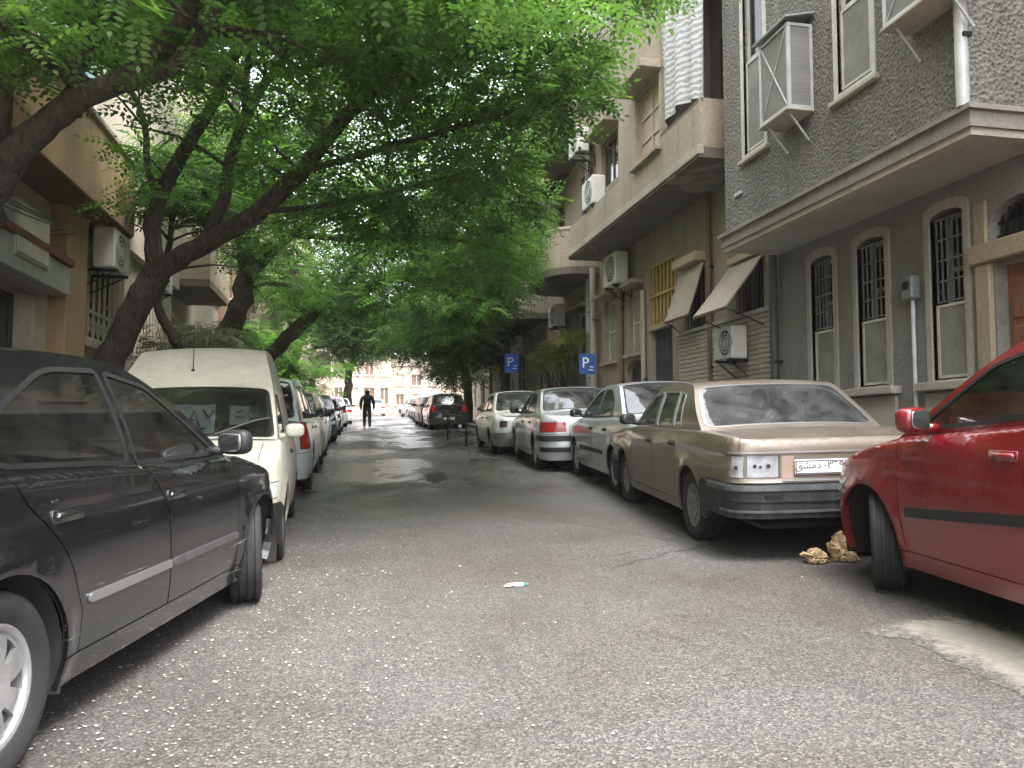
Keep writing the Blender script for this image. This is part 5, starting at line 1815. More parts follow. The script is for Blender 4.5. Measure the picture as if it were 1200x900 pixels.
m = MB(); F2b.box(m, ya, yb - .002, z_s + .02, zp1, -.14, 0); m.box((5.21, ya, z_s + .02), (6.3, ya + .14, zp1)); m.build("parapet", M_TAN, r2)
zp2 = F2b.Z(690, 246)
m = MB(); F2b.box(m, yc2 + .002, yd, z_s + .02, zp2, -.12, 0); m.box((5.19, yd - .12, z_s + .02), (6.3, yd, zp2)); m.build("parapet", M_TAN, r2)
F2c = Fac(5.85)
W2 = bw(F2c, 706, 726, 158, 214, 716)
m = MB(); F2c.wall(m, rect(yc2, y1, z_s, wt), [rect(*W2)], .25); m.build("recessed_wall", M_TAN2, r2)
window(r2, F2c, *W2, .1, WBROWN, DGLASS, 2, 1, .05)
hood(r2, F2c, W2[0] - .15, W2[1] + .15, W2[3] + .1, .12, .4, M_TAN)
m = MB(); m.box((6.3, y0, z_s), (7.4, y1, wt - .1)); m.box((6.0, y0, z_s + .3), (6.3, yb + .2, wt - .1)); m.build("rear_block", M_TAN2, r2)
bd = bw(Fac(6.0), 800, 826, 60, 190)
m = MB(); F2.box(m, yb - 1.2, yb - .45, z_s + .1, z_s + 2.3, .0, .03); m.build("balcony_door", WBROWN, r2)
m = MB(); F2b.box(m, ya, yb, z_s + 3.3, z_s + 3.5, -1.2, .02); m.build("upper_balcony_slab", M_UND, r2)
m = MB(); F2b.box(m, ya, yb - .002, z_s + 3.5, z_s + 4.5, -.12, 0); m.build("upper_parapet", M_TAN, r2)
pipe(r2, F2, F2.Y(836), -.1, z_s - .12, .06, .045, PIPEB)
pipe(r2, F2, F2.Y(731), -.1, F2.Z(731, 338), .06, .05, PIPEB)
pipe(r2, F2, F2.Y(699.5), -.1, z_s - .12, .10, .08, M_LIME)
pipe(r2, F2, F2.Y(757), -.1, F2.Z(757, 340), .06, .05, M_LIME)
# zigzag curtain hanging over the balcony front
r = empty("balcony_curtain", F2b.p((ya + yb) / 2, zp1 + .02, -.05)); tag(r, "white and grey zigzag patterned curtain hanging across a balcony", "curtain")
V = []; Fc = []
H = 2.75; n, k_ = 40, 14
for i in range(n + 1):
    t = i / n; y = (-.5 + t) * (yb - ya)
    for j in range(k_ + 1):
        s = j / k_
        V.append((.055 * sin(t * 22 + s * 1.2 + sin(t * 5)) - .03 + .04 * sin(t * 7 + 1.0) * (1 - s * .5), y, s * H + (.10 * sin(t * pi) + .10 * t) * (1 - s)))
for i in range(n):
    for j in range(k_):
        a = i * (k_ + 1) + j
        Fc.append((a, a + k_ + 1, a + k_ + 2, a + 1))
m = MB(); m.add(V, Fc); co_ = m.build("cloth", CURTZ, r, True)
m = MB(); m.tube([(0, -(yb - ya) / 2 - .05, H + .02), (0, (yb - ya) / 2, H + .02)], .02, 8); m.build("curtain_rail", IRONG, r)
m = MB(); m.box((-.05, -.5 * (yb - ya), -.10), (.03, .5 * (yb - ya), .0), .02); m.build("hem_roll", mat("hem_brown", (.17, .13, .10), .9), r)

yq, zq = F2.yz(872, 422); ac_unit(F2, yq, zq, "clean white air conditioner on the pale stone cladding below a propped shade", .62, .50, .26, .10)
yq, zq = F2.yz(736, 336); ac_unit(F2, yq, zq, "weathered air conditioner under the long balcony slab above the arched door", .84, .70, .3, .14)
yq, zq = F2c.yz(694, 184); ac_unit(F2c, yq, zq, "air conditioner beside the hooded window of the balcony recess", .8, .6, .3, .2)
yq, zq = F2b.yz(691, 247); ac_unit(Fac(5.33), yq, zp2 + .03, "air conditioner standing on the parapet of the tan building", .8, .62, .3, .02)

# ---- old building with rounded balconies further up on the right
X3 = 6.1
r3 = empty("apartment_building"); tag(r3, "weathered building with rounded balconies and hanging plants behind the parking signs", "building")
F3 = Fac(X3)
y0, y1 = 18.62, 30.5
wins = [bw(F3, 675, 692, 365, 414)]
for yy in (22.6, 25.2, 28.0): wins.append((yy, yy + 1.0, 2.3, 4.0))
up = [(yy, yy + 1.1, 6.0, 8.0) for yy in (19.6, 22.4, 25.2, 28.2)] + [(yy, yy + 1.1, 9.6, 11.4) for yy in (19.6, 22.4, 25.2, 28.2)]
m = MB(); F3.wall(m, rect(y0, y1, -.1, 13), [rect(*w) for w in wins + up], .25); m.box((X3 + .25, y0, 0), (8.4, y1, 12.9)); m.build("wall", M_TAN2, r3)
for w in wins + up:
    window(r3, F3, *w, .12, WPAINT if w[2] < 5 else WBROWN, DGLASS, 2, 2, .05)
hood(r3, F3, wins[0][0] - .1, wins[0][1] + .1, wins[0][3] + .05, .1, .3, M_TAN2)
def round_balcony(par, F, y0, y1, z, dep, h, m1):
    n = 10; r = dep * .75
    out = [(y0, 0)] + [(y0 + r - r * cos(pi / 2 * k / n), dep - r + r * sin(pi / 2 * k / n)) for k in range(n + 1)] + [(y1 - r + r * sin(pi / 2 * k / n), dep - r + r * cos(pi / 2 * k / n)) for k in range(n + 1)] + [(y1, 0)]
    inn = [(y0 + .1, -.1)] + [(y0 + r - (r - .1) * cos(pi / 2 * k / n), dep - r + (r - .1) * sin(pi / 2 * k / n)) for k in range(n + 1)] + [(y1 - r + (r - .1) * sin(pi / 2 * k / n), dep - r + (r - .1) * cos(pi / 2 * k / n)) for k in range(n + 1)] + [(y1 - .1, -.1)]
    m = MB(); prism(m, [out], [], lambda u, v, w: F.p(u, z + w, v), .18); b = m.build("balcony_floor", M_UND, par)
    m = MB(); prism(m, [out], [inn], lambda u, v, w: F.p(u, z + .181 + w, v), h); m.build("balcony_parapet", m1, b)
    m = MB(); prism(m, [offset(out, -.03)], [offset(inn, .03)], lambda u, v, w: F.p(u, z + .182 + h + w, v), .07); m.build("balcony_coping", M_LIME, b)
round_balcony(r3, F3, 19.1, 22.6, 5.1, 1.25, .95, M_TAN)
round_balcony(r3, F3, 24.3, 28.6, 4.7, 1.2, .95, M_LIME)
round_balcony(r3, F3, 19.1, 22.6, 8.6, 1.25, .95, M_TAN)
round_balcony(r3, F3, 24.3, 28.6, 8.4, 1.2, .95, M_LIME)
m = MB(); prism(m, [rect(y0, y1, -.3, zr(6, 24) + 1.15)], [], lambda u, v, w: F3.p(u, v, .42 - w), .12); m.build("garden_wall", M_TERRA, r3)
pipe(r3, F3, F3.Y(694), .2, 12, .1, .07, PIPEW)
m = MB()
Mt = Matrix.Translation(F3.p(23.4, 8.35, .55)) @ Matrix.Rotation(radians(-22), 4, 'Y')
m.box((-.55, -1.5, -.02), (.6, 1.5, .02), .01, Mt); m.build("tin_awning", REDMET, r3)
yq, zq = F3.yz(663, 384); ac_unit(F3, yq, zq, "small air conditioner under the rounded balcony above the hanging plants", .8, .62, .3, .12)
yq, zq = F3.yz(598, 362); ac_unit(Fac(5.4), 27.5, zq, "white air conditioner at the end of the pale balcony behind the tree", .9, .75, .3, .3)

def block(name_label, X, right, y0, y1, h, m1, m2, wm=WPAINT, rows=3, cols=4, balc=True, z0=0, depth=5.0, pane=None, seed=1, shop=False):
    """a further street front: real openings, slabs and parapets"""
    rg = random.Random(seed)
    r = empty("apartment_building"); tag(r, name_label, "building")
    F = Fac(X, right)
    sh = (h - 1.0) / rows; cw = (y1 - y0) / cols
    hs = []
    for i in range(rows):
        for j in range(cols):
            yc = y0 + cw * (j + .5); zc = z0 + 1.2 + sh * i
            w = rg.choice((.9, 1.1, 1.3)); hh = rg.choice((1.3, 1.5, 1.9))
            hs.append((yc - w / 2, yc + w / 2, zc, zc + min(hh, sh - .9)))
    m = MB(); F.wall(m, rect(y0, y1, z0 - 1.5, z0 + h), [rect(*q) for q in hs], .25)
    a = F.p(y0, z0 - 1.5, -.25); b = F.p(y1, z0 + h - .1, -depth); m.box(a, b)
    m.build("wall", m1, r)
    for q in hs:
        wo = window(r, F, *q, .12, wm if rg.random() < .7 else WBROWN, pane or (DGLASS if rg.random() < .7 else CURT), 2, 2, .05)
        if rg.random() < .5: hood(r, F, q[0] - .1, q[1] + .1, q[3] + .06, .1, .3, m2)
        else: sill(r, F, q[0] - .1, q[1] + .1, q[2], .08, .1, m2)
    if balc:
        for i in range(1, rows):
            zc = z0 + .55 + sh * i
            j0 = rg.randrange(0, max(1, cols - 1))
            ya, yb = y0 + cw * j0 + .2, y0 + cw * (j0 + 2) - .2
            m = MB(); F.box(m, ya, yb, zc - .16, zc, -.1, 1.05); b = m.build("balcony_floor", M_UND, r)
            m = MB(); F.box(m, ya, yb, zc + .002, zc + .95, .93, 1.05); F.box(m, ya, ya + .1, zc + .002, zc + .95, 0, .93); F.box(m, yb - .1, yb, zc + .002, zc + .95, 0, .93); m.build("balcony_parapet", m2, b)
    m = MB(); F.box(m, y0 - .01, y1 + .01, z0 + h - .05, z0 + h + .3, -.3, .12); m.build("roof_edge", m2, r)
    return r
block("lime washed flats half hidden by the dark street tree", 7.0, True, 30.8, 44, 12, M_LIME, M_TAN, rows=3, cols=5, seed=3, z0=zr(6, 37))
block("tan flats far up the street beyond the dark tree", 8.9, True, 44.3, 62, 11, M_TAN, M_LIME, rows=3, cols=6, seed=5, z0=zr(6, 52))

# ---- left side: shop building with ochre balcony front
l1 = empty("apartment_building"); tag(l1, "ochre stained balcony building with shop front and barred white window grilles", "building")
FL = Fac(-3.9, False); FLb = Fac(-3.35, False)
zl = FLb.Z(90, 508 - .897 * 320); zlp = FLb.Z(90, 508 - 1.225 * 320)
ly0, ly1 = -6.0, FLb.Y(152)
gw1 = (FL.Y(84), FL.Y(141), FL.Z(110, 402), FL.Z(110, 277)); gw2 = (FL.Y(156), FL.Y(187), FL.Z(170, 425), FL.Z(170, 300))
gw2 = (gw2[0], gw2[1], gw1[2], gw1[3]); gw1 = (gw1[0], gw1[1], gw1[2], min(gw1[3], zl - .15)); gw2 = (gw2[0], gw2[1], gw2[2], gw1[3])
shp = (FL.Y(-140), FL.Y(40), -.2, FL.Z(20, 336))
lyw = FL.Y(200)
m = MB(); FL.wall(m, rect(ly0, lyw, -.8, zl + .2), [rect(*gw1), rect(*gw2), rect(*shp)], .3); m.build("ground_floor_wall", M_LIME, l1)
for g in (gw1, gw2):
    wo = window(l1, FL, *g, .18, WBROWN, DGLASS, 3, 2, .06)
    m = MB(); nb = 9
    zm = g[2] + (g[3] - g[2]) * .30
    for k in range(nb + 1):
        y = g[0] + (g[1] - g[0]) * k / nb
        FL.box(m, y - .017, y + .017, g[2] + .01, g[3] - .02, .02, .05)
    for z in (g[2] + .03, zm, g[3] - .04): FL.box(m, g[0] - .03, g[1] + .03, z - .02, z + .02, .015, .055)
    for k in range(nb):
        y = g[0] + (g[1] - g[0]) * k / nb; y2 = g[0] + (g[1] - g[0]) * (k + 1) / nb
        m.tube([FL.p(y, g[2] + .03, .035), FL.p(y2, zm, .035)], .009, 5); m.tube([FL.p(y2, g[2] + .03, .035), FL.p(y, zm, .035)], .009, 5)
    m.build("grille", mat("grille_white_paint", (.52, .47, .38), .6, var=.25), wo)
    sill(l1, FL, g[0] - .12, g[1] + .12, g[2], .13, .16, M_LIME)
py0, py1 = FL.Y(54), FL.Y(80)
m = MB(); FL.box(m, py0, py1, -.5, zl, -.02, .22, .01); m.build("pillar", M_PILL, l1)
pipe(l1, FL, FL.Y(84), -.3, FL.Z(84, 312), .10, .05, REDMET)
# shop: fascia, glazing, sign box
m = MB(); FL.box(m, shp[0], FL.Y(50), FL.Z(30, 336), FL.Z(30, 300), .0, .30, .01); m.build("shop_fascia", SILVM, l1)
m = MB(); FL.box(m, shp[0], FL.Y(52), FL.Z(30, 299), FL.Z(30, 290), .0, .34, .005); m.build("fascia_cap", REDMET, l1)
so = window(l1, FL, shp[0], shp[1], shp[2], shp[3], .25, DMETAL, glass("shop_glass", (.25, .3, .28), 1.5), 4, 1, .06, name="shop_window")
m = MB(); FL.box(m, shp[0], shp[1], .4, shp[3] - .1, -.9, -.85); m.build("shop_back_wall", mat("shop_interior", (.06, .06, .055), .8, var=.4, vs=2), l1)
# balcony slab and parapet
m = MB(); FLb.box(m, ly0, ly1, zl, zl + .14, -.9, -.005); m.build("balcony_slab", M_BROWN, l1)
m = MB(); FLb.box(m, ly0, ly1, zl + .03, zlp, -.14, 0.02); m.box((-4.3, ly1 - .14, zl + .142), (-3.5, ly1, zlp)); m.build("balcony_parapet", M_OCHRE, l1)
m = MB(); FLb.box(m, ly0, ly1 + .03, zlp, zlp + .08, -.2, .07, .01); m.build("parapet_coping", M_LIME, l1)
# upper floors with glazed-in balconies
FLu = Fac(-3.75, False)
u1 = [(ly1 - .4 - 1.3 * k - 1.15, ly1 - .4 - 1.3 * k, zlp + .35, zlp + 2.3) for k in range(6)]
u2 = [(a, b, c + 3.1, d + 3.2) for a, b, c, d in u1]
m = MB(); FLu.wall(m, rect(ly0, lyw, zl + .15, 14.5), [rect(*q) for q in u1 + u2], .25); m.box((-8, ly0, zl + .3), (-4.0, lyw, 14.4)); m.build("upper_wall", M_LIME, l1)
for q in u1 + u2: window(l1, FLu, *q, .06, WPAINT, TGLASS, 2, 1, .04)
m = MB(); FLb.box(m, ly0, ly1, zlp + 2.5, zlp + 2.7, -.4, .02); m.build("upper_slab", M_LIME, l1)
m = MB(); FLb.box(m, ly0, ly1, zlp + 2.702, zlp + 3.35, -.1, 0); m.build("upper_parapet", M_OCHRE, l1)
m = MB(); m.box((-8, ly0, -.5), (-4.9, lyw, zl + .29)); m.build("rear_block", M_LIME, l1)
yq, zq = FL.yz(99, 318); ac_unit(FL, yq, zq, "old white air conditioner beside the rusty stone pillar over the barred window", .82, .60, .3, .22)
ys_, zs_ = FL.yz(4, 275)
r = empty("shop_sign_box", FL.p(ys_, zs_, .0)); tag(r, "pale square box sign on the wall above the shop fascia", "sign box")
m = MB(); m.box((.0, -.5, -.32), (.32, .5, .32), .02); m.build("casing", SILVM, r)
m = MB(); m.box((.315, -.45, -.27), (.33, .45, .27), .004); m.build("face", mat("sign_face_pale", (.48, .45, .38), .6, var=.3, vs=4), r)
# cables running under the slab
rng = random.Random(8)
for k in range(5):
    o = .12 + .1 * k; z = zl - .10 - .05 * k
    P = []
    for i in range(9):
        t = i / 8
        P.append(FL.p(3.5 + t * 7.2, z - .22 * sin(pi * t) * (.5 + .3 * k % 2) - .25 * t, o + .03 * sin(i)))
    P = [FL.p(3.5, z, 0.0)] + P + [FL.p(10.75, z - .3, 0.0)]
    m = MB(); m.tube(P, .008, 5)
    tag(m.build("wall_cable", PIPED), "thin dark cable sagging under the ochre balcony", "cable", "cables under the ochre balcony")

l2 = block("pale flats with white panels behind the leaning trunk", -4.2, False, lyw + .05, 27, 11.5, M_LIME, M_TAN, rows=3, cols=5, seed=11, z0=zr(-3, 20))
ac_unit(Fac(-4.2, False), 17.4, 4.0, "white air conditioner on the pale flats behind the leaning trunks", .85, .65, .3, .2)
block("brick tinted flats behind the far left trees", -4.0, False, 27.2, 42, 11, M_TERRA, M_LIME, rows=3, cols=5, seed=13, z0=zr(-3, 34))
block("cream flats at the far left of the street", -2.4, False, 42.3, 60, 10, M_CREAM, M_PINK, rows=3, cols=6, seed=17, z0=zr(-3, 50))

# ---- buildings closing the street
def end_block(label, x0, x1, y, z0, h, m1, m2, cols, rows, seed):
    rg = random.Random(seed)
    r = empty("stone_building"); tag(r, label, "building")
    hs = []
    for i in range(rows):
        for j in range(cols):
            xc = x0 + (x1 - x0) * (j + .5) / cols; zc = z0 + 1.0 + (h - 1) / rows * i
            w = rg.choice((.9, 1.2)); hs.append((xc - w / 2, xc + w / 2, zc, zc + (h - 1) / rows * .58))
    m = MB(); prism(m, [rect(x0, x1, z0 - 1, z0 + h)], [rect(*q) for q in hs], lambda u, v, w: (u, y + w, v), .3)
    m.box((x0, y + .3, z0 - 1), (x1, y + 5, z0 + h - .1)); m.build("wall", m1, r)
    for q in hs:
        m = MB(); prism(m, [rect(*q)], [rect(q[0] + .07, (q[0] + q[1]) / 2 - .03, q[2] + .07, q[3] - .07), rect((q[0] + q[1]) / 2 + .03, q[1] - .07, q[2] + .07, q[3] - .07)], lambda u, v, w: (u, y + .12 + w, v), .05)
        wo = m.build("window", WPAINT, r)
        m = MB(); m.box((q[0], y + .18, q[2]), (q[1], y + .2, q[3])); m.build("pane", rg.choice((CURT, SHUT, WBROWN)), wo)  # curtain and wood tones stand in for far glass washed out by haze
        m = MB(); m.box((q[0] - .1, y - .08, q[2] - .1), (q[1] + .1, y + .1, q[2])); m.build("sill", m2, wo)
    m = MB(); m.box((x0 - .1, y - .15, z0 + h), (x1 + .1, y + .4, z0 + h + .3)); m.build("cornice", m2, r)
    return r
zE = zr(6, 80)
end_block("pink stone house closing the end of the street", -3.5, 4.2, 84, zE, 7.0, M_PINK, M_CREAM, 5, 2, 2)
end_block("cream stone house beside the pink one at the street end", 4.3, 13, 86, zE, 5.2, M_CREAM, M_PINK, 5, 2, 3)
end_block("tall cream flats far behind the street end", -14, 24, 112, zE, 8.5, M_CREAM, M_PINK, 16, 3, 4)
# ------------------------------------------------------------------ street trees
LEAF = leafmat("leaf_green", (.058, .110, .038), (.098, .172, .052), (.165, .255, .066), .60)
LEAFD = leafmat("leaf_deep_green", (.038, .076, .030), (.062, .116, .040), (.105, .172, .050), .52)
LEAFB = leafmat("leaf_bright_green", (.07, .15, .035), (.11, .21, .05), (.17, .28, .07), .5)
CANOPY = [(-400, -900), (1100, -900), (960, -320), (850, -120), (815, -10), (765, 8), (735, 40), (712, 78), (698, 114), (664, 146), (630, 184), (630, 214), (648, 238), (642, 268), (626, 300),
          (636, 334), (612, 352), (604, 392), (575, 430), (566, 452), (530, 462), (500, 440), (470, 416), (432, 420), (398, 440), (372, 398), (330, 372),
          (300, 352), (262, 300), (236, 262), (222, 240), (160, 262), (128, 235), (142, 190), (128, 140), (150, 104), (118, 60), (70, 62), (62, 95), (22, 92), (16, 130), (-60, 120)]
def canopy_ok(P, slack=0):
    px, py, d = proj(P)
    ins = in_poly(np.stack([px, py], 1), CANOPY)
    return ins | (px < -40) & (py < 130) | (d < .5)

def spray_template(rg, n=6, L=.34, lw=.044, ll=.090):
    """one pinnate leaf: paired leaflets along a drooping rib; returns quads (n, 4, 3)"""
    Q = []
    for i in range(n + 1):
        t = (i + .6) / (n + .6)
        c = np.array([L * t, 0, -.10 * t * t * L / .34])
        if i == n: sides = [(1, 0)]
        else: sides = [(.38, 1), (.38, -1)]
        for fx, sy in sides:
            d = np.array([fx, sy * .93, -.22]); d /= np.linalg.norm(d)
            w = np.array([-d[1], d[0], 0]); w /= np.linalg.norm(w) + 1e-9
            s = (1 - .35 * abs(t - .5)) * rg.uniform(.85, 1.15)
            a = c + d * .008; m = c + d * ll * s * .45 + np.array([0, 0, .006]); e = c + d * ll * s
            Q.append([a, m + w * lw * s * .5, e, m - w * lw * s * .5])
    return np.array(Q)

def leaf_mesh(name, m, parent, centres, radii, per, seed, size=1.0, droop=.10, mask=True):
    rs = np.random.RandomState(seed); rg = random.Random(seed)
    T = [spray_template(rg) * size for _ in range(4)]
    allq = []; allr = []
    C = np.asarray(centres); R = np.asarray(radii)
    n = len(C) * per
    idx = np.repeat(np.arange(len(C)), per)
    v = rs.normal(size=(n, 3)); v /= np.linalg.norm(v, axis=1, keepdims=True)
    rad = rs.uniform(.25, 1, n) ** .6
    P = C[idx] + v * (R[idx] * rad)[:, None] * np.array([1, 1, .26])
    if mask:
        k = canopy_ok(P)
        P, idx, v = P[k], idx[k], v[k]
        n = len(P)
    # heading: outwards with droop
    f = v * np.array([1, 1, .15]) + rs.normal(size=(n, 3)) * np.array([.55, .55, .22]) + np.array([0, 0, -droop])
    f /= np.linalg.norm(f, axis=1, keepdims=True)
    up = np.array([0, 0, 1.0]) + rs.normal(scale=.25, size=(n, 3))
    s = np.cross(up, f); s /= np.linalg.norm(s, axis=1, keepdims=True) + 1e-9
    u = np.cross(f, s)
    sc = rs.uniform(.75, 1.25, n)
    crnd = rs.uniform(0, 1, len(C))
    for ti, t in enumerate(T):
        k = np.arange(n) % 4 == ti
        if not k.any(): continue
        Fm, S, U, S2, PP = f[k], s[k], u[k], sc[k], P[k]
        q = t.reshape(-1, 3)
        X = PP[:, None, :] + S2[:, None, None] * (q[None, :, 0, None] * Fm[:, None, :] + q[None, :, 1, None] * S[:, None, :] + q[None, :, 2, None] * U[:, None, :])
        allq.append(X.reshape(-1, 3))
        r = np.clip(.55 * crnd[idx[k]] + .45 * rs.uniform(0, 1, k.sum()), 0, 1)
        allr.append(np.repeat(r, len(t)))
    V = np.concatenate(allq); r = np.concatenate(allr)
    nf = len(V) // 4
    me = bpy.data.meshes.new(name)
    me.vertices.add(len(V)); me.vertices.foreach_set("co", V.astype(np.float32).ravel())
    me.loops.add(nf * 4); me.loops.foreach_set("vertex_index", np.arange(nf * 4, dtype=np.int32))
    me.polygons.add(nf); me.polygons.foreach_set("loop_start", np.arange(0, nf * 4, 4, dtype=np.int32))
    me.polygons.foreach_set("loop_total", np.full(nf, 4, dtype=np.int32))
    a = me.attributes.new("rnd", 'FLOAT', 'FACE'); a.data.foreach_set("value", r.astype(np.float32))
    me.materials.append(m)
    me.update(calc_edges=True)
    o = bpy.data.objects.new(name, me); COL.objects.link(o); o.parent = parent
    return o

def smooth_line(P, R, k=5):
    P = [np.array(p, float) for p in P]; out = []; rad = []
    for i in range(len(P) - 1):
        p0 = P[max(i - 1, 0)]; p1 = P[i]; p2 = P[i + 1]; p3 = P[min(i + 2, len(P) - 1)]
        for j in range(k):
            t = j / k
            out.append(.5 * ((2 * p1) + (p2 - p0) * t + (2 * p0 - 5 * p1 + 4 * p2 - p3) * t * t + (-p0 + 3 * p1 - 3 * p2 + p3) * t ** 3))
            rad.append(R[i] + (R[i + 1] - R[i]) * t)
    out.append(P[-1]); rad.append(R[-1])
    return out, rad

def tree(label, limbs, nclust, spread, per, seed, leaf, cr=(.45, .75), from_frac=.35, zmin=3.2, size=1.0, mask=True, group="street trees arching over the road", extra=None, zsp=.75, thin=.74, clear=None):
    """limbs: list of (points, radii); the first is the trunk"""
    rg = random.Random(seed); rs = np.random.RandomState(seed)
    base = limbs[0][0][0]
    root = empty("street_tree"); tag(root, label, "tree", group)
    mb = MB(); cand = []
    for pts, rad in limbs:
        P, R = smooth_line(pts, [q * thin for q in rad])
        Pj = [p + np.array([rg.gauss(0, 1), rg.gauss(0, 1), rg.gauss(0, .5)]) * r * .10 for p, r in zip(P, R)]
        mb.tube(Pj, R, 12, jit=.07, rng=rg)
        n = len(P)
        for i, p in enumerate(P):
            if i / n > from_frac and p[2] > zmin - .8: cand.append((p, R[i]))
    cl = []
    pts = np.array([c[0] for c in cand])
    tries = 0
    while len(cl) < nclust and tries < nclust * 40:
        tries += 1
        i = rg.randrange(len(pts))
        p = pts[i] + rs.normal(size=3) * np.array([spread, spread, spread * zsp])
        if extra and rg.random() < extra[0]:
            e = extra[1][rg.randrange(len(extra[1]))]
            p = np.array(e[0]) + rs.normal(size=3) * e[1]
        if p[2] < zmin: continue
        if mask and not canopy_ok(p[None, :])[0]: continue
        if mask and proj(p)[1][0] < -60 and (p[0] > 1.2 or rg.random() < .6): continue
        if clear is not None and in_poly(np.array(proj(p)[:2]).T, clear)[0] and rg.random() < .82: continue
        cl.append(p)
    cl = np.array(cl)
    # twigs from each clump to the nearest limb
    for p in cl:
        d = np.linalg.norm(pts - p, axis=1) + np.maximum(0, pts[:, 2] - p[2] + .2) * .6
        i = int(np.argmin(d)); q = pts[i]
        if np.linalg.norm(q - p) < .15: continue
        mid = (q + p) / 2 + np.array([rg.gauss(0, .08), rg.gauss(0, .08), .10 * np.linalg.norm(p - q)])
        r0 = min(.03, cand[i][1] * .5)
        mb.tube([q, (q + mid) / 2 + np.array([0, 0, .03]), mid, (mid + p) / 2 + np.array([0, 0, .02]), p], [r0, r0 * .8, r0 * .62, r0 * .45, .006], 5, cap=False)
    mb.build("trunk", MATS["bark"], root, True)
    R = rs.uniform(cr[0], cr[1], len(cl))
    leaf_mesh("crown", leaf, root, cl, R, per, seed + 7, size, mask=mask)
    return root, cl

def LP(lst):
    """limb from (px, py, depth, radius)"""
    return [at(a, b, d) for a, b, d, r in lst], [r for a, b, d, r in lst]
def gbase(X, Y): return np.array([X, Y, zr(X, Y) + .02])

CLEAR = [(60, 150), (150, 60), (240, 20), (340, 30), (430, 120), (380, 190), (300, 270), (230, 300), (120, 280)]
# near tree: trunk just outside the frame, limbs crossing the top left corner
bA = gbase(-2.85, 6.9)
trunkA = ([bA, bA + [0, 0, .9], at(-38, 330, 7.5), at(-16, 235, 7.4), at(8, 190, 7.3)], [.30, .25, .23, .22, .20])
tree("near tree whose heavy limbs cross above the ochre balcony", [
    trunkA,
    LP([(8, 190, 7.3, .20), (40, 158, 7.25, .17), (90, 118, 7.2, .155), (150, 90, 7.1, .13), (195, 52, 7.0, .115), (228, 0, 6.9, .10), (262, -90, 6.8, .08), (330, -190, 6.8, .05)]),
    LP([(84, 122, 7.2, .10), (92, 80, 7.2, .085), (115, 40, 7.2, .075), (140, -10, 7.2, .065), (160, -90, 7.2, .04)]),
    LP([(138, 100, 7.1, .10), (195, 82, 6.9, .085), (238, 40, 6.8, .075), (268, -10, 6.7, .065), (360, -110, 6.6, .05), (520, -190, 6.7, .035), (680, -150, 7.0, .02)]),
    LP([(-16, 235, 7.4, .16), (-4, 150, 7.6, .14), (3, 60, 7.7, .12), (-4, -60, 7.8, .09)]),
    LP([(228, 0, 6.9, .06), (330, -60, 6.6, .05), (470, -80, 6.8, .04), (600, -60, 7.2, .03), (720, -20, 7.6, .015)]),
], 165, .95, 22, 21, LEAF, zmin=4.0, from_frac=.3, clear=CLEAR)
# leaning tree with the big fork
bB = gbase(-2.72, 9.75)
tree("leaning dark tree forking low beside the white van", [
    ([bB, at(126, 445, 10.3), at(148, 385, 10.25), at(172, 338, 10.2), at(186, 318, 10.2)], [.27, .245, .235, .235, .22]),
    LP([(186, 318, 10.2, .17), (178, 270, 10.2, .14), (192, 222, 10.2, .125), (222, 168, 10.1, .11), (256, 108, 10.0, .10), (280, 50, 9.9, .085), (305, -20, 9.8, .07), (350, -100, 9.8, .05)]),
    LP([(184, 235, 10.2, .07), (173, 190, 10.3, .06), (168, 140, 10.4, .05), (140, 75, 10.5, .04), (125, 20, 10.6, .03)]),
    LP([(180, 322, 10.2, .20), (232, 290, 10.0, .17), (298, 250, 9.7, .15), (350, 202, 9.4, .13), (400, 142, 9.1, .115), (445, 98, 8.9, .10), (520, 34, 8.6, .085), (575, -25, 8.5, .065), (650, -60, 8.4, .04)]),
    LP([(236, 288, 10.0, .11), (262, 235, 9.9, .10), (270, 185, 9.9, .09), (298, 118, 9.8, .08), (338, 62, 9.7, .065), (372, 5, 9.6, .05), (400, -60, 9.5, .03)]),
    LP([(268, 200, 9.9, .07), (285, 140, 10.0, .06), (290, 80, 10.1, .05), (290, 20, 10.2, .035)]),
    LP([(350, 202, 9.4, .06), (440, 176, 9.2, .05), (530, 150, 9.3, .04), (610, 128, 9.4, .03), (680, 112, 9.5, .015)]),
    LP([(460, 85, 8.9, .06), (540, 66, 8.8, .05), (620, 50, 8.8, .035), (690, 62, 8.9, .018)]),
    LP([(298, 250, 9.7, .05), (380, 240, 10.2, .045), (470, 222, 10.8, .035), (560, 196, 11.2, .025), (618, 190, 11.4, .015)]),
], 255, .85, 22, 33, LEAF, zmin=3.7, from_frac=.28, clear=CLEAR)
# upright dark trunk behind it
bC = gbase(-2.75, 16.4)
tree("upright dark trunk standing beyond the leaning fork", [
    ([bC, at(262, 410, 17.0), at(284, 350, 16.9), at(289, 300, 16.8), at(278, 240, 16.7), at(272, 170, 16.6), at(280, 90, 16.5)], [.36, .32, .28, .25, .21, .16, .10]),
    LP([(286, 330, 16.8, .14), (350, 268, 16.0, .12), (430, 232, 15.3, .10), (520, 214, 14.8, .08), (600, 226, 14.5, .05), (646, 246, 14.4, .02)]),
    LP([(284, 260, 16.7, .12), (330, 190, 15.8, .10), (400, 130, 15, .08), (500, 90, 14.5, .05)]),
    LP([(340, 275, 16.1, .08), (440, 282, 15.6, .07), (530, 280, 15.4, .05), (610, 300, 15.4, .02)]),
], 270, 1.05, 22, 41, LEAF, zmin=3.9, cr=(.55, .9), size=1.1, zsp=.8)
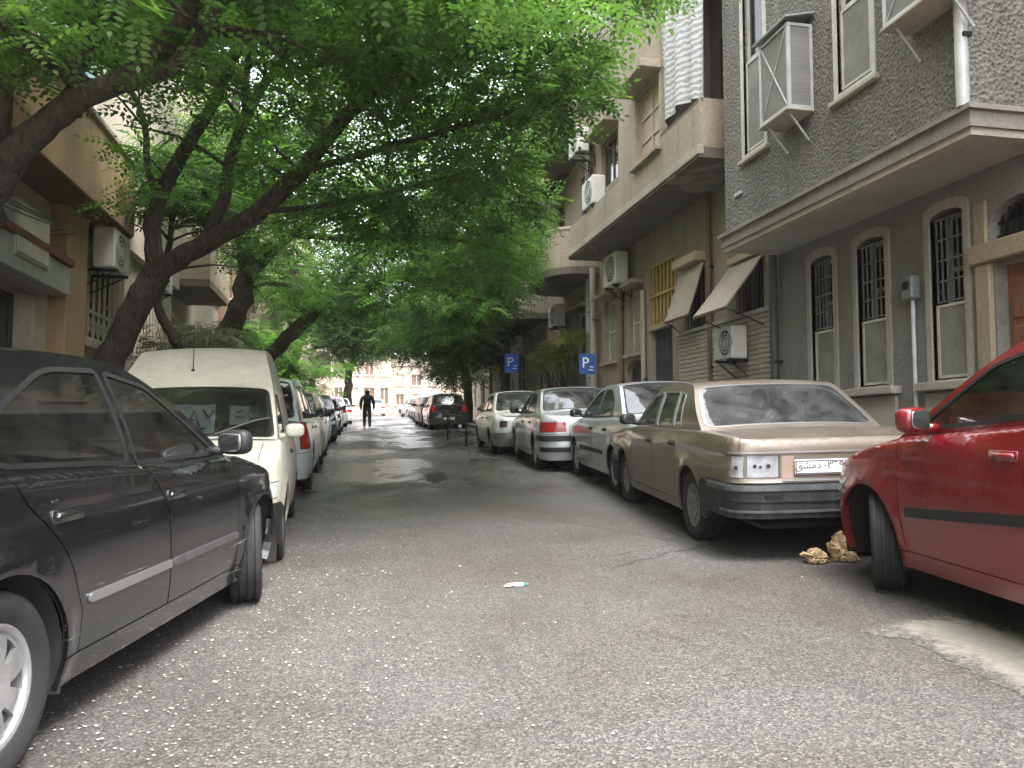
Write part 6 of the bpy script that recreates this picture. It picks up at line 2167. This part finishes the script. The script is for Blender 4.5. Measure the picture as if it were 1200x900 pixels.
# thin crooked trunk by the wall
bE = gbase(-3.05, 11.9)
tree("thin crooked trunk squeezed between wall and leaning tree", [
    ([bE, at(205, 425, 12.5), at(203, 395, 12.5), at(190, 372, 12.5), at(184, 352, 12.6), at(190, 330, 12.6), at(200, 270, 12.6), at(205, 200, 12.6)], [.12, .11, .11, .10, .085, .075, .06, .03]),
], 60, .5, 20, 47, LEAFD, zmin=3.8, cr=(.4, .6))
# tree leaning far over the street
bD = gbase(-2.6, 23.2)
tree("tree leaning low across the street beyond the van", [
    ([bD, at(308, 432, 24.0), at(332, 402, 23.6), at(362, 372, 23.0), at(388, 350, 22.5), at(440, 334, 21.8), at(500, 312, 21.2), at(560, 300, 20.8), at(615, 316, 20.6)], [.34, .31, .28, .26, .24, .20, .15, .09, .03]),
    LP([(388, 350, 22.5, .14), (430, 300, 22, .12), (480, 250, 21.5, .09), (540, 220, 21, .05)]),
    LP([(362, 372, 23.0, .14), (350, 330, 23, .12), (330, 280, 23, .10), (320, 220, 23, .06)]),
    LP([(470, 325, 21.5, .09), (520, 345, 21, .07), (570, 352, 20.8, .04), (606, 372, 20.6, .015)]),
], 260, 1.1, 22, 53, LEAF, zmin=3.9, cr=(.6, 1.0), size=1.35, zsp=.7)
# trees further up on the left
bF = gbase(-2.6 + bend(33), 33)
tree("tall shadowed tree behind the row of parked cars", [
    ([bF, bF + [.1, 0, 1.6], bF + [.3, -.1, 3.2], bF + [.9, -.3, 4.6], bF + [1.8, -.6, 5.6]], [.3, .26, .22, .17, .08]),
    ([bF + [.3, -.1, 3.2], bF + [0, .3, 4.6], bF + [-.3, .5, 6.0]], [.18, .14, .06]),
    ([bF + [.9, -.3, 4.6], bF + [2.4, .4, 5.0], bF + [4.2, .8, 5.2]], [.14, .1, .04]),
], 160, 1.3, 20, 59, LEAFD, zmin=4.2, cr=(.8, 1.2), size=1.7)
bK = gbase(-1.2 + bend(52), 52)
tree("far tree with a reddish bare trunk near the walking person", [
    ([bK, bK + [0, 0, 1.6], bK + [.1, 0, 3.2], bK + [.5, 0, 5.0], bK + [1.2, 0, 6.2]], [.42, .36, .30, .22, .1]),
    ([bK + [.1, 0, 3.2], bK + [-1.0, 0, 4.6], bK + [-1.6, 0, 5.8]], [.2, .15, .06]),
    ([bK + [.5, 0, 5.0], bK + [2.2, -.5, 5.6], bK + [3.6, -1, 5.8]], [.16, .1, .05]),
], 130, 1.4, 20, 61, LEAFD, zmin=5.3, cr=(1.0, 1.5), size=2.3)
# dark dense tree on the right pavement
bG = gbase(5.35 + bend(27.5), 27.5)
tree("dense dark tree with dim trunk on the right pavement past the signs", [
    ([bG, bG + [-.05, 0, 1.5], bG + [-.1, -.1, 2.8], bG + [-.5, -.3, 4.2], bG + [-1.0, -.5, 5.6]], [.34, .30, .26, .2, .1]),
    ([bG + [-.1, -.1, 2.4], bG + [-1.4, 1.0, 3.4], bG + [-2.6, 2.0, 4.2]], [.16, .12, .06]),
    ([bG + [-.1, -.1, 2.8], bG + [-1.2, -.6, 3.6], bG + [-2.2, -1.2, 4.4]], [.16, .12, .06]),
], 170, 1.0, 22, 67, LEAFD, zmin=2.5, cr=(.7, 1.1), size=1.5, from_frac=.4)
bH = gbase(5.2 + bend(38), 38)
tree("far dark tree behind the black hatchback on the right", [
    ([bH, bH + [0, 0, 1.6], bH + [-.4, 0, 3.2], bH + [-1.2, 0, 4.6], bH + [-2.0, 0, 5.4]], [.32, .28, .24, .16, .08]),
    ([bH + [-.4, 0, 3.0], bH + [-1.6, -.8, 3.8], bH + [-2.8, -1.2, 4.4]], [.16, .12, .06]),
], 170, 1.25, 20, 71, LEAFD, zmin=3.2, cr=(.9, 1.3), size=1.9, from_frac=.3)
# light young tree in the open on the left
bJ = np.array([-3.2, 30.0, zr(-3.2, 30) + .1])
tree("sunlit light green young tree behind the parked estate car", [
    ([bJ, bJ + [0, 0, .9], bJ + [.1, 0, 1.7], bJ + [.2, 0, 2.6]], [.12, .10, .08, .04]),
    ([bJ + [.1, 0, 1.6], bJ + [.7, -.3, 2.3], bJ + [1.0, -.5, 2.9]], [.06, .04, .02]),
    ([bJ + [.1, 0, 1.6], bJ + [-.5, .3, 2.3], bJ + [-.8, .4, 2.8]], [.06, .04, .02]),
], 150, .9, 26, 73, LEAFB, zmin=1.7, cr=(.45, .8), size=1.3, mask=False, from_frac=.3)

# unseen tree added beside the camera so that its crown shades the near road
bN = gbase(-2.95, -.4)
tree("street tree rooted beside the dark saloon's tail outside the view", [
    ([bN, bN + [0, 0, 1.6], bN + [.15, .05, 3.2], bN + [.5, .1, 4.6], bN + [1.1, .2, 5.6], bN + [2.2, .2, 6.2]], [.30, .27, .24, .2, .14, .06]),
    ([bN + [.3, .1, 3.9], bN + [-.3, -1.0, 5.2], bN + [-.6, -2.0, 6.2]], [.16, .12, .05]),
    ([bN + [.5, .1, 4.6], bN + [1.2, 1.0, 5.6], bN + [1.8, 1.7, 6.2]], [.14, .1, .05]),
], 110, .95, 22, 83, LEAF, zmin=5.0, mask=False, cr=(.5, .8))
# ------------------------------------------------------------------ more parked cars up the street
def far_car(sp, X, Y, deg, pm, label, grp, wheel='hub', lod=2, **k):
    o = dict(k.pop('opts', {}))
    return build_car("parked_car", sp, car_matrix(X + bend(Y), Y, radians(deg)), label, pm, grp, wheel=wheel, lod=lod, glassm=GLASSD, opts=o)
XL = -1.32
far_car(SP_HAT, XL, 17.9, 180, P_CRM, "cream hatchback with black mirrors facing down the street behind the estate car", CAR_GROUP_L, lod=1)
far_car(SP_SIL, XL - .05, 22.6, 180, P_PGT, "silver saloon parked between a cream hatchback and a dark blue one", CAR_GROUP_L)
far_car(SP_HAT, XL + .05, 27.2, 180, P_BLU, "dark blue hatchback ahead of the silver saloon", CAR_GROUP_L)
far_car(SP_PGT, XL, 32.1, 180, P_BLK, "black saloon beside the walking person", CAR_GROUP_L)
far_car(SP_SIL, XL - .1, 37.2, 0, P_GRY, "mid grey saloon just past the walking person", CAR_GROUP_L)
far_car(SP_HAT, XL - .1, 42.0, 0, P_WHT, "white hatchback far up the left kerb", CAR_GROUP_L)
far_car(SP_SIL, XL - .1, 47.0, 0, P_WHT, "white saloon near the reddish bare trunk", CAR_GROUP_L)
XR = 3.85
far_car(SP_HAT, XR - .02, 35.2, 0, P_BLK, "black hatchback with red tail lamps behind the metal hoops", CAR_GROUP_R, lod=1, opts=dict(plates=('r',)))
far_car(SP_PGT, XR - .12, 40.3, 0, P_CRM, "cream saloon parked ahead of the black hatchback", CAR_GROUP_R)
far_car(SP_SIL, XR - .1, 45.6, 0, P_BLU, "dark blue saloon far up the right kerb", CAR_GROUP_R)
far_car(SP_HAT, XR - .1, 50.4, 0, P_GRY, "grey hatchback far up the right kerb", CAR_GROUP_R)
far_car(SP_SIL, XR - .2, 55.4, 0, P_BLK, "black saloon near the bright end of the street", CAR_GROUP_R)
far_car(SP_OLD, XR - .8, 62.5, -8, P_WHT, "small white saloon in the sunlit end of the street", CAR_GROUP_R)
far_car(SP_WAG, XR - .3, 68, -50, P_WHT, "white estate car turned across the end of the street", CAR_GROUP_R)
far_car(SP_SIL, XL + .9, 70, 0, P_WHT, "pale saloon in front of the pink stone house", CAR_GROUP_L)

# van extras
van = [o for o in bpy.data.objects if o.name.startswith("parked_van")][0]
m = MB(); m.lathe([(.0, .0), (.035, .0), (.028, .02), (.012, .05), (.0, .055)], 12, axis='z', org=(.10, -.05, 1.545)); m.tube([(.10, -.05, 1.58), (.03, -.05, 1.80), (-.06, -.05, 2.05)], .004, 6); m.build("antenna", BLACK, van, True)
for sy in (.25, -.35):
    m = MB(); m.tube([(1.10, sy, 1.015), (.93, sy + .30, 1.115), (.90, sy + .42, 1.135)], .010, 5); m.build("wiper", BLACK, van)
PAPER = mat("paper_white", (.50, .52, .52), .85, var=.08)
Mv = van.matrix_world.copy()
def paper(label, y, x, z, w, h, marks, tilt=-33):
    r = empty("paper_sheet"); tag(r, label, "paper", "papers behind the van windscreen")
    r.matrix_world = Mv @ Matrix.Translation((x, y, z)) @ Matrix.Rotation(radians(90), 4, 'Z') @ Matrix.Rotation(radians(90 + tilt), 4, 'X')
    n = 6; V = []; F = []
    for i in range(n + 1):
        for j in range(n + 1):
            V.append(((i / n - .5) * w, (j / n - .5) * h, .01 * sin(i * 1.1) + .006 * cos(j * 1.7)))
    for i in range(n):
        for j in range(n):
            a = i * (n + 1) + j; F.append((a, a + n + 1, a + n + 2, a + 1))
    mb = MB(); mb.add(V, F); mb.build("sheet", PAPER, r, True)
    for P in marks:
        mb = MB()
        P2 = [Vector((a * w, b * h, .014)) for a, b in P]
        for p, q in zip(P2[:-1], P2[1:]):
            d = (q - p).normalized(); s = Vector((-d.y, d.x, 0)) * .010
            mb.add([p - s, q - s, q + s, p + s], [(0, 1, 2, 3)])
        mb.build("ink_mark", INK, r)
paper("large white paper with zigzag strokes behind the van windscreen", .02, .63, 1.14, .36, .30,
      [[(-.12, -.30), (.02, .25), (.16, -.30)], [(.22, .28), (.36, -.02), (.46, .26)], [(-.44, .05), (-.25, -.40)], [(-.1, -.40), (.3, -.36)]])
paper("small white paper tucked at the side of the van windscreen", .40, .60, 1.16, .16, .20, [[(-.2, .1), (.2, .2)], [(-.25, -.1), (.25, -.15)]])

# ------------------------------------------------------------------ walking person
def person():
    p0 = gp(430, 501.5)
    r = empty("person", (p0[0], p0[1], zr(p0[0], p0[1]))); tag(r, "person in dark jacket and trousers walking away up the street", "person")
    r.rotation_euler = (0, 0, 0)
    # joints (x right, y forward, z up), radii
    J = {'pel': (0, 0, .98, .20, .15), 'wa': (0, .0, 1.12, .19, .15), 'ch': (0, .01, 1.32, .22, .16), 'sh': (0, .0, 1.42, .17, .11), 'ne': (0, .02, 1.55, .075, .075), 'he': (0, .035, 1.66, .125, .14), 'ht': (0, .03, 1.77, .11, .125),
         'lh': (-.10, 0, .88, .125, .125), 'lk': (-.115, .12, .52, .095, .095), 'la': (-.12, .06, .12, .07, .07), 'lt': (-.13, .20, .04, .04, .03),
         'rh': (.10, 0, .88, .125, .125), 'rk': (.11, -.03, .52, .095, .095), 'ra': (.12, -.22, .14, .07, .07), 'rt': (.13, -.11, .04, .04, .03),
         'ls': (-.22, 0, 1.42, .10, .10), 'le': (-.30, -.06, 1.15, .085, .085), 'lw': (-.29, .06, .92, .06, .055), 'lf': (-.265, .10, .83, .035, .025),
         'rs': (.22, 0, 1.42, .10, .10), 're': (.30, -.08, 1.16, .085, .085), 'rw': (.31, -.02, .92, .06, .055), 'rf': (.29, .01, .83, .035, .025)}
    E = [('pel', 'wa'), ('wa', 'ch'), ('ch', 'sh'), ('sh', 'ne'), ('ne', 'he'), ('he', 'ht'), ('pel', 'lh'), ('lh', 'lk'), ('lk', 'la'), ('la', 'lt'), ('pel', 'rh'), ('rh', 'rk'), ('rk', 'ra'), ('ra', 'rt'),
         ('sh', 'ls'), ('ls', 'le'), ('le', 'lw'), ('lw', 'lf'), ('sh', 'rs'), ('rs', 're'), ('re', 'rw'), ('rw', 'rf')]
    ks = list(J); me = bpy.data.meshes.new("body")
    me.from_pydata([J[k][:3] for k in ks], [(ks.index(a), ks.index(b)) for a, b in E], [])
    o = bpy.data.objects.new("body_rig", me); COL.objects.link(o)
    sk = o.modifiers.new("s", 'SKIN')
    for i, k in enumerate(ks):
        v = me.skin_vertices[0].data[i]; v.radius = J[k][3:5]; v.use_root = (k == 'pel')
    o.modifiers.new("u", 'SUBSURF').levels = 2
    dg = bpy.context.evaluated_depsgraph_get(); dg.update()
    bm_ = bpy.data.meshes.new_from_object(o.evaluated_get(dg)); bpy.data.objects.remove(o)
    for mm in (mat("jacket_dark", (.035, .035, .045), .85, var=.25, vs=12), mat("trousers_dark", (.05, .055, .07), .85, var=.25, vs=12), mat("skin", (.30, .17, .11), .6), mat("hair_dark", (.014, .011, .010), .7), mat("shoe_black", (.012, .012, .012), .5)):
        bm_.materials.append(mm)
    for p in bm_.polygons:
        z = p.center[2]; x = abs(p.center[0])
        p.material_index = 4 if z < .10 else (2 if (x > .2 and z < .93) else (1 if z < .96 else (0 if z < 1.53 else (3 if (z > 1.60 or p.center[1] < .03) else 2))))
        p.use_smooth = True
    b = bpy.data.objects.new("body", bm_); COL.objects.link(b); b.parent = r
    m = MB(); superell(m, (0, -.14, 1.25), (.15, .07, .20), 3); m.build("backpack", mat("backpack_dark", (.02, .02, .024), .8, var=.2), r, True)
    print("PERSON", p0)
person()

# ------------------------------------------------------------------ parking signs
BLUE = mat("sign_blue", (.018, .13, .50), .4, var=.1)
BLUED = mat("sign_blue_dull", (.022, .07, .26), .45, var=.15)
SIGNW = mat("sign_white", (.80, .82, .84), .5, var=.05)
def psign(label, px, pyt, X, w, h, bl, off):
    q = on_x(px, pyt, X); z0 = zr(X, q[1]) + .13
    r = empty("parking_sign", (X, q[1], z0)); tag(r, label, "sign", "blue parking signs")
    H = q[2] - z0
    m = MB(); m.tube([(0, 0, 0), (0, 0, H + .04)], .028, 10); m.build("pole", IRONG, r, True, 50)
    m = MB()
    prism(m, [fillet([(off - w / 2, H - h, .05), (off + w / 2, H - h, .05), (off + w / 2, H, .05), (off - w / 2, H, .05)])], [], lambda u, v, k: (u, -.045 + k, v), .012)
    b = m.build("board", bl, r)
    R = Matrix.Rotation(radians(90), 4, 'X')
    text_mesh("letter", "P", h * .72, SIGNW, b, Matrix.Translation((off - w * .12, -.047, H - h * .46)) @ R, .001)
    m = MB(); m.box((off + w * .14, -.0475, H - h * .66), (off + w * .38, -.0455, H - h * .62)); m.box((off + w * .06, -.0475, H - h * .80), (off + w * .36, -.0455, H - h * .76)); m.build("small_print", SIGNW, b)
    for z in (H - .08, H - h + .06):
        m = MB(); m.box((-.04, -.034, z - .012), (.04, .03, z + .012)); m.build("clamp", IRONG, r)
psign("dull blue parking sign left of its pole in front of the tan building", 697.5, 415, 5.15, .36, .44, BLUED, -.19)
psign("bright blue parking sign on a pole beside the dark tree", 599.5, 415, 5.15, .47, .60, BLUE, 0)

# ------------------------------------------------------------------ low metal hoops keeping parking places free
HOOP = mat("hoop_metal", (.035, .033, .032), .55, .4, var=.3, vs=8)
def hoop(label, a, b, h, brace):
    a, b = gp(*a), gp(*b)
    r = empty("parking_hoop", tuple((a + b) / 2)); tag(r, label, "barrier", "metal parking hoops")
    c = (a + b) / 2; A = Vector(a - c); B = Vector(b - c); up = Vector((0, 0, h))
    n = 5; P = [A]
    for e, s in ((A, B), (B, A)):
        for k in range(n + 1):
            t = k / n * pi / 2; d = (s - e).normalized() * .08
            q = e + up + d * (1 - cos(t)) - Vector((0, 0, .08)) * (1 - sin(t))
            P.append(q) if e is A else None
        if e is B:
            for k in range(n, -1, -1):
                t = k / n * pi / 2; d = (s - e).normalized() * .08
                P.append(e + up + d * (1 - cos(t)) - Vector((0, 0, .08)) * (1 - sin(t)))
    P.append(B)
    m = MB(); m.tube(P, .024, 8); m.build("hoop", HOOP, r, True, 50)
    m = MB(); m.tube([A.lerp(A + up, brace), B.lerp(B + up, brace)], .016, 6); m.build("crossbar", HOOP, r, True)
    for e in (A, B):
        m = MB(); m.box((e.x - .07, e.y - .07, e.z - .01), (e.x + .07, e.y + .07, e.z + .012), .003); m.build("base_plate", HOOP, r)
hoop("dark metal hoop standing nearest the old white saloon", (524.5, 516), (546, 523), .80, .45)
hoop("dark metal hoop standing behind the other one by the black hatchback", (510, 503), (527, 505.5), .80, .45)

# ------------------------------------------------------------------ street surface details
def ground_patch(name, m, pix, dz, step=.12, jag=.05, seed=1, kind="structure"):
    rg = random.Random(seed)
    P = [gp(*q)[:2] for q in pix]
    out = []
    for p in dens(P, .045):
        out.append((p[0] + rg.gauss(0, jag), p[1] + rg.gauss(0, jag)))
    V, F = tess([out], [], step)
    mb = MB(); vs = [(p[0], p[1], zr(p[0], p[1]) + dz) for p in V]
    fs = []
    for f in F:
        a, b, c = [int(i) for i in f]
        g = (V[b][0] - V[a][0]) * (V[c][1] - V[a][1]) - (V[b][1] - V[a][1]) * (V[c][0] - V[a][0])
        fs.append((a, b, c) if g > 0 else (a, c, b))
    mb.add(vs, fs)
    o = tag(mb.build(name, m), kind=kind)
    B = np.array(out)
    dd = np.array([np.sqrt(((B - p) ** 2).sum(1)).min() for p in V])
    a = o.data.attributes.new("cover", 'FLOAT', 'POINT'); a.data.foreach_set("value", np.clip(dd / .28, 0, 1).astype(np.float32))
    return o
CONC = plaster("cement_spill", (.31, .29, .25), (.20, .185, .165), bmp=.3, bs=30, streak=.3, patch=(.24, .22, .20))
nt = CONC.node_tree; bs_ = nt.nodes["Principled BSDF"]
old = bs_.inputs["Base Color"].links[0].from_socket
at_ = nt.nodes.new("ShaderNodeAttribute"); at_.attribute_name = "cover"
nn_ = noise(nt, coords(nt), 9.0, 6, .7)
fac_ = mapr(nt, math_n(nt, 'ADD', at_.outputs["Fac"], math_n(nt, 'MULTIPLY', math_n(nt, 'SUBTRACT', nn_, .5), 1.6)), .16, .52, 0, 1)
vo_ = nd(nt, "ShaderNodeTexVoronoi", Scale=95.0); nt.links.new(coords(nt), vo_.inputs["Vector"])
sv_ = nt.nodes.new("ShaderNodeSeparateColor"); nt.links.new(vo_.outputs["Color"], sv_.inputs[0])
asp_ = ramp(nt, sv_.outputs[0], [(0, (.065, .06, .055)), (.6, (.115, .108, .10)), (1, (.19, .18, .17))])
nt.links.new(mixc(nt, fac_, asp_, old), bs_.inputs["Base Color"])
ground_patch("cement_patch", CONC, [(1012, 741), (1062, 722), (1105, 717), (1180, 735), (1300, 770), (1400, 840), (1290, 850), (1190, 812), (1110, 776), (1070, 752)], .0025, .08, .022, 3)
DAMPM = mat("damp_patch", (.030, .029, .029), .85, var=.3, vs=3, bmp=.4, bs=80)
ground_patch("damp_patch", DAMPM, [(496, 556), (520, 553), (524, 562), (506, 567)], .004, .2, .03, 5)  # flat dark sheet laid for a damp patch on the road

# petals and pale grit blown to the left side
rs = np.random.RandomState(5)
V = []; F = []
n = 0
while n < 3000:
    y = 2.3 + 11 * rs.beta(1.1, 2.2); x = rs.uniform(-1.6, 3.2)
    dens_ = math.exp(-max(0, x - .02 * y + .3) / .5) + .008
    if x < -.1 and False: continue
    if rs.rand() > dens_: continue
    s = rs.uniform(.003, .0085) * (1 + .5 * (rs.rand() < .1)); a = rs.uniform(0, 6.28); z = zr(x, y) + .006
    o = len(V); tl = rs.uniform(-.3, .3) * s
    k = 5
    for i in range(k):
        t = a + 2 * pi * i / k; e = 1 if i % 2 else .75
        V.append((x + s * cos(t) * e, y + s * sin(t) * e * rs.uniform(.6, 1), z + tl * cos(t - a) + .002))
    F.append(tuple(range(o, o + k))); n += 1
m = MB(); m.add(V, F)
tag(m.build("fallen_petals", mat("petal_white", (.62, .60, .52), .8, var=.25, vs=20)), "white fallen petals and grit scattered over the left of the road", "petals", kind="stuff")

from mathutils import noise as mnoise
def crumple(name, label, p, rx, ry, rz, m, seed, rot=0, cat="litter", amp=.45, group=None):
    bm = bmesh.new(); bmesh.ops.create_icosphere(bm, subdivisions=4, radius=1)
    R = Matrix.Rotation(rot, 3, 'Z')
    zmin = 9
    for v in bm.verts:
        c = v.co.copy()
        d = 1 + amp * mnoise.noise(c * 1.5 + Vector((seed, 0, 0))) + .22 * abs(mnoise.noise(c * 3.7 + Vector((0, seed, 0)))) * 2 - .2
        w = Vector((c.x * rx, c.y * ry, c.z * rz)) * d
        w.z = max(w.z, -rz * .55 + .004 * mnoise.noise(c * 5))
        v.co = R @ w; zmin = min(zmin, v.co.z)
    me = bpy.data.meshes.new(name)
    for v in bm.verts: v.co.z -= zmin
    bm.to_mesh(me); bm.free()
    for f in me.polygons: f.use_smooth = False
    me.materials.append(m)
    o = bpy.data.objects.new(name, me); COL.objects.link(o)
    o.location = (p[0], p[1], zr(p[0], p[1]) + .001)
    tag(o, label, cat, group)
    return o
RAG = plaster("tan_paper_bag", (.46, .33, .20), (.30, .20, .12), bmp=.3, streak=.5)
RAG2 = plaster("pale_tan_cloth", (.55, .42, .27), (.36, .25, .16), bmp=.3, streak=.5)
crumple("crumpled_bag", "flat crumpled tan bag on the road behind the bronze saloon", gp(956, 660), .105, .085, .065, RAG, 3.1, .4, group="crumpled litter by the red hatchback wheel")
crumple("crumpled_bag", "taller crumpled tan bag beside the red hatchback wheel", gp(984, 657), .085, .075, .13, RAG2, 7.7, 1.1, group="crumpled litter by the red hatchback wheel")
crumple("crumpled_bag", "small crumpled tan scrap touching the red hatchback wheel", gp(997, 659), .07, .06, .045, RAG2, 12.3, .2, group="crumpled litter by the red hatchback wheel")
crumple("paper_scrap", "small white and green paper scrap in the middle of the road", gp(604, 687), .075, .035, .012, mat("scrap_white", (.68, .74, .72), .7), 5.2, .2)
crumple("wrapper", "tiny green wrapper next to the white paper scrap", gp(616, 686), .035, .022, .010, mat("wrapper_green", (.08, .22, .20), .5), 9.2, .9)

# ------------------------------------------------------------------ shrubs and hanging plants
DUSTY = leafmat("leaf_dusty", (.07, .085, .05), (.12, .135, .085), (.18, .19, .12), .3)
YLEAF = leafmat("leaf_yellow_green", (.10, .12, .03), (.20, .20, .04), (.32, .30, .07), .45)
def shrub(label, base, cl, rad, per, seed, leaf, size, cat="shrub", name="shrub", stems=True, group=None):
    root = empty(name); tag(root, label, cat, group)
    rg = random.Random(seed)
    mb = MB(); b = np.array(base, float)
    for c in cl:
        q = np.array(c); mid = (b + q) / 2 + np.array([rg.gauss(0, .05), rg.gauss(0, .05), .05])
        mb.tube([b + np.array([rg.gauss(0, .04), rg.gauss(0, .04), 0]), mid, q], [.022, .015, .006], 5)
    mb.build("stem", MATS["bark"], root, True)
    leaf_mesh("foliage", leaf, root, np.array(cl), np.array(rad), per, seed, size, mask=False)
rg = random.Random(2)
for k, (X, Y, h) in enumerate(((-2.68, 13.8, 2.7), (-2.62, 17.4, 3.0))):
    b = (X, Y, zr(X, Y) + .13)
    cl = [(X + rg.gauss(0, .35), Y + rg.gauss(0, .4), b[2] + h * rg.uniform(.45, .95)) for _ in range(16)]
    shrub(("dusty grey green shrub just behind the van roof", "second dusty shrub standing up the pavement from the first")[k], b, cl, [.34] * 16, 40, 90 + k, DUSTY, .7, group="dusty shrubs behind the van")
for k, (Y, z) in enumerate(((19.7, 3.55), (20.9, 3.45), (22.3, 3.35))):
    X = 5.60; b = (X + .1, Y, zr(6, Y) + 1.2)
    cl = [(X + rg.gauss(0, .12) - .05, Y + rg.gauss(0, .28), z - abs(rg.gauss(0, .45)) + .2) for _ in range(10)]
    shrub(("yellow green climber on the garden wall beside the dull sign", "yellowish climber in the middle of the garden wall", "climber at the far end of the garden wall")[k], b, cl, [.3] * 10, 34, 120 + k, YLEAF, .75, cat="climber", name="climbing_plant", group="climbing plants over the garden wall")

# ------------------------------------------------------------------ thin haze volume added to lift the dark tones of the street
hz = MB(); hz.box((-175, -130, -6.0), (175, 410, 15.5))
hm = bpy.data.materials.new("added_haze"); hm.use_nodes = True
hn = hm.node_tree; hn.nodes.clear()
ho = hn.nodes.new("ShaderNodeOutputMaterial"); pv = hn.nodes.new("ShaderNodeVolumePrincipled")
pv.inputs["Color"].default_value = (.95, .96, .97, 1); pv.inputs["Density"].default_value = .0006; pv.inputs["Anisotropy"].default_value = .2
hn.links.new(pv.outputs[0], ho.inputs["Volume"])
tag(hz.build("haze", hm), "thin pale haze added to lift the shadows of the street", "haze", kind="stuff")
cy.volume_bounces = 1
